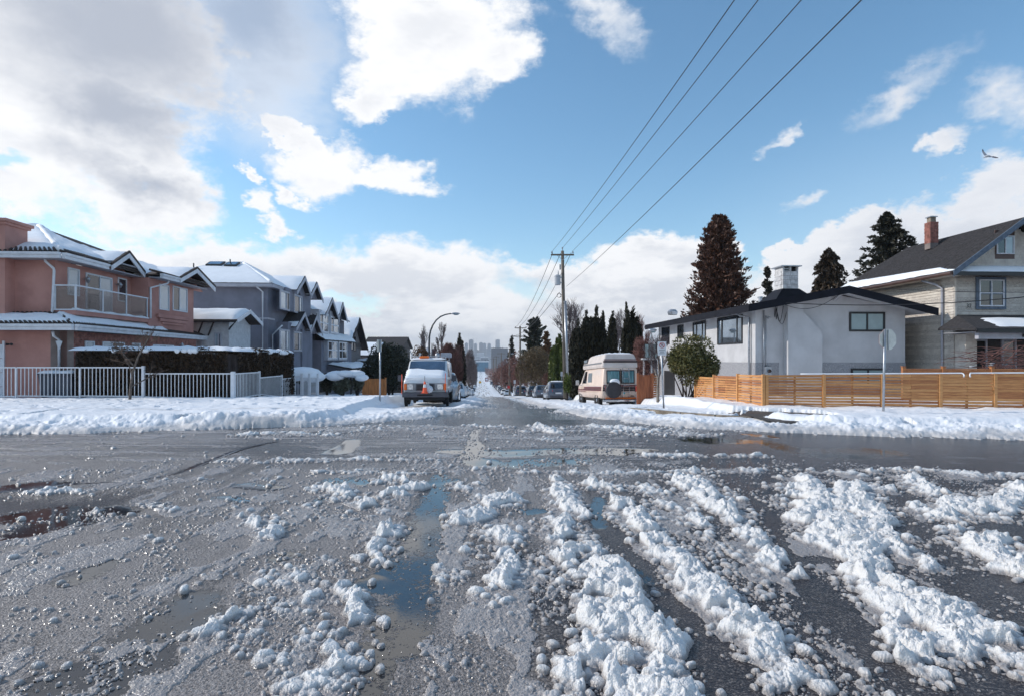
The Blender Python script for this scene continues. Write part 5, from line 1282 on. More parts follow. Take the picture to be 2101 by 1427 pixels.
# ---------------------------------------------------------------- white stucco house, right
def white_house():
    Y0 = 28.; x0 = P(1550, 0, Y0).x
    root = thing('house', 'white stucco house with shallow black edged gable roof and block chimney', 'house', (x0+3.5, Y0+6, .1))
    D = Fr(x0, Y0, 1, .0); D = Fr(x0, Y0, CR.x, CR.y)          # front wall
    far = D.o+DR*15.2; Sd = Fr(far.x, far.y, -DR.x, -DR.y)     # side wall, t from far end to corner
    Ls = 15.2; Wd = D.t(1857); z0 = -1.2
    xk = D.t(1715); zl = 4.20; zk = H+(HY-598)/F*D.pt(xk, 0, 0).y; zr = H+(HY-632)/F*D.pt(D.t(1893), 0, 0).y+.15
    zr = zl-.05
    body = MB()
    for t0 in (0,):
        pts = [D.pt(0, 0, z0), D.pt(Wd, 0, z0), D.pt(Wd, 0, zr), D.pt(xk, 0, zk-.15), D.pt(0, 0, zl)]
        body.prism(pts, DR*15.2)
    body.build('wall', M['stucco_white'], root)
    # pebble dash base band
    zb = D.hit(1650, 743)[1]
    MB().ob(D, D.t(1678), Wd+.012, -.0, .014, z0, zb).build('base_band', M['stucco_base'], root); MB().ob(Sd, 0, Ls+.0, 0, .014, z0, zb).build('base_band', M['stucco_base'], root)
    MB().ob(D, .012, D.t(1598), .0, .014, z0, zb).build('base_band', M['stucco_base'], root)
    # roof: two shallow planes, overhanging, black fascia
    ov = 1.0; oe = .75
    L0, L1 = D.pt(-oe, ov, zl-.0), D.o+DR*16+D.d*(-oe)+V3(0, 0, zl)
    K0, K1 = D.pt(xk, ov, zk+.10), D.pt(xk, 0, zk+.10)+DR*16; R0, R1 = D.pt(Wd+oe+.1, ov, zr-.1), D.pt(Wd+oe+.1, 0, zr-.1)+DR*16
    mb = MB(); mb.slab([L0, K0, K1, L1], .06); mb.slab([K0, R0, R1, K1], .06); mb.build('roof', M['roof_dark'], root)
    mb = MB(); h = .30
    for a, b in ((L0, K0), (K0, R0), (L1, L0)):
        d = (b-a).normalized(); n = V3(d.y, -d.x, 0).normalized()
        mb.prism([a-V3(0, 0, h), b-V3(0, 0, h), b+V3(0, 0, .05), a+V3(0, 0, .05)], n*.05)
    mb.build('fascia', M['fascia_black'], root)
    mb = MB(); mb.slab([L0-V3(0, 0, .12), K0-V3(0, 0, .12), K1-V3(0, 0, .12), L1-V3(0, 0, .12)], .04); mb.slab([K0-V3(0, 0, .12), R0-V3(0, 0, .12), R1-V3(0, 0, .12), K1-V3(0, 0, .12)], .04); mb.build('soffit', M['stucco_white'], root)
    mb = MB(); mb.blanket(L0.lerp(K0, .02)+DR*.8, L0.lerp(K0, .95)+DR*.35, K1.lerp(L1, .2), L1.lerp(K1, .02), 14, 40, .05, 0, .9, .06, 81); mb.build('snow_layer', M['snow'], root, smooth=True)
    # chimney breast on the front wall
    tc0, tc1 = D.t(1607), D.t(1638); tc2 = D.t(1676); zs = D.hit(1638, 641)[1]; zs2 = D.hit(1676, 682)[1]
    MB().prism([D.pt(tc0, .0, z0), D.pt(tc2, 0, z0), D.pt(tc2, 0, zs2), D.pt(tc1, 0, zs), D.pt(tc1, 0, zk-.25), D.pt(tc0, 0, zl+.2)], D.n*.45).build('chimney_breast', M['stucco_white'], root)
    # chimney stack of painted blocks, with cap
    ca, cb = D.t(1606), D.t(1638); zc0 = H+(HY-592)/F*28.; zc1 = H+(HY-556)/F*28.; C = Fr(*D.pt(0, .0, 0).xy, CR.x, CR.y)
    MB().ob(C, ca+.012, cb-.012, -.78, -.012, zl, zc1-.005).build('chimney_core', M['mortar'], root)
    rows = 4; hz = (zc1-zc0)/rows; rs = random.Random(5)
    for r in range(rows):
        cuts = [ca] + ([ca+(cb-ca)*.5] if r % 2 else [ca+(cb-ca)*.28, ca+(cb-ca)*.78]) + [cb]
        for a, b in zip(cuts[:-1], cuts[1:]): MB().ob(C, a+.008, b-.008, -.1, .004+rs.random()*.008, zc0+r*hz+.008, zc0+(r+1)*hz-.008).build('block', M['block_white'], root)
        C2 = Fr(*C.pt(ca, -.79, 0).xy, -DR.x, -DR.y); cuts = [0]+([.39] if r % 2 else [.2, .6])+[.69]
        for a, b in zip(cuts[:-1], cuts[1:]): MB().ob(C2, a+.008, b-.008, -.1, .004+rs.random()*.008, zc0+r*hz+.008, zc0+(r+1)*hz-.008).build('block', M['block_white'], root)
    mb = MB(); 
    for a, b in ((ca, ca+.08), (cb-.08, cb), ((ca+cb)/2-.04, (ca+cb)/2+.04)): mb.ob(C, a, b, -.76, 0, zc1, zc1+.22)
    mb.build('vent_pier', M['block_white'], root); MB().ob(C, ca+.1, cb-.1, -.7, -.12, zc1, zc1+.2).build('flue_opening', M['dark'], root)
    for k in range(2): MB().ob(C, ca+.08, (ca+cb)/2-.04, -.09, -.03, zc1+.03+k*.09, zc1+.06+k*.09).build('louvre', M['galv'], root)
    MB().ob(C, ca-.12, cb+.12, -.92, .12, zc1+.22, zc1+.27).build('chimney_cap', M['galv'], root)
    b4 = [C.pt(ca-.45, .10, zl+.25), C.pt(cb+.55, .10, zl+.55), C.pt(cb+.55, -1.9, zl+.55), C.pt(ca-.45, -1.9, zl+.25)]; t4 = [C.pt(ca-.03, .03, zc0), C.pt(cb+.03, .03, zc0), C.pt(cb+.03, -.82, zc0), C.pt(ca-.03, -.82, zc0)]
    MB().hexa(b4, t4).build('flashing', M['fascia_black'], root)
    c = P(1560, 612, 30.5); MB().cyl(c-V3(0, 0, .35), c, .09, 10).build('vent_pipe', M['galv'], root); MB().cyl(c+V3(0, 0, .002), c+V3(0, 0, .08), .14, 10).build('vent_cap', M['galv'], root)
    c = P(1380, 643, 39); MB().lathe(c-V3(0, 0, .1), [(.3, 0), (.35, .2), (.2, .35), (0, .38)], 10).build('roof_vent', M['galv'], root)
    # windows
    window(D, D.rect(1742, 1815, 640, 680), root, M['black'], M['frost'], .09, (.5,), proud=.05)
    window(D, D.rect(1745, 1815, 755, 790), root, M['black'], M['frost'], .09, (.5,), n=.014, proud=.05)
    def sw(px0, px1, ya, yb, mull, pm=None):
        t0, t1 = Sd.t(px0), Sd.t(px1); zt = H+(HY-ya)/F*Sd.pt(t0, 0, 0).y; zb_ = H+(HY-yb)/F*Sd.pt(t0, 0, 0).y
        window(Sd, (t0, t1, zb_, zt), root, M['black'], pm or M['glass_sky'], .07, mull, proud=.05)
    sw(1473, 1524, 653, 707, (.2, .8)); sw(1422.5, 1448.5, 662, 699, (.30, .75)); sw(1391, 1402.5, 668, 694, (.4,)); 
    t0, t1 = Sd.t(1358), Sd.t(1374); MB().ob(Sd, t0, t1, 0, .03, H+(HY-706)/F*41.5, H+(HY-671)/F*41.5).build('window', M['glass'], root)
    t0, t1 = Sd.t(1476), Sd.t(1522); window(Sd, (t0, t1, -.3, .75), root, M['black'], M['glass'], .08, (), n=.014)
    # dark basement door
    t0, t1 = Sd.t(1364), Sd.t(1385); MB().ob(Sd, t0, t1, 0, .05, -1.0, .9).build('door', M['black'], root)
    # pipes, meter, cables
    t, _ = Sd.hit(1541); downpipe([Sd.pt(Sd.t(1527), .62, zl-.1), Sd.pt(Sd.t(1531), .3, zl-.35), Sd.pt(t, .1, zl-.45), Sd.pt(t, .1, z0)], .05, root, M['galv'])
    t = D.t(1566); downpipe([D.pt(t, .07, zl-.15), D.pt(t, .07, z0+1)], .03, root, M['galv'], 'conduit'); t = D.t(1570); downpipe([D.pt(t, .07, zl-.4), D.pt(t, .07, .8)], .02, root, M['galv'], 'conduit')
    t, z = D.hit(1573, 760); MB().ob(D, t-.16, t+.16, .014, .16, z-.2, z+.2).build('meter_box', M['galv'], root); MB().cyl(D.pt(t+.03, .16, z), D.pt(t+.03, .24, z), .09, 12).build('meter', M['glass_sky'], root)
    t, z = D.hit(1586, 625); MB().ball(D.pt(t, .2, z), .10, n=8).build('weatherhead', M['galv'], root, smooth=True)
    mb = MB()
    for k, (dx, dz) in enumerate(((-.25, -.25), (-.1, -.42), (.2, -.3), (.42, -.18))):
        p0 = D.pt(t, .25, z-.05); p2 = D.pt(t+dx+.15, .3, z-.1); mb.tube([p0.lerp(p2, u)+V3(0, 0, -.55*math.sin(math.pi*u)*(1+k*.2)) for u in [i/8 for i in range(9)]], .014, 4)
    a = D.pt(D.t(1582), .5, z+.1); b = D.pt(xk, .9, zk+.05); mb.tube([a.lerp(b, i/14)+V3(0, 0, -.62*math.sin(math.pi*i/14)) for i in range(15)], .012, 4)
    mb.build('service_cable', M['wire'], root); 
    t, z = D.hit(1575, 652); MB().ball(D.pt(t, .12, z), .07, n=8).build('camera_dome', M['galv'], root, smooth=True)
    # eave bracket at the ridge
    MB().tube([D.pt(xk-.1, .0, zk-.45), D.pt(xk, .85, zk-.05)], .05, 4).build('ridge_bracket', M['stucco_white'], root)
    # balcony with frosted panels at the far end
    mb = MB(); t = 0
    bf = Fr(*(Sd.pt(0, 1.2, 0)).xy, CR.x, CR.y); y0 = bf.o.y
    bx0, bx1 = P(1323, 0, y0).x, P(1348, 0, y0).x; zt, zbm = P(0, 706, y0).z, P(0, 733, y0).z
    for k in range(3): MB().box(bx0+(bx1-bx0)*k/3+.03, bx0+(bx1-bx0)*(k+1)/3-.03, y0, y0+.03, zbm, zt).build('balcony_panel', M['frost'], root)
    for k in range(4): MB().box(bx0+(bx1-bx0)*k/3-.025, bx0+(bx1-bx0)*k/3+.025, y0-.01, y0+.05, zbm-.3, zt+.05).build('railing_post', M['black'], root)
    MB().box(bx0-.2, bx1+.2, y0-.1, y0+1.6, zbm-.16, zbm-.04).build('balcony_slab', M['stucco_white'], root)
    for xx in (bx0, bx1): MB().box(xx-.06, xx+.06, y0+.2, y0+.32, -1.5, zbm-.16).build('balcony_post', M['stucco_white'], root)
white_house()

# ---------------------------------------------------------------- old timber house, far right
def old_house():
    Y0 = 27.; x0 = P(1958, 0, Y0).x
    root = thing('house', 'old cream timber house with peeling boards, dark shingle gable roof and brick chimney', 'house', (x0+4, Y0+4, .1))
    D = Fr(x0, Y0, CR.x, CR.y); Ls = 8.0; fa = D.o+DR*Ls; Sd = Fr(fa.x, fa.y, -DR.x, -DR.y); Wd = 7.5; z0 = -.3; ze = 5.75
    xk = D.t(2078); zk = P(0, 444, Y0-.6).z
    MB().ob(D, 0, Wd, -Ls, 0, z0, ze).build('wall', M['old_siding'], root)
    MB().prism([D.pt(-.1, 0, ze), D.pt(2*xk+.1, 0, ze), D.pt(xk, 0, zk-.2)], DR*.3).build('gable_wall', M['old_siding'], root)
    # lap siding, board by board
    rs = random.Random(9); z = z0+.2; bh = .125
    def board(fr, t0, t1, z):
        mb = MB(); j = rs.random()*.006
        b = [fr.pt(t0, .035+j, z), fr.pt(t1, .035+j, z), fr.pt(t1, .0, z), fr.pt(t0, .0, z)]; t = [fr.pt(t0, .012, z+bh), fr.pt(t1, .012, z+bh), fr.pt(t1, .0, z+bh), fr.pt(t0, .0, z+bh)]
        return mb.hexa(b, t).build('siding_board', M['old_siding_b'] if rs.random() < .45 else M['old_siding'], root)
    while z < ze-.3:
        board(Sd, 0, Ls, z)
        if z > 3.0: board(D, .10, Wd, z)
        z += bh+.004
    for zz in (z0,): MB().ob(D, -.0, .09, 0, .045, z0, ze-.2).build('corner_board', M['old_siding'], root)
    # fish-scale shingles in the gable
    mb = MB(); r = 0; zz = ze+.25
    while zz < zk-.35:
        half = (zk-.3-zz)/(zk-ze)*(xk+.1); t = xk-half+(.09 if r % 2 else 0)
        while t < xk+half:
            pts = [D.pt(t, .02, zz+.16), D.pt(t, .02, zz+.05), D.pt(t+.045, .02, zz), D.pt(t+.125, .02, zz), D.pt(t+.17, .02, zz+.05), D.pt(t+.17, .02, zz+.16)]
            mb.prism(pts, D.n*.022); t += .18
        zz += .13; r += 1
    mb.build('gable_shingles', M['old_siding'], root, stuff=True)
    # main roof: gable front, hipped at the back; shingle courses as steps
    oe = .65; of = .7
    e0 = Sd.pt(-.5, oe, ze-.12); e1 = D.pt(-oe, of, ze-.12); k1 = D.pt(xk, of, zk); kb = P(1820, 509, 34.6); kb.z = zk; kb = D.pt(xk, 0, zk)+DR*6.6
    eb = Sd.pt(-.6, oe, ze-.12); r1 = D.pt(2*xk+oe, of, ze-.12); rb = D.pt(2*xk+oe, 0, ze-.12)+DR*8.6
    MB().slab([eb, e1, k1, kb], .08).build('roof', M['roof_dark'], root); MB().slab([k1, r1, rb, kb], .08).build('roof', M['roof_dark'], root)
    mb = MB(); N = 34; rs2 = random.Random(4)
    for i in range(N):
        a, b = eb.lerp(kb, i/N), e1.lerp(k1, i/N); c, d = eb.lerp(kb, (i+.97)/N), e1.lerp(k1, (i+.97)/N)
        segs = 26
        for s in range(segs):
            u0, u1 = s/segs+.001, (s+.95)/segs; h = .028+rs2.random()*.016
            mb.hexa([a.lerp(b, u0), a.lerp(b, u1), c.lerp(d, u1), c.lerp(d, u0)], [a.lerp(b, u0)+V3(0, 0, h), a.lerp(b, u1)+V3(0, 0, h), c.lerp(d, u1)+V3(0, 0, .008), c.lerp(d, u0)+V3(0, 0, .008)])
    mb.build('roof_shingles', M['roof_dark'], root, stuff=True)
    mb = MB(); mb.blanket(eb.lerp(kb, .03)+V3(0, 0, .03), e1.lerp(k1, .02)+V3(0, 0, .03), eb.lerp(e1, .86).lerp(kb.lerp(k1, .86), .14)+V3(0, 0, .03), eb.lerp(kb, .26)+V3(0, 0, .03), 44, 8, .06, 0, .5, .10, 91); mb.build('snow_layer', M['snow'], root, smooth=True)
    mb = MB(); mb.tube([eb+V3(-.06, 0, -.06), e1+V3(-.06, 0, -.06)], .09, 6); mb.build('gutter', M['brown_gutter'], root)
    mb = MB(); mb.slab([Sd.pt(-.5, oe, ze-.2), D.pt(-oe, of-.1, ze-.2), D.pt(0, of-.1, ze-.2), Sd.pt(-.5, 0, ze-.2)], .04); mb.build('soffit', M['old_siding'], root)
    # barge boards, pent roof across the gable foot
    mb = MB()
    for p, q in ((e1, k1), (k1, r1)): mb.prism([p-V3(0, 0, .22), q-V3(0, 0, .22), q+V3(0, 0, .05), p+V3(0, 0, .05)], D.n*.05)
    mb.build('barge_board', M['blue_trim'], root)
    mb = MB()
    for p, q in ((e1, k1), (k1, r1)): mb.slab([p-V3(0, 0, .05), q-V3(0, 0, .05), q-D.n*of-V3(0, 0, .05), p-D.n*of-V3(0, 0, .05)], .03)
    mb.build('soffit', M['old_siding'], root)
    a, b, c, d = D.pt(-oe, of, ze-.10), D.pt(Wd+.5, of, ze-.10), D.pt(Wd+.3, 0, ze+.25), D.pt(-.2, 0, ze+.25)
    MB().slab([a, b, c, d], .10).build('pent_roof', M['roof_dark'], root); mb = MB(); mb.blanket(a.lerp(b, .03), b, c, d.lerp(c, .05), 30, 5, .10, 0, .4, .04, 93); mb.build('snow_layer', M['snow'], root, smooth=True)
    MB().ob(D, -oe, Wd+.5, of-.02, of+.04, ze-.28, ze-.12).build('fascia', M['black'], root)
    # windows
    window(D, D.rect(2000, 2061, 569, 635), root, M['blue_trim'], [M['glass'], M['glass_sky'], M['glass'], M['glass_sky']], .12, (.5,), (.5,), n=.035, proud=.06)
    t0, t1, z0_, z1_ = D.rect(2004, 2058, 572, 631); inner = window(D, (t0+.05, t1-.03, z0_+.05, z1_-.05), root, M['white_trim'], M['glass'], .05, (.5,), (.5,), n=.05, proud=.06)
    g = D.rect(2042, 2078, 484, 522); MB().ob(D, g[0]-.06, g[1]+.04, .02, .05, g[2]-.22, g[3]+.25).build('window_surround', M['brown_gutter'], root); window(D, g, root, M['white_trim'], [M['glass'], M['blind']], .05, (.5,), n=.05)
    # house number
    pass
    t, z = D.hit(1986, 628); sign_text('32', .26, D.pt(t, .06, z), (R(90), 0, RZ), M['sign_black'], root, 'house_number')
    # chimney of single bricks
    cc = P(1911, 470, 31.0); zt = P(0, 457, 31.0).z; zb = P(0, 500, 31.0).z; w = .22; core = MB().box(cc.x-w+.01, cc.x+w-.01, 31-w+.01, 31+w-.01, zb-.3, zt-.01).build('chimney_core', M['mortar'], root)
    rows = 12; hz = (zt-zb)/rows; mb = MB(); rs3 = random.Random(2)
    for r_ in range(rows):
        zz = zb+r_*hz
        for s in range(-1, 3):
            a = cc.x-w+s*.22+(.11 if r_ % 2 else 0); b = a+.208; a = max(a, cc.x-w); b = min(b, cc.x+w)
            if b-a > .03:
                j = rs3.random()*.012; mb.box(a, b, 31-w-j, 31-w+.05, zz+.005, zz+hz-.006); 
            a = 31-w+s*.22+(.0 if r_ % 2 else .11); b = a+.208; a = max(a, 31-w+.055); b = min(b, 31+w)
            if b-a > .03: j = rs3.random()*.012; mb.box(cc.x-w-j, cc.x-w+.05, a, b, zz+.005, zz+hz-.006)
    mb.build('chimney_bricks', M['brick_red'], root, stuff=True)
    MB().box(cc.x-.14, cc.x+.14, 30.86, 31.14, zt, zt+.26).build('chimney_pot', M['concrete'], root); MB().box(cc.x-.2, cc.x+.2, 30.8, 31.2, zt+.26, zt+.31).build('chimney_cap', M['galv'], root)
    # downpipe
    t = Sd.t(1937); q = Sd.pt(t, .08, 0)
    downpipe([Sd.pt(Sd.t(1915), .6, ze-.25), Sd.pt(t-.2, .25, ze-.5), Sd.pt(t, .1, ze-.7), Sd.pt(t, .1, z0)], .055, root, M['trim_grey'])
    # porch
    pf = 1.9; zp = 3.0; zq = 3.75
    a, b, c, d = D.pt(-.95, pf+.4, zp), D.pt(Wd, pf+.4, zp+.05), D.pt(Wd, 0, zq), D.pt(.15, 0, zq)
    MB().slab([a, b, c, d], .10).build('porch_roof', M['roof_dark'], root); MB().slab([D.pt(-.95, pf+.4, zp), d, D.pt(-.95, .2, zp+.1)], .08).build('porch_roof', M['roof_dark'], root)
    mb = MB(); mb.blanket(D.pt(.35, pf+.1, zp+.08), D.pt(Wd, pf+.2, zp+.10), D.pt(Wd, .2, zq-.1), D.pt(.6, .5, zq-.2), 30, 8, .10, 0, .4, .05, 95); mb.build('snow_layer', M['snow'], root, smooth=True)
    MB().ob(D, -.9, Wd, pf+.3, pf+.42, zp-.17, zp-.03).build('gutter', M['black'], root)
    MB().ob(D, -.6, Wd, pf-.1, pf+.1, zp-.42, zp-.12).build('porch_beam', M['trim_grey'], root)
    MB().slab([D.pt(-.8, pf+.3, zp-.1), D.pt(Wd, pf+.3, zp-.1), D.pt(Wd, 0, zp-.1), D.pt(-.8, 0, zp-.1)], .03).build('porch_ceiling', M['grey_soffit'], root)
    MB().ob(D, 0, .5, 0, .62, z0, zp-.15).build('porch_wall', M['old_siding'], root)
    for k in range(24): MB().ob(D, .0, .52, .62, .645, z0+.1+k*.13, z0+.22+k*.13).build('siding_board', M['old_siding'], root)
    MB().ob(D, .5, Wd, .004, .03, z0, zp-.1).build('porch_back_wall', M['timber_grey'], root)
    window(D, D.rect(1985, 2022, 696, 765), root, M['trim_grey'], [M['blind'], M['dark']], .08, (.3,), n=.03, proud=.08); window(D, D.rect(2052, 2082, 696, 765), root, M['trim_grey'], M['glass'], .08, n=.03, proud=.08)
    for px in (2049, 2110): t = D.t(px); MB().hexa([D.pt(t-.13, pf-.1, z0), D.pt(t+.13, pf-.1, z0), D.pt(t+.13, pf+.1, z0), D.pt(t-.13, pf+.1, z0)][::-1], [D.pt(t-.10, pf-.08, zp-.42), D.pt(t+.10, pf-.08, zp-.42), D.pt(t+.10, pf+.08, zp-.42), D.pt(t-.10, pf+.08, zp-.42)][::-1]).build('porch_post', M['blue_trim'], root)
    MB().tube([D.pt(D.t(2017), pf+.3, zp-.1), D.pt(D.t(2017), pf+.1, zp-.3), D.pt(D.t(2024), pf-.1, zp-.42)], .05, 6).build('downpipe', M['black'], root)
    MB().ob(D, .0, Wd, 0, pf+.2, z0, .35).build('porch_floor', M['timber_grey'], root)
old_house()
# ================================================================ FENCES, HEDGE
def left_fence():
    root = thing('fence', 'white metal picket fence stepping down round the corner in front of the hedge', 'fence', (-11.45, 24, 0))
    wm = M['white_metal']
    def bay(p0, p1, z0, z1, ztop, pitch=.152, first=True):
        """p0,p1 (x,y); z0,z1 ground heights"""
        a, b = Vector((*p0, 0)), Vector((*p1, 0)); L = (b-a).length; f = Fr(p0[0], p0[1], (b-a).x, (b-a).y)
        MB().ob(f, 0, L, -.025, .025, ztop-.05, ztop).build('rail', wm, root)
        zl0, zl1 = z0+.07, z1+.07
        MB().hexa([f.pt(.02, .02, zl0), f.pt(L-.02, .02, zl1), f.pt(L-.02, -.02, zl1), f.pt(.02, -.02, zl0)], [f.pt(.02, .02, zl0+.04), f.pt(L-.02, .02, zl1+.04), f.pt(L-.02, -.02, zl1+.04), f.pt(.02, -.02, zl0+.04)]).build('rail', wm, root)
        n = max(1, int(L/pitch)); me = None
        for k in range(1, n):
            t = L*k/n; zb = z0+(z1-z0)*k/n+.11
            o = MB().ob(f, t-.011, t+.011, -.011, .011, zb, ztop-.054).build('baluster', wm, root)
    def post(p, z0, z1, w=.045):
        MB().box(p[0]-w, p[0]+w, p[1]-w, p[1]+w, z0-.1, z1).build('post', wm, root)
    Xp = lambda px, Y: P(px, 0, Y).x
    Y = 24.; zt = 1.75-17/1200*24; zt2 = 1.75-29.5/1200*24
    pts = [-330, -150, 33, 164, 294]
    for a, b in zip(pts[:-1], pts[1:]): bay((Xp(a, Y)+.04, Y), (Xp(b, Y)-.04, Y), .14, .12, zt)
    for a in pts: post((Xp(a, Y), Y), .05, zt+(.04 if a == 294 else -.02), .05 if a == 294 else .03)
    bay((Xp(298, Y), Y), (Xp(473, Y), Y), .10, .02, zt2); c = (Xp(478, Y), Y); post(c, -.1, zt2+.06, .07)
    run = [(478, 24., .02, 1.16), (532, 26.8, .02, 1.15), (578, 29.9, -.27, .90), (605, 32.0, -.33, .74)]
    for (xa, ya, za, ta), (xb, yb, zb, tb) in zip(run[:-1], run[1:]):
        bay((Xp(xa, ya)+.03, ya+.06), (Xp(xb, yb), yb-.06), za, zb, tb); post((Xp(xb, yb), yb), zb-.1, tb+.04, .04)
    bay((Xp(606, 32.), 32.), (Xp(617, 32.), 32.), -.33, -.33, .80, .11); post((Xp(619, 32), 32.), -.45, .95, .06)
    # gate leaves
    g = thing('gate', 'pair of narrow white metal gate leaves beyond the end of the picket fence', 'gate', (Xp(636, 32.), 32., -.3))
    for a, b in ((621, 633), (636, 650)):
        f = Fr(Xp(a, 32), 32., 1, 0); L = Xp(b, 32)-Xp(a, 32); m = MB(); m.ob(f, 0, .05, -.02, .02, -.32, .72); m.ob(f, L-.05, L, -.02, .02, -.32, .72); m.ob(f, .05, L-.05, -.02, .02, .67, .72); m.ob(f, .05, L-.05, -.02, .02, -.30, -.26); m.build('gate_frame', wm, g)
        for k in range(1, 6): MB().ob(f, L*k/6-.012, L*k/6+.012, -.012, .012, -.26, .67).build('baluster', wm, g)
    MB().box(Xp(628, 32)-.0, Xp(628, 32)+.0, 0, 0, 0, 0) if False else None
    for a in (634.5, 652): MB().box(Xp(a, 32)-.05, Xp(a, 32)+.05, 31.95, 32.05, -.45, .95).build('post', wm, g)
left_fence()

def slat_fence():
    root = thing('fence', 'new cedar fence of horizontal slats turning the corner on the right verge', 'fence', (8.27, 19.2, .15))
    cm = [M['cedar'], M['cedar_b'], M['cedar_c'], M['cedar']]; rs = random.Random(12)
    def panel(p0, p1, zb0, zb1, zt0, zt1, n=12, lit=0):
        a, b = Vector((*p0, 0)), Vector((*p1, 0)); L = (b-a).length; f = Fr(p0[0], p0[1], (b-a).x, (b-a).y)
        for k in range(n):
            u0, u1 = (k+.06+rs.random()*.05)/n, (k+.86+rs.random()*.08)/n; j = rs.random()*.006; dz = (rs.random()-.5)*.008; dz2 = (rs.random()-.5)*.012
            cut = L*.5 if rs.random() < .5 else None
            for s0, s1 in ((.052, L-.052),) if cut is None else ((.052, cut-.003), (cut+.003, L-.052)):
                z = lambda s, u: (zb0+(zt0-zb0)*u)*(1-s/L)+(zb1+(zt1-zb1)*u)*(s/L)
                MB().hexa([f.pt(s0, .012+j, z(s0, u0)+dz), f.pt(s1, .012+j, z(s1, u0)+dz2), f.pt(s1, -.008+j, z(s1, u0)+dz2), f.pt(s0, -.008+j, z(s0, u0)+dz)],
                          [f.pt(s0, .012+j, z(s0, u1)+dz), f.pt(s1, .012+j, z(s1, u1)+dz2), f.pt(s1, -.008+j, z(s1, u1)+dz2), f.pt(s0, -.008+j, z(s0, u1)+dz)]).build('slat', rs.choice(cm), root)
        MB().ob(f, L*.5-.03, L*.5+.03, -.06, -.012, min(zb0, zb1)+.05, min(zt0, zt1)-.03).build('batten', M['cedar_c'], root)
    def post(x, y, z0, z1, fr=None): MB().box(x-.048, x+.048, y-.05, y+.045, z0-.1, z1).build('post', M['cedar_b'], root, bevel=.005)
    X = lambda px, Y: P(px, 0, Y).x
    run = [(1427, 25.3), (1465, 23.2), (1514, 21.1), (1566, 19.2)]; zt = [.99, 1.10, 1.19, 1.22]; zb = [-.15, -.03, .08, .14]
    for i in range(3):
        a, b = run[i], run[i+1]; p0, p1 = (X(*a), a[1]), (X(*b), b[1]); panel(p0, p1, zb[i], zb[i+1]-.02, zt[i], zt[i]+.03)
    for i in range(4): post(X(*run[i]), run[i][1], zb[i], (zt[min(i, 3)]+.02))
    fx = lambda px: (lambda u: 19.2+(u)*(17.9-19.2))((px-1566)/(2101-1566))
    cols = [1573, 1690, 1810, 1929, 2041, 2165, 2290]
    for a, b in zip(cols[:-1], cols[1:]):
        Ya, Yb = fx(a), fx(b); ua, ub = (a-1566)/535, (b-1566)/535
        panel((X(a, Ya), Ya), (X(b, Yb), Yb), .15, .14, 1.22+.075*ua, 1.22+.075*ub)
    for a in cols: Ya = fx(a); ua = (a-1566)/535; post(X(a, Ya), Ya, .1, 1.225+.075*ua)
    for a, b, s in ((1642, 1972, 11), (1990, 2290, 12)):      # ribbons of snow sliding off the top rail
        pts = [Vector((X(a+(b-a)*i/16, fx(a+(b-a)*i/16)), fx(a+(b-a)*i/16)-.02, 1.245+.075*((a+(b-a)*i/16)-1566)/535)) for i in range(17)]
        e = pts[-1] if s == 11 else pts[0]; sg = 1 if s == 11 else -1
        tail = [e+Vector((.03*sg, -.03, -.02)), e+Vector((.05*sg, -.04, -.08)), e+Vector((.03*sg, -.04, -.12))]
        pts = pts+tail if s == 11 else tail[::-1]+pts
        MB().tube(pts, .022, 6).build('snow_layer', M['snow'], root, smooth=True)
slat_fence()
def board_fence(name_label, pts, zt, zb, m, gap=.0, bw=.14, cat='fence', cap=True, nm='fence'):
    x, y = pts[0]; root = thing(nm, name_label, cat, (x, y, zb))
    rs = random.Random(int(x*10))
    for (x0, y0), (x1, y1) in zip(pts[:-1], pts[1:]):
        f = Fr(x0, y0, x1-x0, y1-y0); L = math.hypot(x1-x0, y1-y0); n = max(1, round(L/bw))
        for k in range(n): j = rs.random()*.008; MB().ob(f, L*k/n+.003, L*(k+1)/n-.003, -.01+j, .012+j, zb, zt-.04+rs.random()*.008).build('board', m, root)
        if cap: MB().ob(f, 0, L, -.03, .04, zt-.03, zt+.01).build('rail', m, root)
    for x0, y0 in pts:
        MB().box(x0-.055, x0+.055, y0-.06, y0+.05, zb-.1, zt+.07).build('post', m, root); MB().box(x0-.075, x0+.075, y0-.08, y0+.07, zt+.074, zt+.10).build('post_cap', m, root)
    return root
Xp = lambda px, Y: P(px, 0, Y).x
board_fence('reddish vertical board fence behind the slat fence, below the old timber house', [(Xp(1857,22.5), 22.6), (Xp(1935,22.3), 22.3), (Xp(2035,21.9), 21.9), (Xp(2140,21.5), 21.5)], 1.36, .1, M['cedar_c'])
board_fence('orange stained board fence beside the dark evergreen bush on the left', [(Xp(745,44), 44.), (Xp(793,44), 43.7)], .24, -1.2, M['cedar_orange'], bw=.17)
board_fence('dark red cedar gate panel between the camper van and the white house', [(Xp(1309,29), 29.), (Xp(1338,29), 29.)], .93, -.7, M['cedar_red'], bw=.16)
r_ = thing('fence', 'short screen of brown horizontal slats against the end of the white house', 'fence', (Xp(1346,29.4), 29.4, -.6))
for k in range(13): MB().box(Xp(1341,29.4), Xp(1353,29.4), 29.38, 29.41, -.55+k*.115, -.46+k*.115).build('slat', M['cedar_c'], r_)

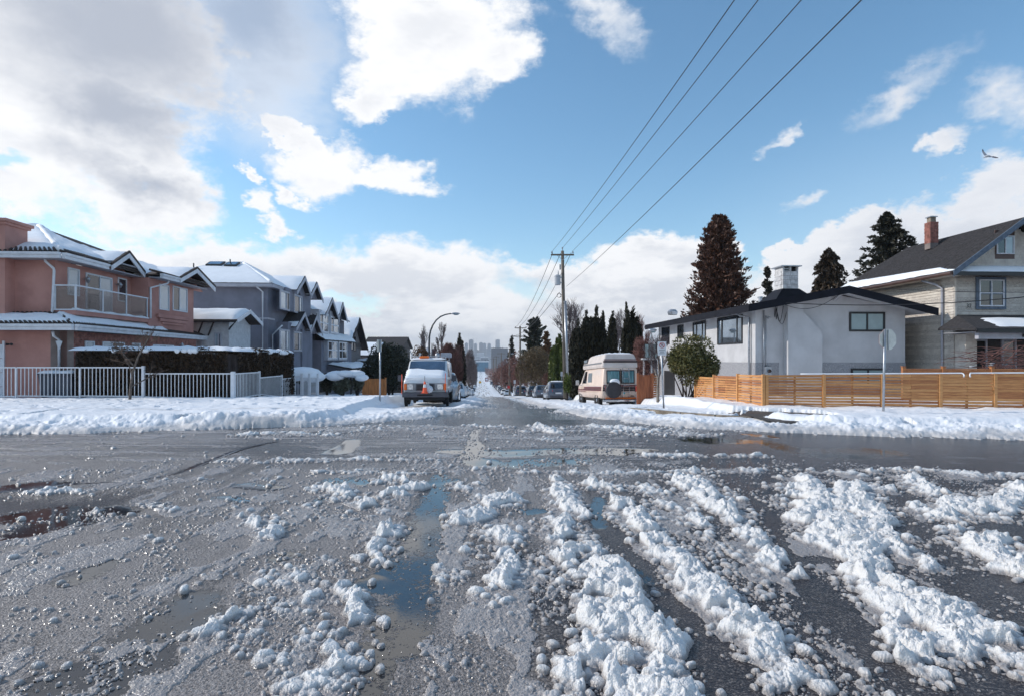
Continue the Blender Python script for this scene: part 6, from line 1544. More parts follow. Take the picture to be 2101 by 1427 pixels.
# ---- foliage helper
def leaves(name, pts, dirs, ln, wd, mat_, parent, seed=0, curl=.15, stuff=False):
    rng = np.random.default_rng(seed); N = len(pts)
    d = dirs/np.maximum(np.linalg.norm(dirs, axis=1, keepdims=True), 1e-6)
    r = rng.normal(size=(N, 3)); s = np.cross(d, r); s /= np.maximum(np.linalg.norm(s, axis=1, keepdims=True), 1e-6)
    ln = np.asarray(ln)*(.6+.8*rng.random(N)); wd = np.asarray(wd)*(.6+.8*rng.random(N))
    L = d*ln[:, None]; Wv = s*(wd*.5)[:, None]
    V = np.empty((N, 4, 3)); V[:, 0] = pts-L*.5; V[:, 1] = pts-L*.05+Wv; V[:, 2] = pts+L*.5; V[:, 3] = pts-L*.05-Wv
    Fq = np.arange(N*4).reshape(N, 4)
    o = np_mesh(name, V.reshape(-1, 3), Fq, mat_, parent=parent)
    if stuff: o['kind'] = 'stuff'
    return o
def rdir(rng, n):
    v = rng.normal(size=(n, 3)); return v/np.linalg.norm(v, axis=1, keepdims=True)
def conifer(px, ytop, Y, halfpx, label, lm, nb=260, nl=70, size=.30, up=.35, shape=1.0, base_frac=.0, seed=1, cat='tree', name='conifer_tree', group=None, wfac=.38, zb=None, ragg=.35, droop_tip=0.0):
    rng = np.random.default_rng(seed); x0 = P(px, 0, Y).x; zb = lot(Y) if zb is None else zb; zt = P(0, ytop, Y).z; h = zt-zb; Rm = halfpx/F*Y
    root = thing(name, label, cat, (x0, Y, zb), group)
    MB().tube([(x0, Y, zb-.2), (x0+.05, Y, zb+h*.5), (x0, Y, zt-.1)], [h*.022+.05, h*.012+.03, .02], 7).build('trunk', M['bark_dark'], root)
    # branches
    u = base_frac+(1-base_frac)*rng.random(nb)**.85; az = rng.random(nb)*2*np.pi
    rad = Rm*np.clip((1-u)/(1-base_frac), 0, 1)**shape*(1-ragg+ragg*1.6*rng.random(nb))+.10
    st = np.stack([np.full(nb, x0), np.full(nb, Y), zb+u*h], 1)
    dr = np.stack([np.cos(az), np.sin(az), np.full(nb, up)+.25*rng.normal(size=nb)], 1); dr /= np.linalg.norm(dr, axis=1, keepdims=True)
    t = rng.random((nb, nl))**.7; P_ = st[:, None]+dr[:, None]*(rad[:, None]*t)[:, :, None]
    spread = (.10+.22*rad)[:, None, None]*(1.05-t[:, :, None]*.75)
    P_ = P_+rng.normal(size=P_.shape)*spread*np.array([1, 1, .7])*.45
    P_[..., 2] -= droop_tip*(t**2)*rad[:, None]
    D_ = dr[:, None]*1.0+rng.normal(size=P_.shape)*.55; D_[..., 2] += up*.6-droop_tip
    leaves('crown', P_.reshape(-1, 3), D_.reshape(-1, 3), size, size*wfac, lm, root, seed)
    return root
def columns(pxs, label, lm, Y, seed=5, cat='tree', name='cypress_tree', group=None, zb=None, dens=1.0, leaf=.34):
    """one upright evergreen made of one or more flame shaped stems: (px, ytop, halfpx)"""
    rng = np.random.default_rng(seed); zb = lot(Y) if zb is None else zb; x0 = P(pxs[0][0], 0, Y).x
    root = thing(name, label, cat, (x0, Y, zb), group); PP = []; DD = []
    for px, yt, hp in pxs:
        xc = P(px, 0, Y).x; zt = P(0, yt, Y).z; h = zt-zb; Rr = hp/F*Y; n = int(5600*dens*h/7*max(Rr, .5)/.7)
        ns = 16                                                     # plumes
        pa = rng.random(ns)*2*np.pi; pr = np.sqrt(rng.random(ns))*Rr*.85; ph = h*(.74+.26*rng.random(ns)**.8)*(1-.22*(pr/Rr)**2); ph[0] = h; pr[0] = 0
        k = rng.integers(0, ns, n); u = rng.random(n)**.8; w = Rr*.40*np.clip(1.02-u, 0, 1)**.35*(1-.25*(1-u))+.02
        a = rng.random(n)*2*np.pi; rr = w*np.sqrt(rng.random(n))
        lean = 1-.35*u**2
        PP.append(np.stack([xc+np.cos(pa[k])*pr[k]*lean+np.cos(a)*rr, Y+np.sin(pa[k])*pr[k]*lean+np.sin(a)*rr, zb+u*ph[k]], 1))
        d = np.stack([np.cos(a)*.35, np.sin(a)*.35, np.ones(n)], 1)+rng.normal(size=(n, 3))*.28; DD.append(d)
        MB().tube([(xc, Y, zb-.2), (xc, Y, zb+h*.8)], [.12, .03], 6).build('trunk', M['bark_dark'], root)
    leaves('crown', np.concatenate(PP), np.concatenate(DD), leaf, leaf*.36, lm, root, seed)
    return root
def bush(px, ytop, ybot, Y, halfpx, label, lm, n=6000, size=.14, wf=.5, seed=3, name='shrub', cat='shrub', zb=None, lobes=9, depth=None, stems=True, dirk=None, group=None, asp=1.0, xoff=0):
    rng = np.random.default_rng(seed); x0 = P(px, 0, Y).x; zt = P(0, ytop, Y).z; zb = P(0, ybot, Y).z if zb is None else zb; Rx = halfpx/F*Y; h = zt-zb
    root = thing(name, label, cat, (x0, Y, zb), group)
    lc = rdir(rng, lobes)*np.array([Rx*.52, Rx*.52*asp, h*.25])+np.array([x0, Y, zb+h*.56]); lr = .40+.22*rng.random(lobes)
    lc[0] = (x0, Y, zb+h*.68)
    k = rng.integers(0, lobes, n); dd = rdir(rng, n); rad = (.55+.45*rng.random(n)**.35)
    Pt = lc[k]+dd*(lr[k]*rad)[:, None]*np.array([Rx, Rx*asp, h*.55])
    Pt[:, 2] = np.maximum(Pt[:, 2], zb+.02*h)
    D_ = dd*(.5 if dirk is None else dirk[0])+rng.normal(size=(n, 3))*.6+np.array([0, 0, .3 if dirk is None else dirk[1]])
    leaves('foliage', Pt, D_, size, size*wf, lm, root, seed)
    if stems:
        mb = MB(); rs = random.Random(seed)
        for i in range(7):
            a = rs.random()*6.28; r0 = .08*Rx; mb.tube([(x0+math.cos(a)*r0, Y+math.sin(a)*r0, zb-.1), (x0+math.cos(a)*Rx*.25, Y+math.sin(a)*Rx*.25, zb+h*.3), (x0+math.cos(a+.3)*Rx*.5, Y+math.sin(a+.3)*Rx*.5, zb+h*.62)], [.05, .035, .015], 5)
        mb.build('stems', M['bark_dark'], root)
    return root
def hedge():
    root = thing('hedge', 'tall clipped brown green hedge topped with snow behind the white picket fence', 'hedge', (-12, 25, 0))
    rng = np.random.default_rng(4); xa, xb = Xp(162, 24.9), Xp(478, 24.5)-.1; ya = 24.75; PP = []; DD = []
    segs = [((xa, ya+.35), (xb-.3, ya+.35), .0, 2.05), ((xb-.3, ya+.35), (Xp(598, 31.6)-.35, 31.6), -.1, 2.02)]
    tops = MB(); core = MB()
    for (x0, y0), (x1, y1), zb, zt in segs:
        L = math.hypot(x1-x0, y1-y0); d = np.array([(x1-x0)/L, (y1-y0)/L]); nrm = np.array([d[1], -d[0]]); n = int(5200*L/3)
        t = rng.random(n)*L; z = zb+(zt-zb)*rng.random(n); side = rng.random(n)
        s = np.where(side < .62, .42, np.where(side < .72, -.42, (rng.random(n)*2-1)*.42)); z = np.where(side > .72, zt, z)
        bumpy = (vn(t*1.1, z*.6, 3)-.5)*.22+(vn(t*4.1, z*1.3, 7)-.5)*.12; s = s+np.sign(s)*bumpy; z = z+np.where(side > .72, bumpy, 0)
        PP.append(np.stack([x0+d[0]*t+nrm[0]*s, y0+d[1]*t+nrm[1]*s, z], 1)+rng.normal(size=(n, 3))*.03)
        dd = rng.normal(size=(n, 3))*.5; dd[:, :2] += nrm*np.sign(s)[:, None]*.5; dd[:, 2] += .6; DD.append(dd)
        f = Fr(x0, y0, d[0], d[1]); core.ob(f, -.1, L+.1, -.28, .28, zb-.2, zt-.1)
        k = int(L/.22)
        tops.blanket(f.pt(-.3, .50, zt+.03), f.pt(L+.25, .50, zt+.03), f.pt(L+.25, -.5, zt+.05), f.pt(-.3, -.5, zt+.05), k, 6, .15, 0, .7, .03, 11)
        rs = random.Random(6)
        for _ in range(int(L/.8)):      # clumps hanging over the edge
            t_ = rs.random()*L; tops.ball(f.pt(t_, .46, zt+.02), .10+rs.random()*.14, .09, .07+rs.random()*.07, 8, jit=.2)
    # end face of the hedge
    n = 2600; PP.append(np.stack([Xp(598, 31.6)-.35+(rng.random(n)*2-1)*.45, np.full(n, 31.65)+rng.normal(size=n)*.05, -.3+2.3*rng.random(n)], 1)); DD.append(rng.normal(size=(n, 3))+np.array([0, -.3, .6]))
    core.build('core', M['bark_dark'], root); leaves('foliage', np.concatenate(PP), np.concatenate(DD), .15, .055, M['leaf_hedge'], root, 4)
    tops.build('snow_layer', M['snow'], root, smooth=True)
hedge()
def snowcap(mb, px, py, Y, rx, ry, rz, seed=1):
    c = P(px, py, Y); rs = random.Random(seed); mb.ball(c, rx, ry, rz, 14, jit=.06)
# ---- evergreen trees
conifer(1476, 444, 48, 100, 'big russet brown cedar towering behind the white house', M['leaf_cedar'], 640, 62, .34, .55, .58, .0, 11, name='cedar_tree', zb=-1.0, ragg=.28)
conifer(1574, 543, 52, 30, 'small dark spruce beside the block chimney of the white house', M['leaf_conifer'], 110, 34, .30, .05, .9, .2, 12, zb=-1)
conifer(1700, 512, 42, 62, 'rounded drooping brown conifer behind the white house ridge', M['leaf_brownconifer'], 330, 60, .30, -.1, .42, .1, 13, zb=-1, droop_tip=.55, name='cedar_tree')
conifer(1822, 438, 46, 84, 'dark ragged conifer rising behind the old timber house roof', M['leaf_conifer'], 250, 60, .36, .12, .62, .25, 14, zb=0, droop_tip=.15, ragg=.6)
columns([(1186,652,17),(1176,680,15)], 'left hand dark cypress, lower and browner, at the edge of the camper clump', M['leaf_cypress'], 50, 21, group='dark cypresses behind the camper van')
columns([(1203,636,17),(1212,650,13)], 'tall dark cypress standing second from the left above the camper', M['leaf_cypress'], 50.6, 22, group='dark cypresses behind the camper van')
columns([(1224,627,18),(1237,640,14)], 'tallest pointed cypress in the middle of the clump above the camper', M['leaf_cypress'], 51, 23, group='dark cypresses behind the camper van')
columns([(1257,639,14),(1250,668,13)], 'thin cypress with a sky gap either side right of the clump', M['leaf_cypress'], 50, 24, group='dark cypresses behind the camper van')
columns([(1286,620,16),(1299,628,16),(1309,650,12)], 'twin topped broad cypress nearest the white house', M['leaf_cypress'], 48, 25, group='dark cypresses behind the camper van')
columns([(943,684,16)], 'narrow black green cypress behind the parked white car on the left', M['leaf_cypress'], 80, 26, dens=1.2)
columns([(1148,684,22),(1136,708,19)], 'bright green glossy laurel beside the tall utility pole', M['leaf_laurel'], 62, 27, name='laurel_tree', leaf=.24, dens=1.6)
bush(1164, 768, 818, 46, 9, 'low yellow green shrub at the foot of the cypresses', M['leaf_laurel'], 1500, .16, seed=28)
conifer(1097, 655, 108, 36, 'dark bushy pine beyond the second utility pole', M['leaf_pine'], 150, 46, .62, .35, .45, .30, 31, name='pine_tree', wfac=.5, ragg=.6)
conifer(1121, 681, 92, 22, 'rust coloured conifer between the pine and the laurel', M['leaf_rust'], 150, 34, .5, .3, .6, .1, 32)
conifer(1050, 690, 165, 15, 'slim dark fir far down the right side of the street', M['leaf_conifer'], 130, 30, .8, .2, .8, .1, 33)
bush(1100, 716, 806, 82, 47, 'large mossy brown thicket above the parked cars on the right', M['leaf_moss'], 12000, .42, .16, 34, dirk=(.5, .6))
bush(1134, 762, 806, 66, 23, 'orange red bare shrub above the grey hatchback', M['leaf_red'], 3200, .32, .10, 35, dirk=(.7, .8))
bush(1066, 724, 806, 128, 27, 'reddish brown leafless thicket beyond the mossy one', M['leaf_red'], 4200, .62, .12, 36, dirk=(.5, .7))
bush(1040, 738, 806, 165, 24, 'dusky red thicket far along the right kerb', M['leaf_red'], 3600, .75, .12, 37, dirk=(.5, .7))
bush(1024, 753, 806, 230, 19, 'faint red brown thicket at the bend of the hill', M['leaf_red'], 2600, .9, .14, 38, dirk=(.5, .7))
bush(803, 703, 815, 50, 48, 'wide dark evergreen bush left of the white van', M['leaf_dark'], 15000, .17, .5, 39, lobes=16)
bush(757, 730, 815, 50, 16, 'small dark evergreen bush crowding the orange fence', M['leaf_dark'], 3800, .17, .5, 40)
bush(866, 710, 800, 72, 22, 'rusty brown shrub behind the roof of the white van', M['leaf_rust'], 4200, .24, .45, 41)
bush(1322, 690, 815, 44, 26, 'tangle of dark red brambles behind the board gate', M['twig_red'], 5200, .5, .06, 42, dirk=(.6, .3))
bush(1150, 740, 800, 64, 12, 'small leafy shrub at the laurel foot', M['leaf_laurel'], 1500, .22, .5, 43)
# rhododendron with bare stems
def rhodo():
    root = bush(1425, 696, 806, 25.6, 60, 'large glossy rhododendron with bare stems beside the slat fence', M['leaf_rhodo'], 9000, .17, .34, 51, name='rhododendron', zb=P(0, 797, 25.6).z, lobes=15, stems=False, asp=.8, dirk=(.9, -.05))
    mb = MB(); rs = random.Random(3); zg = P(0, 829, 25.6).z
    for k in range(11):
        x = P(1404+rs.random()*22, 0, 25.6).x; tx = P(1380+k*9, 0, 25.6).x; mb.tube([(x, 25.5+rs.random()*.4, zg-.1), (x*.6+tx*.4, 25.6, zg+.5), (tx, 25.4+rs.random()*.6, zg+1.4)], [.045, .035, .02], 5)
    mb.build('stems', M['bark_dark'], root)
rhodo()
# snow laden shrubs, left
def snow_shrubs():
    L = [(628, 764, 806, 35, 26, 'low dark shrub bowed under a smooth dome of snow behind the gate', M['leaf_dark'], [(622,765,1.15,.45),(640,770,.8,.35)]),
         (672, 762, 810, 37, 18, 'dark green leafy shrub right of the snow dome', M['leaf_dark'], [(678,768,.35,.16)]),
         (702, 772, 813, 36, 22, 'rounded sage green shrub with snow on its crown', M['leaf_sage'], [(690,768,.62,.32),(708,764,.55,.22)]),
         (733, 768, 810, 36.5, 16, 'sage shrub nearest the orange fence with a snow cap', M['leaf_sage'], [(728,764,.62,.24),(742,772,.4,.22)])]
    for i, (px, y0, y1, Y, hp, lb, lm, caps) in enumerate(L):
        r = bush(px, y0, y1, Y, hp, lb, lm, 3600, .12, .5, 60+i, group='snow laden shrubs in the left gardens')
        mb = MB()
        for j, (cx, cy, rx, rz) in enumerate(caps): snowcap(mb, cx, cy+2, Y-.15, rx, .8, rz, j)
        mb.build('snow_layer', M['snow'], r, smooth=True)
snow_shrubs()
# ---- bare trees
def bare(px, ytop, Y, label, seed=1, r0=.09, spread=.5, mats=('bark', 'bark'), zb=None, levels=5, first=.35, nch=3, lean=0, group=None, up=.25, ratio=.72, name='bare_tree', twigs=True):
    rs = random.Random(seed); x0 = P(px, 0, Y).x; zb = lot(Y)+.02 if zb is None else zb; zt = P(0, ytop, Y).z; h = zt-zb
    root = thing(name, label, 'tree', (x0, Y, zb), group); tr = MB(); tw = MB()
    def grow(p, d, ln, r, lv):
        segs = 3; pts = [p]; q = p.copy(); dd = d.copy()
        for i in range(segs):
            dd = (dd+Vector((rs.gauss(0, .10), rs.gauss(0, .10), rs.gauss(0, .06)+up*.12))).normalized(); q = q+dd*ln/segs; pts.append(q.copy())
        (tr if lv < 2 else tw).tube(pts, [r, r*.85, r*.72, r*.6], 6 if lv < 2 else 3, cap=False)
        if lv >= levels: return
        for k in range(nch+(1 if lv == 0 else 0)):
            u = .45+.55*rs.random() if lv else .35+.65*k/nch
            b = pts[min(segs, int(u*segs))].lerp(pts[min(segs, int(u*segs)+1)], (u*segs) % 1)
            sd = Vector((rs.gauss(0, 1), rs.gauss(0, 1), 0)); sd = sd-dd*sd.dot(dd); sd = sd.normalized() if sd.length > .01 else Vector((1, 0, 0))
            grow(b, (dd+sd*spread*(.7+.7*rs.random())+Vector((0, 0, up))).normalized(), ln*ratio*(.75+.4*rs.random()), r*.55, lv+1)
        grow(pts[-1], dd, ln*ratio*.9, r*.6, lv+1)
    grow(Vector((x0, Y, zb-.1)), Vector((lean, 0, 1)).normalized(), h*first, r0, 0)
    tr.build('trunk', M[mats[0]], root, smooth=True); tw.build('twigs', M[mats[1]], root, stuff=True)
    return root
bare(266, 648, 22.9, 'small bare street tree with a pruned stump top in front of the picket fence', 3, .055, .9, ('bark', 'twig_brown'), .12, 6, .55, 3, -.03, up=.05, ratio=.50)
bare(1350, 640, 26.3, 'young bare pale barked tree beside the no parking sign', 8, .075, .42, ('bark_pale', 'twig_grey'), -.1, 5, .34, 3, -.02, up=.45, ratio=.66)
bare(893, 634, 85, 'left hand of two tall leafless poplars behind the street light', 5, .15, .34, ('bark', 'twig_grey'), None, 5, .42, 4, 0, 'leafless poplars behind the street light', up=.45, ratio=.52)
bare(905, 630, 88, 'right hand of two tall leafless poplars behind the street light', 6, .15, .34, ('bark', 'twig_grey'), None, 5, .42, 4, .02, 'leafless poplars behind the street light', up=.45, ratio=.52)
bare(1172, 590, 70, 'spreading leafless tree behind the tall utility pole', 7, .2, .45, ('bark', 'twig_grey'), None, 6, .36, 3, up=.3, ratio=.66)
bare(1262, 598, 74, 'leafless tree showing between the cypress tops', 9, .18, .45, ('bark', 'twig_grey'), None, 6, .36, 3, up=.3, ratio=.66)
bare(1330, 612, 60, 'thin leafless tree by the far corner of the white house', 10, .14, .4, ('bark', 'twig_red'), None, 5, .36, 3, up=.5, ratio=.66)
bare(963, 718, 140, 'grey brown leafless street tree over the distant left kerb', 13, .2, .5, ('bark', 'twig_grey'), None, 6, .32, 3, up=.3, ratio=.7, group='leafless street trees along the left kerb')
bare(968, 728, 175, 'further grey brown leafless street tree on the left kerb', 14, .2, .5, ('bark', 'twig_grey'), None, 5, .32, 3, up=.3, ratio=.7, group='leafless street trees along the left kerb')
bush(963, 722, 800, 150, 13, 'hazy mass of twiggy trees before the distant towers', M['twig_grey'], 5200, .9, .08, 71, name='thicket', cat='trees', dirk=(.4, .7))
bush(972, 742, 800, 250, 9, 'small twiggy mass further down the left side', M['twig_grey'], 2200, 1.2, .10, 72, name='thicket', cat='trees', dirk=(.4, .7))
# russet willow: many upright rods
def willow():
    Y = 66.; rng = np.random.default_rng(8); x0 = P(918, 0, Y).x; zb = lot(Y); root = thing('willow_tree', 'fan of reddish bare willow rods beside the white van', 'tree', (x0, Y, zb))
    mb = MB(); rs = random.Random(4)
    for k in range(230):
        a = rs.random()*6.28; r = rs.random()**.5; bx = x0+math.cos(a)*.5*r; by = Y+math.sin(a)*.5*r; H_ = (5.9-2.0*r*rs.random()); tx = x0+math.cos(a)*1.85*r+.15+rs.gauss(0, .1); ty = Y+math.sin(a)*1.6*r
        z1 = zb+H_; mb.tube([(bx, by, zb), ((bx+tx)/2+rs.gauss(0, .08), (by+ty)/2, zb+H_*.5), (tx, ty, z1)], [.034, .024, .010], 3, cap=False)
    mb.build('rods', M['twig_red'], root)
    n = 8200; a = rng.random(n)*6.28; r = np.sqrt(rng.random(n))*1.75; u = rng.random(n); zz = zb+.4+u*5.2; w = np.sin(np.pi*np.clip(u*.8+.15, 0, 1))
    leaves('twigs', np.stack([x0+np.cos(a)*r*w+.1, Y+np.sin(a)*r*w, zz], 1), np.stack([np.cos(a)*.3+.25, np.sin(a)*.3, np.ones(n)], 1)+rng.normal(size=(n, 3))*.15, .75, .03, M['leaf_red'], root, 8)
willow()
def brambles():
    root = thing('bramble_bush', 'arching bare brown brambles in front of the old house porch', 'bush', (Xp(2060, 22.8), 22.8, .1)); rs = random.Random(8); mb = MB(); sn = MB()
    for k in range(150):
        x = Xp(2010+rs.random()*190, 22.8); y = 22.6+rs.random()*.8; z = 1.3+rs.random()*.75; pts = [Vector((x, y, z))]; d = Vector((rs.choice((-1, 1))*1.0, rs.gauss(0, .3), rs.gauss(.1, .3))).normalized()
        for i in range(6): d = (d+Vector((0, rs.gauss(0, .1), rs.gauss(-.06, .14)))).normalized(); pts.append(pts[-1]+d*.2)
        mb.tube(pts, [.016, .014, .012, .010, .008, .006, .004], 3, cap=False)
        if k % 7 == 0 and x > Xp(2050, 22.8): sn.ball(pts[3]+Vector((0, 0, .02)), .12, .06, .025, 8, jit=.3)
    for k in range(12): x = Xp(2030+k*12, 22.8); mb.tube([(x, 22.9, .0), (x+rs.gauss(0, .2), 22.9, 1.5)], [.03, .015], 4, cap=False)
    mb.build('stems', M['twig_red'], root); sn.build('snow_layer', M['snow'], root, smooth=True)
brambles()
# ================================================================ POLES, LAMPS, SIGNS, WIRES
def pole(px, ytop, Y, label, arms, dx=0, r=.15, zb=None, trans=False, conduit=False, group='utility poles along the right kerb'):
    zb = lot(Y)-.1 if zb is None else zb; zt = P(0, ytop, Y).z; xt = P(px, 0, Y).x; xb = xt+dx; root = thing('utility_pole', label, 'utility pole', (xb, Y, zb), group)
    MB().tube([(xb, Y, zb), (xt, Y, zt)], [r, r*.72], 10).build('pole', M['wood_pole'], root, smooth=True)
    for xa, xb_, yy in arms:
        z = P(0, yy, Y).z; a, b = P(xa, 0, Y).x, P(xb_, 0, Y).x
        MB().box(a, b, Y-r-.10, Y-r, z-.06, z+.06).build('crossarm', M['wood_pole'], root)
        for xx in (a+.08, b-.08): MB().lathe((xx, Y-r-.05, z+.06), [(.02, 0), (.02, .08), (.06, .09), (.05, .13), (.07, .14), (.03, .22), (0, .22)], 8).build('insulator', M['ceramic'], root, smooth=True)
        mb = MB(); 
        for s in (a*.45+xt*.55, b*.45+xt*.55): mb.tube([(s, Y-r-.03, z-.05), (xt, Y-r, z-.42)], .018, 4)
        mb.build('brace', M['galv'], root)
    if trans:
        c = P(1144, 575, Y); rr = .24
        MB().lathe((c.x, Y-.05, c.z-.4), [(0, 0), (rr*.9, 0), (rr, .04), (rr, .66), (rr*1.08, .68), (rr*1.08, .74), (rr*.5, .84), (0, .86)], 14).build('transformer', M['transformer'], root, smooth=False)
        MB().lathe((c.x+.05, Y-.05, c.z+.45), [(.03, 0), (.05, .04), (.03, .08), (.05, .12), (.03, .16), (.02, .3), (0, .3)], 8).build('bushing', M['ceramic'], root)
        mb = MB(); mb.box(c.x+rr, xt-.05, Y-.09, Y-.01, c.z-.25, c.z-.15); mb.box(c.x+rr, xt-.05, Y-.09, Y-.01, c.z+.15, c.z+.25); mb.build('bracket', M['galv'], root)
        MB().lathe((xt, Y, zt-.02), [(.03, 0), (.03, .2), (.07, .22), (.05, .3), (0, .34)], 8).build('insulator', M['ceramic'], root)
        c2 = P(1149, 549, Y); MB().box(c2.x-.06, c2.x+.05, Y-.3, Y-.15, c2.z-.2, c2.z+.2).build('fuse_cutout', M['ceramic'], root)
        c3 = P(1146, 607, Y); mb = MB()
        for k in range(3): mb.tube([c3+Vector((.14*math.cos(a)*(1+k*.15)+.02*k, -.2, .17*math.sin(a))) for a in [i*.55 for i in range(12)]], .012, 4)
        mb.build('cable_coil', M['wire'], root)
    if conduit:
        z1 = P(0, 618, Y).z; MB().tube([(xb+.22, Y-.14, zb), (xt+(xb-xt)*.35+.12, Y-.14, z1)], .115, 10).build('conduit', M['galv'], root, smooth=True)
        pts = [P(1156, 612+i*4, Y)+Vector((.1*math.sin(i), -.2, 0)) for i in range(4)]; MB().tube(pts, .03, 5).build('cable', M['wire'], root)
    return root
pole(1154, 515, 47, 'tall wooden utility pole with transformer and steel conduit behind the camper', [(1130,1177,524)], .22, .17, trans=True, conduit=True)
pole(1067, 669, 92, 'second wooden utility pole with two crossarms by the dark pine', [(1056,1080,673),(1050,1076,690)], .05, .19)
pole(1028.5, 723, 178, 'thin utility pole with one crossarm in front of the grey warehouse', [(1020,1036,725)], 0, .2)
pole(1018, 730, 240, 'smaller utility pole beyond the thin one by the warehouse', [(1012,1024,731.5)], 0, .22)
pole(1012.5, 734, 300, 'smallest utility pole far down the hill', [(1006,1018,736)], 0, .24)
def cable(label, a, b, sag, r, n=36, grp=None, nm='power_line'):
    mb = MB(); a = Vector(a); b = Vector(b); mb.tube([a.lerp(b, i/n)-Vector((0, 0, 4*sag*(i/n)*(1-i/n))) for i in range(n+1)], r, 5)
    o = mb.build(nm, M['wire']); tag(o, label, 'cable', grp); return o
A = Vector((0, 47, 0))
def overhead(px, py, label, sag, ytop_px):
    a = P(px, py, 46.8); x1, = (ytop_px,)
    # image point (x1, 0): solve the depth where the street-parallel line meets the frame top, then run on behind the camera
    b = a-DR*52
    if py > 560: b = b+Vector((0, 0, 1.5))
    cable(label, a, b, sag, .013, grp='power lines overhead')
overhead(1133, 516, 'leftmost of the overhead power lines running to the tall utility pole', .45, 1520)
overhead(1154, 509, 'second overhead power line from the left, reaching the pole top', .35, 1590)
overhead(1174, 516, 'third overhead power line from the left, on the right crossarm tip', .35, 1655)
overhead(1162, 588, 'lowest overhead line on the right, joining the pole below its crossarm', .35, 1785)
for (p0, p1, lb) in [((1134,519),(1057,672),'left'), ((1150,520),(1067,668),'middle'), ((1172,519),(1079,672),'right')]:
    cable('sagging wire from the tall pole to the second pole, %s one of three' % lb, P(*p0, 47), P(*p1, 92), .9, .022, grp='wires between the first two poles')
cable('low cable from the transformer down to the second pole crossarm', P(1148, 600, 47), P(1052, 689, 92), .8, .025, grp='wires between the first two poles')
cable('twisted service cable crossing in front of the white house gable', P(1588, 620, 27.2), P(2250, 592, 23), .35, .020, nm='service_cable')
cable('thin upper service cable against the old house boards', P(1760, 589, 26), P(2260, 598, 23), .12, .010, nm='service_cable')
cable('thin lower service wire in front of the old house porch', P(1990, 738, 23), P(2200, 752, 21), .05, .010, nm='service_cable')
def street_light(px, ybase, Y, label, pts, headl, m, r=.08):
    root = thing('street_light', label, 'street light', (P(px, 0, Y).x, Y, lot(Y)))
    q = [(P(px, 0, Y).x, Y, lot(Y)-.2)]+[tuple(P(a, b, Y)) for a, b in pts]; n = len(q)
    MB().tube(q, [r*1.2]+[r-(r*.5)*i/n for i in range(1, n)], 8).build('pole', m, root, smooth=True)
    a, b = [P(x, y, Y) for x, y in headl]; c = (a+b)/2; w = abs(b.x-a.x)/2
    MB().ball(c, w, .16, .09+.05*w, 12).build('lamp_head', M['galv'], root, smooth=True); MB().ball(c+Vector((w*.15, 0, -.09)), w*.6, .12, .08, 10).build('lens', M['frost'], root, smooth=True)
    return root
arc = [(881, 760), (880.5, 705), (881, 690), (883.5, 678), (888, 667), (895, 657), (904, 649.5), (914, 645.5), (926, 643.5)]
street_light(881, 0, 60, 'curved dark street light arching over the white van', arc, ((925, 643), (944, 644)), M['steel_dark'], .11)
street_light(1045.5, 0, 130, 'thin street light with a short arm beside the slim dark fir', [(1045.5, 722), (1045.5, 716), (1047, 723.5), (1049, 723)], ((1046, 725), (1055, 725)), M['wood_pole'], .2)
street_light(1337, 0, 36, 'low street light head behind the young bare tree', [(1337, 690), (1336, 680), (1334, 676)], ((1330, 677), (1348, 677.5)), M['galv'], .05)
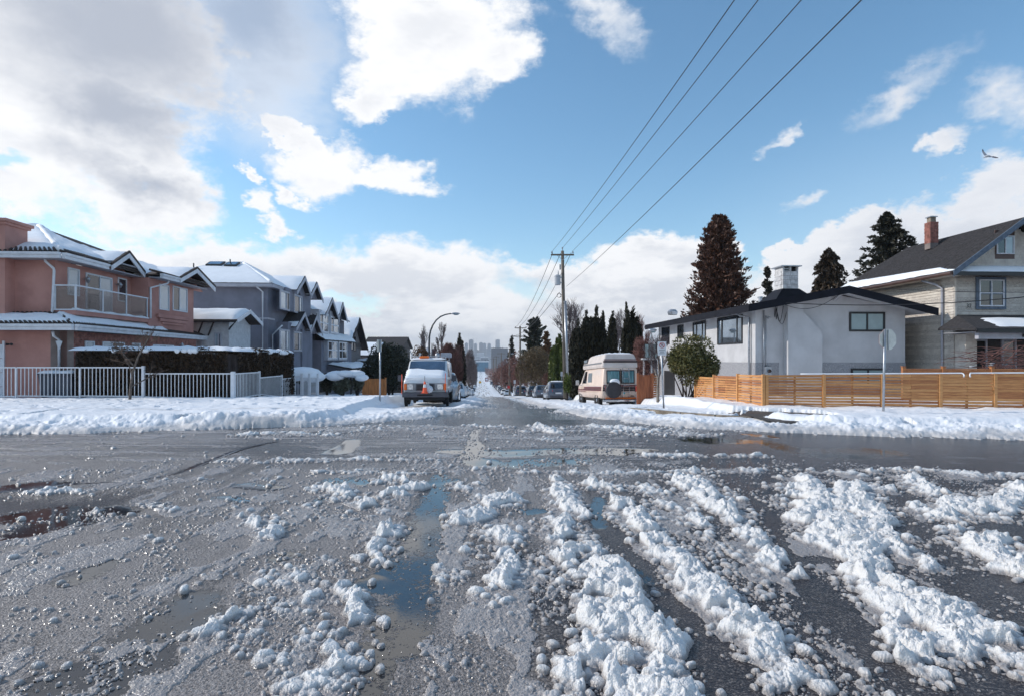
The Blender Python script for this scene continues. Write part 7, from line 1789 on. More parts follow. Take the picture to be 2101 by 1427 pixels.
def signs():
    # stop sign seen from behind
    Y = 16.7; b = P(1812, 852, Y); t = P(1815.5, 676, Y); r = thing('stop_sign', 'octagonal stop sign seen from behind on a leaning galvanised post before the slat fence', 'road sign', b)
    MB().tube([b-Vector((0, 0, .1)), t], .032, 8).build('post', M['galv'], r, smooth=True)
    c = P(1824, 696, Y)+Vector((0, .06, 0)); an = R(13); dx = Vector((math.cos(an), math.sin(an), 0)); n = Vector((dx.y, -dx.x, 0)); R_ = .315
    pts = [c+dx*(R_*math.cos(R(22.5+45*i)))+Vector((0, 0, R_*math.sin(R(22.5+45*i)))) for i in range(8)]
    MB().prism(pts, n*.004).build('sign_back', M['sign_back'], r); MB().prism([p-n*.002 for p in pts], -n*.004).build('sign_face', M['sign_red'], r)
    MB().tube([c+n*.02-Vector((0, 0, .29)), c+n*.02+Vector((0, 0, .27))], .018, 5).build('bracket', M['galv'], r)
    sign_text('STOP', .2, c-n*.010, (R(90), 0, an+math.pi), M['sign_white'], r)
    # sign seen edge on, left
    Y = 23.6; b = P(779.5, 826, Y); t = P(780, 697, Y); r = thing('sign_post', 'thin galvanised post with a narrow sign seen edge on beside the orange fence', 'road sign', b)
    MB().tube([b-Vector((0, 0, .1)), t], .035, 8).build('post', M['galv'], r, smooth=True)
    c = P(778.5, 709, Y); MB().prism([c+Vector((-.05, -.22, -.24)), c+Vector((.03, .22, -.24)), c+Vector((.03, .22, .24)), c+Vector((-.05, -.22, .24))], (.008, 0, 0)).build('sign_plate', M['sign_back'], r)
    MB().box(c.x-.02, c.x+.07, Y-.05, Y+.05, P(0, 740, Y).z, P(0, 740, Y).z+.03).build('clamp', M['galv'], r)
    # no parking
    Y = 20.6; b = P(1362, 831, Y); t = P(1356, 703, Y); r = thing('no_parking_sign', 'white no parking sign on a leaning galvanised post by the rhododendron', 'road sign', b)
    MB().tube([b-Vector((0, 0, .1)), t], .032, 8).build('post', M['galv'], r, smooth=True)
    c = P(1357.5, 714.5, Y)+Vector((0, -.05, 0)); MB().box(c.x-.15, c.x+.15, c.y-.004, c.y, c.z-.24, c.z+.24).build('sign_face', M['sign_white'], r, bevel=.0)
    ring = MB(); cc = c+Vector((0, -.008, .11)); ring.tube([cc+Vector((.085*math.cos(a), 0, .085*math.sin(a))) for a in [i*math.pi/12 for i in range(25)]], .010, 4); ring.tube([cc+Vector((-.06, -.002, .06)), cc+Vector((.06, -.002, -.06))], .009, 4); ring.build('prohibition_ring', M['sign_red'], r)
    sign_text('P', .13, cc+Vector((0, .001, 0)), (R(90), 0, 0), M['sign_black'], r)
    mb = MB(); 
    for k, w in enumerate((.10, .07, .09)): z = c.z-.06-k*.055; mb.box(c.x-w, c.x+w, c.y-.008, c.y-.005, z-.012, z+.008)
    mb.build('small_print', M['ceramic'], r)
    for px, yt, yb, Y, w, lb in [(1056, 779, 806, 86, 4.5, 'small white sign on a post behind the parked minivan'), (1153, 762, 800, 52, 6, 'small white sign beside the tall utility pole')]:
        x = P(px, 0, Y).x; zt = P(0, yt, Y).z; zb = lot(Y); r = thing('sign_post', lb, 'road sign', (x, Y, zb), 'small parking signs on the right kerb'); MB().tube([(x, Y, zb), (x, Y, zt)], .035, 6).build('post', M['galv'], r)
        h = w/F*Y; MB().box(x-h*.5, x+h*.5, Y-.05, Y-.04, zt-h*1.5, zt+.02).build('sign_face', M['sign_white'], r)
    Y = 128.; x = P(1043.5, 0, Y).x; r = thing('stop_sign', 'tiny red stop sign beyond the parked white sedan', 'road sign', (x, Y, lot(Y))); MB().tube([(x, Y, lot(Y)), (x, Y, P(0, 790, Y).z)], .04, 6).build('post', M['galv'], r)
    c = P(1043.5, 793, Y); MB().prism([c+Vector((.36*math.cos(R(22.5+45*i)), -.06, .36*math.sin(R(22.5+45*i)))) for i in range(8)], (0, -.01, 0)).build('sign_face', M['sign_red'], r)
    Y = 300.; c = P(985, 783, Y); r = thing('warning_sign', 'yellow diamond warning sign in the middle of the snowy street', 'road sign', (c.x, Y, prof(Y))); MB().tube([(c.x, Y, prof(Y)), c], .08, 6).build('post', M['galv'], r); MB().prism([c+Vector((.8*math.cos(R(90*i)), -.1, .8*math.sin(R(90*i)))) for i in range(4)], (0, -.05, 0)).build('sign_face', M['sign_yellow'], r)
signs()
# ================================================================ DISTANT CITY
def city():
    hz = mat('pale_concrete_tower', (.26, .28, .31), .7, .08, .02); hb = mat('brown_office_tower', (.19, .175, .18), .7, .1, .02); hg = mat('blue_glass_tower', (.10, .15, .21), .3, .15, .02); hw = mat('white_low_block', (.55, .57, .60), .8, .1, .05); gy = mat('grey_metal_cladding', (.17, .17, .185), .6, .06, .2); bl = mat('blue_painted_shed', (.08, .22, .33), .6, .15, .2)
    rows = [(953.5, 960, 704, hg, 'slim blue grey tower at the left end of the skyline'), (962, 971, 697, hb, 'tower under construction with two crane masts on its roof'), (972.5, 978.5, 705, hz, 'narrow pale tower right of the crane tower'),
            (983, 991, 703, hb, 'broad brown office tower in mid skyline'), (991.2, 997.5, 704.5, hz, 'darker twin of the brown office tower'), (1000, 1007, 705, hg, 'flat topped tower just left of the warehouse'),
            (1016.5, 1025.5, 697, hg, 'blue glass tower alone above the grey warehouse'), (863.5, 871, 699, hg, 'glass tower seen over the brown shrub by the street light'), (873, 881, 713, hz, 'low pale tower beside the street light pole'),
            (966, 972, 716, hz, 'short pale block below the crane tower'), (977, 983, 718, hb, 'squat block in the gap of the skyline'), (990.5, 1001, 714, hg, 'pale glass block in front of the brown tower'), (956, 962, 716, hw, 'white slab at the foot of the left tower'), (884, 892, 716, hz, 'hazy block behind the poplar trunks')]
    for i, (a, b, yt, m, lb) in enumerate(rows):
        Y = 4200.+(i % 4)*160; x0, x1 = P(a, 0, Y).x, P(b, 0, Y).x; zt = P(0, yt, Y).z; zb = -50.; d = (x1-x0)*.9
        r = thing('tower_block', lb, 'tower', ((x0+x1)/2, Y, zb)); MB().box(x0, x1, Y, Y+d, zb, zt).build('wall', m, r)
        nf = max(4, int((zt-zb)/11)); mb = MB()
        for k in range(nf): z = zb+(zt-zb)*(k+.55)/nf; mb.box(x0+1.2, x1-1.2, Y-.5, Y-.02, z, z+(zt-zb)/nf*.42)
        mb.build('window_bands', hg if m is not hg else hz, r, stuff=True)
        MB().box(x0+(x1-x0)*.3, x0+(x1-x0)*.7, Y+d*.3, Y+d*.7, zt+.1, zt+5).build('plant_room', m, r)
        if 'crane' in lb:
            for xx in (x0-1, x1-1.5): MB().tube([(xx, Y, zt-30), (xx, Y, zt+45)], .5, 4).build('crane_mast', M['galv'], r); MB().tube([(xx-9, Y, zt+38), (xx+4, Y, zt+40)], .4, 4).build('crane_jib', M['galv'], r)
    rs = random.Random(5)
    Y = 1250.; x0, x1 = P(1008, 0, Y).x, P(1042, 0, Y).x; zt = P(0, 713.5, Y).z
    r = thing('warehouse', 'huge plain grey clad block with a pale corner strip', 'building', ((x0+x1)/2, Y, -25)); MB().box(x0, x1, Y, Y+40, -40, zt).build('wall', gy, r); MB().box(x0-1.8, x0-.02, Y-.5, Y+20, -40, zt+1.5).build('corner_strip', hw, r); MB().box(x0-7, x0-1.9, Y-1, Y+14, -40, P(0, 732, Y).z).build('wall', hw, r)
    for k in range(5): MB().box(x0+3+k*5, x0+5+k*5, Y+4, Y+8, zt+.02, zt+1.4).build('roof_unit', gy, r)
    Y = 1150.; x0, x1 = P(977, 0, Y).x, P(1001, 0, Y).x; r = thing('shed', 'long low blue shed with a snowy roof below the towers', 'building', ((x0+x1)/2, Y, -30)); MB().box(x0, x1, Y, Y+30, -40, P(0, 742, Y).z).build('wall', bl, r); MB().box(x0-1, x1+1, Y-1, Y+31, P(0, 742, Y).z+.05, P(0, 740, Y).z).build('snow_layer', M['snow'], r)
    lowlab = ['%s low block %s' % (a_, b_) for b_ in ('under the left end of the skyline', 'below the crane tower', 'above the blue shed', 'beside the warehouse corner') for a_ in ('white', 'pale grey', 'snow roofed')]
    for i in range(12):
        Y = 1300+rs.random()*2200; px = 957+12.5*(i//3)+rs.random()*9; w = 8+rs.random()*18; x = P(px, 0, Y).x; yt = 722+rs.random()*16; zt = P(0, yt, Y).z
        r = thing('building', lowlab[i], 'building', (x, Y, -40), 'low blocks below the skyline')
        MB().box(x-w, x+w, Y, Y+20, -45, zt).build('wall', rs.choice((hw, hz, hb, hz)), r); MB().box(x-w-.5, x+w+.5, Y-.5, Y+20.5, zt+.02, zt+1.2).build('snow_layer', M['snow'], r)
city()
def far_trees():
    """wooded blocks on both sides further down the hill: one mass nobody could count"""
    rng = np.random.default_rng(77); PP = []; n = 16000; Y = 190+rng.random(n)**1.4*900; side = rng.random(n) < .5
    ax_ = 1.58-.0546*Y; off = 7+rng.random(n)**1.5*60; clump = vn(Y*.09, off*.12+side*50, 5)
    X = np.where(side, ax_+off, ax_-off); gz = np.interp(Y, LY, LZ); Z = gz+rng.random(n)**.8*(3+8*clump)
    o = leaves('treeline', np.stack([X, Y, Z], 1), rng.normal(size=(n, 3))*.5+np.array([0, 0, .8]), 1.9, .34, M['leaf_red'], None, 7); o['kind'] = 'stuff'
    n = 15000; Y = 1400+rng.random(n)*2400; X = (rng.random(n)-.5)*Y*.9-100; Z = -42+rng.random(n)*16*(.4+vn(X*.01, Y*.006, 3))
    o = leaves('treeline', np.stack([X, Y, Z], 1), rng.normal(size=(n, 3)), 16, 8, M['twig_grey'], None, 8); o['kind'] = 'stuff'
far_trees()
# ================================================================ VEHICLES
def loft(st, crown=.03):
    """st: (y, zsill, w, zbelt, wr, zroof) -> MB with smooth body; sections of 11 points"""
    mb = MB(); K = []
    for (y, zs, w, zb, wr, zr) in st:
        half = [(w*.86, zs), (w*.985, zs+.06), (w, zs+(zb-zs)*.55), (w*.985, zb-.03), (w*.965, zb), (wr+.01, zr-.07), (wr*.95, zr-.02), (wr*.75, zr+crown*.5), (0, zr+crown)]
        pts = [(x, y, z) for x, z in half]+[(-x, y, z) for x, z in half[-2::-1]]
        K.append(len(mb.v)); mb.v += pts; n = len(pts)
    for a, b in zip(K[:-1], K[1:]):
        for i in range(n-1): mb.f.append((a+i, b+i, b+i+1, a+i+1)); mb.m.append(0)
        mb.f.append((a+n-1, b+n-1, b, a)); mb.m.append(0)
    mb.f.append(tuple(K[0]+i for i in range(n))); mb.m.append(0); mb.f.append(tuple(K[-1]+i for i in range(n-1, -1, -1))); mb.m.append(0)
    return mb
def at_y(st, y):
    for a, b in zip(st[:-1], st[1:]):
        if a[0] <= y <= b[0]:
            t = (y-a[0])/max(1e-6, b[0]-a[0]); return [a[i]+(b[i]-a[i])*t for i in range(6)]
    return list(st[-1] if y > st[-1][0] else st[0])
def side_pt(st, y, k, s, off=.008):
    _, zs, w, zb, wr, zr = at_y(st, y); x0, z0, x1, z1 = w*.965, zb, wr+.01, zr-.07
    return Vector((s*(x0+(x1-x0)*k+off), y, z0+(z1-z0)*k))
def side_window(st, y0, y1, k0, k1, s, m, root, name='side_window', taper0=0, taper1=0):
    mb = MB(); N = 6; pts = []
    for i in range(N+1):
        y = y0+(y1-y0)*i/N; pts.append(side_pt(st, y, k0, s))
    for i in range(N, -1, -1):
        y = (y0+taper0)+(y1-taper1-y0-taper0)*i/N; pts.append(side_pt(st, y, k1, s))
    k = len(pts)//2; n2 = len(pts)
    for i in range(N): 
        q = [pts[i], pts[i+1], pts[n2-2-i], pts[n2-1-i]]; mb.poly(q if s < 0 else q[::-1])
    return mb.build(name, m, root)
def end_window(st, ya, yb, m, root, name, inset=.9, lift=.012, z0=None, z1=None):
    """glass lying on the sloping end surface between stations at ya (lower) and yb (upper)"""
    A, B = at_y(st, ya), at_y(st, yb); mb = MB(); N = 6
    ny = 1 if ya > yb else -1
    def row(S, ins): return [Vector((S[4]*ins*(2*i/N-1), S[0]+ny*lift*1.2, S[5]+.012+.018*(1-abs(2*i/N-1)**2)+lift)) for i in range(N+1)]
    a, b = row(A, inset), row(B, inset)
    for i in range(N): q = [a[i], a[i+1], b[i+1], b[i]]; mb.poly(q if ny < 0 else q[::-1])
    return mb.build(name, m, root)
def wheel(root, x, y, r, w, s, rim='rim'):
    t = MB(); prof_ = [(-w/2, r*.62), (-w/2, r*.93), (-w*.38, r), (w*.38, r), (w/2, r*.93), (w/2, r*.62)]
    n = 20; k = 0
    for (xx, rr) in prof_:
        for q in range(n): a = 2*math.pi*q/n; t.v.append((x+xx*s, y+rr*math.cos(a), r+rr*math.sin(a)))
    for i in range(len(prof_)-1):
        for q in range(n): q2 = (q+1) % n; t.f.append((i*n+q, i*n+q2, (i+1)*n+q2, (i+1)*n+q)); t.m.append(0)
    o = t.build('wheel', M['rubber'], root)
    m = MB(); m.tube([(x+s*w*.12, y, r), (x+s*w*.42, y, r)], [r*.64, r*.62], 16); m.tube([(x+s*w*.42, y, r), (x+s*w*.50, y, r)], [r*.22, r*.16], 10)
    m.build('rim', M[rim], o); return o
def arch(root, x, y, r, s, m='under'):
    mb = MB(); n = 16
    mb.tube([(x-s*.10, y, r*.98), (x+s*.004, y, r*.98)], [r*1.20, r*1.20], n); mb.build('wheel_arch', M[m], root)
def car(kind, paint, label, snow=False, detail=True):
    root = thing('parked_car', label, 'car', (0, 0, 0))
    T_ = {'suv': (4.55, .91, 1.64, .98, .34), 'hatch': (4.2, .89, 1.48, .92, .31), 'sedan': (4.7, .90, 1.44, .90, .32), 'van': (5.0, .97, 1.78, 1.02, .34), 'pickup': (5.3, .97, 1.85, 1.15, .38)}
    L, w, hr, zb, r = T_[kind]; h = L/2
    tail = {'suv': .40, 'hatch': .42, 'sedan': .95, 'van': .22, 'pickup': 1.9}[kind]
    cr = .70
    rear = [(-h, .42, w*.82, .62, w*.78, .70), (-h+.05, .34, w*.93, zb-.12, w*.86, zb-.02), (-h+.09, .30, w*.96, zb, w*.88, zb+.03)]
    if kind in ('sedan', 'pickup'): rear += [(-h+tail, .26, w, zb, w*.86, zb+(.06 if kind == 'sedan' else .02)), (-h+tail+(.62 if kind == 'sedan' else .12), .24, w, zb, w*.70, hr-.03)]
    else: rear += [(-h+tail, .26, w, zb, w*.72, hr-.05)]
    st = rear+[(-.3 if kind != 'pickup' else .1, .22, w, zb, w*.72, hr), (.35 if kind != 'van' else .8, .22, w, zb-.01, w*.70, hr-.03), (1.15 if kind != 'van' else 1.65, .22, w, zb-.02, w*.82, zb+.06), (h-.35, .26, w*.97, zb-.10, w*.80, zb-.10), (h-.07, .30, w*.90, zb-.28, w*.76, zb-.22), (h, .36, w*.80, .52, w*.72, .58)]
    loft(st).build('body', paint, root, smooth=True)
    y1 = .35 if kind != 'van' else .8; y2 = 1.15 if kind != 'van' else 1.65
    end_window(st, y2-.06, y1+.10, M['car_glass'], root, 'windscreen', .88)
    if kind in ('sedan', 'pickup'): end_window(st, -h+tail+.05, -h+tail+(.52 if kind == 'sedan' else .11), M['car_glass'], root, 'rear_window', .86)
    else: end_window(st, -h+.12, -h+tail-.05, M['car_glass'], root, 'rear_window', .88)
    yr = -h+tail+(.15 if kind not in ('sedan', 'pickup') else .62)
    for s in (-1, 1):
        cuts = [yr, (yr+y1)/2+.05, y2-.12]
        side_window(st, cuts[0], cuts[1]-.04, .10, .92, s, M['car_glass'], root, taper0=.18); side_window(st, cuts[1]+.04, cuts[2], .10, .92, s, M['car_glass'], root, taper1=.62)
        wy = (-h+.82, h-.88)
        for y in wy: arch(root, s*w*.97, y, r, s); wheel(root, s*(w-.11), y, r, .21, s)
        # lamps wrap the corners
        x0, x1 = w*.52, w*.955; zc = zb-.10
        MB().hexa([(s*x0, -h+.005, zc-.09), (s*x1, -h+.10, zc-.09), (s*(x1+.01), -h+.30, zc-.05), (s*x0, -h+.2, zc-.05)][::s or 1], [(s*x0, -h+.03, zc+.07), (s*x1, -h+.10, zc+.08), (s*(x1+.01), -h+.34, zc+.05), (s*x0, -h+.2, zc+.05)][::s or 1]).build('tail_light', M['lamp_red'], root)
        zc = zb-.32
        MB().hexa([(s*w*.48, h-.02, zc-.07), (s*w*.84, h-.16, zc-.05), (s*w*.91, h-.48, zc+.02), (s*w*.48, h-.2, zc)][::-s or 1], [(s*w*.50, h-.04, zc+.03), (s*w*.86, h-.16, zc+.08), (s*w*.93, h-.52, zc+.11), (s*w*.5, h-.2, zc+.06)][::-s or 1]).build('headlight', M['lamp_clear'], root)
        MB().box(min(s*(w+.0), s*(w+.17)), max(s*(w+.0), s*(w+.17)), y2-.35, y2-.22, zb+.03, zb+.17).build('wing_mirror', paint, root, bevel=.03)
    MB().box(-w*.80, w*.80, -h-.02, -h+.16, .30, .50).build('bumper', M['plastic'], root, bevel=.03)
    MB().box(-.26, .26, -h-.035, -h-.015, zb-.36, zb-.23).build('licence_plate', M['sign_white'], root)
    MB().box(-w*.55, w*.55, h-.10, h+.012, .40, zb-.42).build('grille', M['under'], root, bevel=.02); MB().box(-w*.74, w*.74, h-.16, h+.02, .26, .37).build('bumper', M['plastic'], root, bevel=.03)
    MB().box(-w*.88, w*.88, -h+.3, h-.3, .16, .30).build('underbody', M['under'], root)
    if kind in ('suv', 'van'):
        for s in (-1, 1): MB().tube([(s*w*.62, -h+.8, hr+.03), (s*w*.62, -h+.9, hr+.07), (s*w*.62, .2, hr+.06), (s*w*.62, .3, hr+.02)], .018, 5).build('roof_rail', M['black'], root)
    if snow:
        mb = MB(); mb.blanket((-w*.66, -h+tail+.05, hr), (w*.66, -h+tail+.05, hr), (w*.64, y1, hr-.02), (-w*.64, y1, hr-.02), 10, 14, .09, 0, .5, .03, 3); 
        if kind != 'pickup': mb.blanket((-w*.74, y2, zb+.06), (w*.74, y2, zb+.06), (w*.70, h-.3, zb-.09), (-w*.70, h-.3, zb-.09), 10, 8, .08, 0, .6, .06, 4)
        mb.build('snow_layer', M['snow'], root, smooth=True)
    return root
def put(root, Y, side, front_away=True, dx=0, dz=0.0, label=None, group=None):
    x = axis(Y)+(4.66 if side > 0 else -4.4)+dx
    slope = math.atan2(prof(Y+2)-prof(Y-2), 4)
    root.location = (x, Y, prof(Y)+.02+dz); root.rotation_euler = (slope if front_away else -slope, 0, RZ if front_away else RZ+math.pi)
    if label: root['label'] = label
    if group: root['group'] = group
GR, GL = 'cars parked along the right kerb', 'cars parked along the left kerb'
suv = car('suv', M['paint_grey'], 'blue grey estate car parked nearest behind the cream camper van', True); put(suv, 51.8, 1, group=GR)
ht = car('hatch', M['paint_slate'], 'slate grey hatchback second in the right hand row', False); put(ht, 63.3, 1, group=GR)
bh = car('hatch', M['paint_black'], 'black hatchback between the slate hatchback and the minivan', False); put(bh, 72.5, 1, group=GR)
mv = car('van', M['paint_navy'], 'tall dark blue grey minivan with roof rails in the right hand row', True); put(mv, 97., 1, group=GR)
sw = car('sedan', M['paint_white'], 'small white sedan at the first side street on the right', True); put(sw, 141., 1, group=GR)
pk = car('pickup', M['paint_silver'], 'grey pickup with a dark mirror right behind the white work van', False); put(pk, 34.3, -1, False, .25, group=GL)
ws = car('suv', M['paint_white'], 'white hatch with a black grille facing the camera behind the pickup', True); put(ws, 61.5, -1, False, group=GL)
protos = {'suvw': ws, 'sedw': sw, 'hat': ht, 'blk': bh, 'suv': suv, 'van': mv}
def place(kind, Y, side, label):
    c = copy_tree(protos[kind]); put(c, Y, side, side > 0, 0, 0, label, GR if side > 0 else GL); return c
for k, Y, lb in [('sedw', 71, 'white sedan third in the left hand row'), ('blk', 79, 'black hatchback partly hidden in the left hand row'), ('suvw', 88, 'white estate car roof above the left hand row'), ('sedw', 99, 'white saloon in the middle of the left hand row'),
                 ('suvw', 112, 'pale estate car near the first side street on the left'), ('hat', 136, 'grey hatchback beyond the first side street on the left'), ('sedw', 160, 'small white car by the leafless trees on the left'), ('blk', 190, 'distant dark car on the left kerb'), ('sedw', 225, 'faint pale car higher up the left kerb'), ('suv', 265, 'farthest grey car on the left kerb')]: place(k, Y, -1, lb)
for k, Y, lb in [('sedw', 163, 'pale silver sedan just beyond the small white one'), ('hat', 176, 'grey hatchback in the distant right hand row'), ('blk', 188, 'black car in the distant right hand row'), ('suvw', 200, 'white estate car in the distant right hand row'), ('blk', 212, 'dark car beside the thin utility pole'),
                 ('hat', 226, 'tiny grey car past the thin utility pole'), ('suv', 244, 'tiny dark estate car near the snowy crest'), ('blk', 275, 'tiny black car under the red thicket'), ('van', 330, 'farthest dark minivan on the right kerb')]: place(k, Y, 1, lb)
def truck():
    Y = 430; x = P(998.5, 0, Y).x; z = prof(Y); r = thing('truck', 'distant reddish box truck above the right hand row of cars', 'truck', (x, Y, z))
    MB().box(x-1.25, x+1.25, Y, Y+5, z+.8, z+3.6).build('box_body', M['paint_red'], r); MB().box(x-1.1, x+1.1, Y+5.05, Y+6.8, z+.6, z+2.6).build('cab', M['paint_white'], r); MB().box(x-.8, x+.8, Y-.05, Y-.01, z+1.6, z+3.0).build('rear_door', M['sign_white'], r)
    for s in (-1, 1): wheel(r, x+s*1.1, Y+1.0, .5, .3, s)
truck()
def put2(root, x, Y, z, rz, rx=0): root.location = (x, Y, z); root.rotation_euler = (rx, 0, rz)
VAN = [(-2.72, .62, .93, 1.16, .84, 1.96), (-2.66, .52, .99, 1.16, .87, 2.03), (-2.3, .48, 1.01, 1.16, .88, 2.06), (1.05, .48, 1.01, 1.16, .88, 2.05), (1.34, .48, 1.01, 1.17, .86, 2.0), (2.0, .48, 1.01, 1.22, .90, 1.38), (2.35, .50, .99, 1.18, .90, 1.30), (2.66, .54, .97, 1.10, .88, 1.20), (2.74, .62, .95, .95, .88, 1.06)]
def van_common(root, paint, wheels='rim', r=.37):
    loft(VAN, .035).build('body', paint, root, smooth=True)
    MB().box(-.86, .86, -2.5, 2.5, .34, .52).build('underbody', M['under'], root)
    for s in (-1, 1):
        for y in (-1.62, 1.88):
            arch(root, s*.985, y, r*1.06, s); wheel(root, s*.88, y, r, .24, s, wheels)
        side_window(VAN, .62, 1.62, .12, .90, s, M['car_glass'], root, taper1=.32)
# ---- cream camper van
def camper():
    root = thing('camper_van', 'cream and maroon striped high top camper van with black spare wheel cover', 'camper van', (0, 0, 0)); van_common(root, M['cream'], 'chrome', .40)
    # fibreglass high top
    def ring(z, w, yb, yf): return [Vector((-w, yb, z)), Vector((w, yb, z)), Vector((w, yf, z)), Vector((-w, yf, z))]
    lev = [(2.02, .935, -2.70, 1.55), (2.12, .95, -2.72, 1.60), (2.30, .925, -2.70, 1.50), (2.34, .915, -2.69, 1.44), (2.66, .80, -2.62, .30), (2.70, .74, -2.55, .1)]
    mb = MB(); rings = []
    for z, w, yb, yf in lev:
        rr = []
        for (cx, cy, a0) in ((w-.12, yb+.12, -90), (w-.12, yf-.12, 0), (-w+.12, yf-.12, 90), (-w+.12, yb+.12, 180)):
            for i in range(4): a = R(a0+30*i); rr.append((cx+.12*math.cos(a), cy+.12*math.sin(a), z))
        rings.append(len(mb.v)); mb.v += rr
    n = 16
    for a, b in zip(rings[:-1], rings[1:]):
        for i in range(n): mb.f.append((a+i, a+(i+1) % n, b+(i+1) % n, b+i)); mb.m.append(0)
    mb.f.append(tuple(rings[-1]+i for i in range(n))); mb.m.append(0); mb.f.append(tuple(rings[0]+i for i in range(n-1, -1, -1))); mb.m.append(0)
    mb.build('high_top', M['cream_top'], root)
    mb = MB(); mb.blanket((-.72, -2.5, 2.70), (.72, -2.5, 2.70), (.70, .0, 2.70), (-.70, .0, 2.70), 10, 20, .06, 0, .9, .06, 5); mb.build('snow_layer', M['snow'], root, smooth=True)
    def strip(z0, z1, m, name='stripe', yb=-2.735, w=.86, both=True):
        MB().box(-w, w, yb-.006, yb+.03, z0, z1).build(name, m, root)
    strip(2.39, 2.43, M['maroon'], yb=-2.70, w=.86); strip(2.27, 2.355, M['brown_stripe'], yb=-2.722, w=.90)
    # belt stripes on the rear doors
    strip(1.185, 1.215, M['cream_top'], w=.90); strip(1.09, 1.17, M['maroon'], w=.93); strip(.965, 1.07, M['brown_stripe'], w=.94); strip(.865, .95, M['brown_stripe'], w=.95); strip(.475, .545, M['orange'], yb=-2.76, w=.80)
    for s in (-1, 1):
        def ribbon(y0, y1, za, zb, m, off=.014):
            mb = MB(); N = 8
            for i in range(N):
                q = []
                for (yy, zz) in ((y0+(y1-y0)*i/N, za), (y0+(y1-y0)*(i+1)/N, za), (y0+(y1-y0)*(i+1)/N, zb), (y0+(y1-y0)*i/N, zb)):
                    S = at_y(VAN, yy); w = S[2]; q.append(Vector((s*(w+off-.002), yy, zz)))
                mb.poly(q if s < 0 else q[::-1])
            mb.build('stripe', m, root)
        ribbon(-2.6, 1.0, .99, 1.075, M['maroon']); ribbon(-2.6, 2.6, .875, .945, M['maroon']); MB().box(min(s*.90, s*.955), max(s*.90, s*.955), -2.5, 1.3, 2.225, 2.285).build('stripe', M['ceramic'], root); ribbon(-2.6, .4, 1.09, 1.12, M['cream_top']); ribbon(.6, 2.6, .80, .83, M['maroon']); ribbon(-2.6, 1.2, .955, .975, M['brown_stripe'])
        side_window(VAN, -.55, .35, .18, .78, s, M['blind'], root, 'side_window', .05, .05)
        MB().box(s*.925-.012, s*.925+.012, .55, 1.25, 2.36, 2.52).build('high_top_window', M['blind'], root)
        MB().hexa([(s*.93, .5, 2.33), (s*.93, 1.3, 2.33), (s*.95, 1.3, 2.33), (s*.95, .5, 2.33)], [(s*.87, .5, 2.56), (s*.87, .95, 2.56), (s*.89, .95, 2.56), (s*.89, .5, 2.56)]).build('window_frame', M['black'], root)
        MB().box(s*.80-.055, s*.80+.055, -2.76, -2.71, .82, 1.13).build('tail_light_bezel', M['chrome'], root); MB().box(s*.80-.035, s*.80+.035, -2.775, -2.75, .85, 1.10).build('tail_light', M['lamp_red'], root)
        mb = MB(); mb.tube([(s*1.0, 1.62, 1.15), (s*1.22, 1.65, 1.18)], .015, 5); mb.box(min(s*1.16, s*1.36), max(s*1.16, s*1.36), 1.60, 1.66, 1.16, 1.44); mb.build('wing_mirror', M['chrome'], root)
        MB().box(min(s*1.012, s*1.03), max(s*1.012, s*1.03), -.62, -.58, .88, 1.03).build('door_handle', M['chrome'], root)
        # rear door window with curtains, black gasket
        x0, x1 = (.07, .70) if s > 0 else (-.70, -.07)
        MB().box(x0-.05, x1+.05, -2.742, -2.70, 1.23, 1.90).build('window_gasket', M['black'], root, bevel=.04); MB().box(x0, x1, -2.752, -2.70, 1.28, 1.85).build('rear_window', M['curtain'], root, bevel=.03)
    MB().box(-.008, .008, -2.748, -2.72, .6, 1.95).build('door_seam', M['brown_stripe'], root)
    # ladder
    mb = MB()
    for x in (.10, .42): mb.tube([(x, -2.74, .55), (x, -2.83, .62), (x, -2.83, 1.9), (x, -2.76, 1.98)], .018, 6)
    for k in range(4): mb.tube([(.10, -2.83, .8+k*.34), (.42, -2.83, .8+k*.34)], .014, 5)
    mb.build('ladder', M['chrome'], root, smooth=True)
    MB().tube([(-.42, -2.78, .92), (-.42, -2.98, .92)], [.42, .40], 28).build('spare_wheel_cover', M['vinyl'], root, bevel=.02)
    mb = MB(); mb.ball((-.36, -2.86, 1.36), .24, .13, .11, 12, jit=.2); mb.ball((-.22, -2.86, 1.28), .16, .12, .12, 10, jit=.2); mb.ball((-.48, -2.86, 1.33), .15, .12, .08, 10, jit=.2); mb.build('snow_layer', M['snow'], root, smooth=True)
    MB().box(-.98, .98, -2.93, -2.76, .33, .46).build('bumper', M['chrome'], root, bevel=.03)
    MB().box(.12, .22, -2.752, -2.74, .72, .82).build('sticker', M['turq'], root); MB().box(.52, .68, -2.752, -2.74, .60, .64).build('vent', M['black'], root); MB().cyl((.80, -2.745, .60), (.80, -2.755, .60), .055, 12).build('filler_cap', M['cream_top'], root)
    mb = MB(); mb.tube([(-.7, -2.5, .30), (.7, -2.5, .28)], .05, 6); mb.tube([(.55, -2.75, .26), (.75, -2.2, .25)], .04, 6); mb.box(-.1, .1, -2.98, -2.8, .24, .34); mb.build('tow_hitch', M['under'], root)
    end_window(VAN, 1.98, 1.42, M['car_glass'], root, 'windscreen', .92)
    put2(root, 5.28, 32.75, -.93, .118, -.045); root.scale = (1, 1, 1.04)
camper()
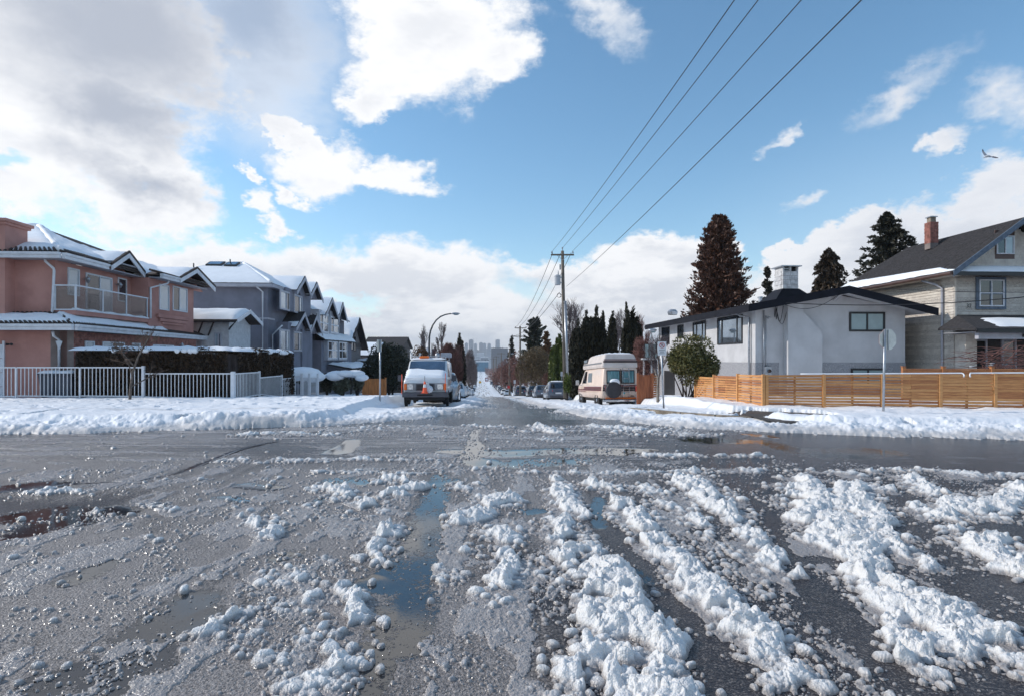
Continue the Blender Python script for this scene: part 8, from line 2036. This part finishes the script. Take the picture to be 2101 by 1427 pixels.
# ---- white work van with traffic cone
def work_van():
    root = thing('work_van', 'white work van with snow on its bonnet and an orange beacon', 'van', (0, 0, 0)); van_common(root, M['paint_white'])
    end_window(VAN, 1.97, 1.38, M['glass_sky'], root, 'windscreen', .93)
    yf = 2.74
    MB().box(-.42, .42, yf-.02, yf+.05, .66, .96).build('grille', M['plastic'], root, bevel=.02); MB().box(-.88, .88, yf-.06, yf+.03, .655, .985).build('grille_surround', M['ceramic'], root)
    for k in range(4): MB().box(-.36, .36, yf+.052, yf+.065, .70+k*.062, .73+k*.062).build('grille_bar', M['under'], root)
    MB().box(-1.0, 1.0, yf-.14, yf+.16, .36, .58).build('bumper', M['plastic'], root, bevel=.03); MB().box(-.34, .34, yf+.162, yf+.17, .43, .49).build('bumper_slot', M['dark'], root); MB().box(-.86, .86, yf-.1, yf+.08, .24, .35).build('air_dam', M['under'], root, bevel=.02)
    for k in range(3): MB().box(-.3+k*.22, -.14+k*.22, yf+.082, yf+.09, .28, .31).build('air_dam_slot', M['dark'], root)
    for s in (-1, 1):
        MB().box(s*.66-.13, s*.66+.13, yf+.032, yf+.07, .70, .94).build('headlight', M['lamp_clear'], root, bevel=.015); MB().box(s*.875-.06, s*.875+.06, yf-.10, yf+.06, .68, .96).build('indicator', M['orange'], root, bevel=.015)
        mb = MB(); mb.tube([(s*.99, 1.75, 1.12), (s*1.18, 1.8, 1.14)], .018, 5); mb.box(min(s*1.12, s*1.34), max(s*1.12, s*1.34), 1.74, 1.86, 1.06, 1.34); mb.build('wing_mirror', M['plastic'], root)
    # guide rods at the bumper ends
    MB().tube([(1.02, yf+.1, .5), (1.02, yf+.1, 1.38)], .018, 5).build('marker_rod', M['cone_orange'], root); MB().tube([(-.90, yf+.1, .5), (-.90, yf+.1, 1.42)], .014, 5).build('marker_rod', M['cone_orange'], root)
    mb = MB(); mb.blanket((-.93, 1.84, 1.46), (.93, 1.74, 1.58), (.90, 2.66, 1.20), (-.90, 2.66, 1.20), 18, 14, .13, 0, .3, .03, 6); mb.build('snow_layer', M['snow'], root, smooth=True)
    mb = MB(); mb.blanket((-.85, -2.5, 2.08), (.85, -2.5, 2.08), (.84, 1.25, 2.07), (-.84, 1.25, 2.07), 12, 24, .08, 0, .5, .03, 8); mb.build('roof_snow', M['snow'], root, smooth=True)
    MB().box(-.02, .42, .9, 1.15, 2.13, 2.24).build('beacon', M['orange'], root, bevel=.03)
    mb = MB(); 
    for x in (-.8, .8):
        mb.tube([(x, -2.2, 2.1), (x, -2.2, 2.26), (x, 1.0, 2.26), (x, 1.0, 2.1)], .022, 5)
    mb.tube([(.8, .6, 2.26), (.95, .5, 2.52)], .03, 5); mb.tube([(-.8, -.3, 2.26), (.8, -.3, 2.26)], .02, 5); mb.tube([(.52, .0, 2.2), (.52, .0, 2.42)], .05, 6); mb.build('roof_rack', M['galv'], root)
    MB().box(-1.02, -.52, -.6, .3, 2.20, 2.42).build('roof_box', M['trim_grey'], root, bevel=.02); MB().ball((-.38, .5, 2.28), .13, n=10).build('roof_lamp', M['galv'], root, smooth=True)
    Yf = 26.0; Y = Yf+2.74; put2(root, axis(Y)-4.42, Y, -.40, RZ+math.pi, .03)
    # cone and plastic bag standing on the front bumper
    yb = 25.95-.10; c = P(871.5, 805, yb-.1); r = thing('traffic_cone', 'orange traffic cone with a white collar standing on the work van bumper', 'traffic cone', c)
    MB().lathe(c, [(.115, .02), (.10, .08), (.088, .18), (.075, .24)], 14).build('cone', M['cone_orange'], r, smooth=True)
    MB().lathe(c, [(.075, .24), (.055, .38)], 14).build('collar', M['sign_white'], r, smooth=True); MB().lathe(c, [(.055, .38), (.036, .50), (.0, .51)], 14).build('cone_tip', M['cone_orange'], r, smooth=True)
    MB().box(c.x-.15, c.x+.15, c.y-.13, c.y+.13, c.z-.012, c.z+.02).build('base', M['cone_orange'], r, bevel=.01); MB().tube([c+Vector((0, 0, .5)), c+Vector((0, 0, .74))], .012, 5).build('rod', M['black'], r)
    b = c+Vector((.20, .06, .18)); r2 = thing('plastic_bag', 'crumpled pale plastic bag beside the traffic cone on the bumper', 'bag', b-Vector((0, 0, .2)))
    mb = MB(); mb.ball(b+Vector((0, 0, -.02)), .17, .10, .16, 12, jit=.35); mb.ball(b+Vector((-.08, 0, .14)), .08, .06, .14, 10, jit=.3); mb.build('bag_body', mat('pale_plastic_bag', (.56, .60, .66), .35, .08, 8, .5, 20), r2)
work_van()
# ================================================================ GULL
def gull():
    Y = 42.; c = P(2026, 322, Y); k = Y/F
    root = thing('gull', 'grey and white gull gliding against the cloud on the right', 'bird', c)
    b = [(-9, 2, .3), (-5, .5, 1.6), (-1, -1, 2.4), (3, -1.4, 2.0), (6, -1, 1.2), (8, -.6, .5)]
    MB().tube([c+Vector((x*k, 0, -z*k)) for x, z, r in b], [r*k for x, z, r in b], 10).build('body', mat('white_plumage', (.62, .62, .63), .7, .1, 6), root, smooth=True)
    wm = mat('grey_wing_feathers', (.42, .42, .46), .7, .3, 9); wt = mat('dark_wing_tip', (.12, .12, .15), .7, .1)
    def wing(pts, m, nm, n=0):
        mb = MB()
        for (l0, t0), (l1, t1) in zip(pts[:-1], pts[1:]):
            q = [c+Vector((p[0]*k, p[2]*k, -p[1]*k)) for p in (l0, t0, t1, l1)]; mb.prism(q, (0, .012, .008))
        return mb.build(nm, m, root)
    up = [((-4, 0, 0), (5, 0, 0)), ((-5, -5, 3), (3, -4, 3)), ((-6, -10, 5), (0, -9, 5)), ((-6, -14, 6), (-2, -13, 6)), ((-5, -18, 7), (-3.4, -17.6, 7))]
    wing(up[:4], wm, 'wing'); wing(up[3:], wt, 'wing_tip')
    dn = [((2, 1, 0), (4, -1.5, 0)), ((6, 3, -4), (8, 0, -4)), ((10, 5.5, -7), (12, 2.6, -7)), ((14, 6, -9), (15.5, 5, -9))]
    wing(dn[:2], wm, 'wing'); wing(dn[1:], wt, 'wing_tip')
gull()
# ================================================================ AIR
def haze():
    mb = MB(); mb.box(-3600, 3600, -60, 6200, -64, 215); m = bpy.data.materials.new('hazy_air'); m.use_nodes = True; nt = m.node_tree; nt.nodes.clear()
    v = nt.nodes.new('ShaderNodeVolumePrincipled'); v.inputs['Color'].default_value = (.86, .92, 1, 1); v.inputs['Density'].default_value = .00016; v.inputs['Anisotropy'].default_value = .2
    o = nt.nodes.new('ShaderNodeOutputMaterial'); nt.links.new(v.outputs[0], o.inputs['Volume'])
    h = mb.build('haze', m); h['kind'] = 'stuff'
haze()
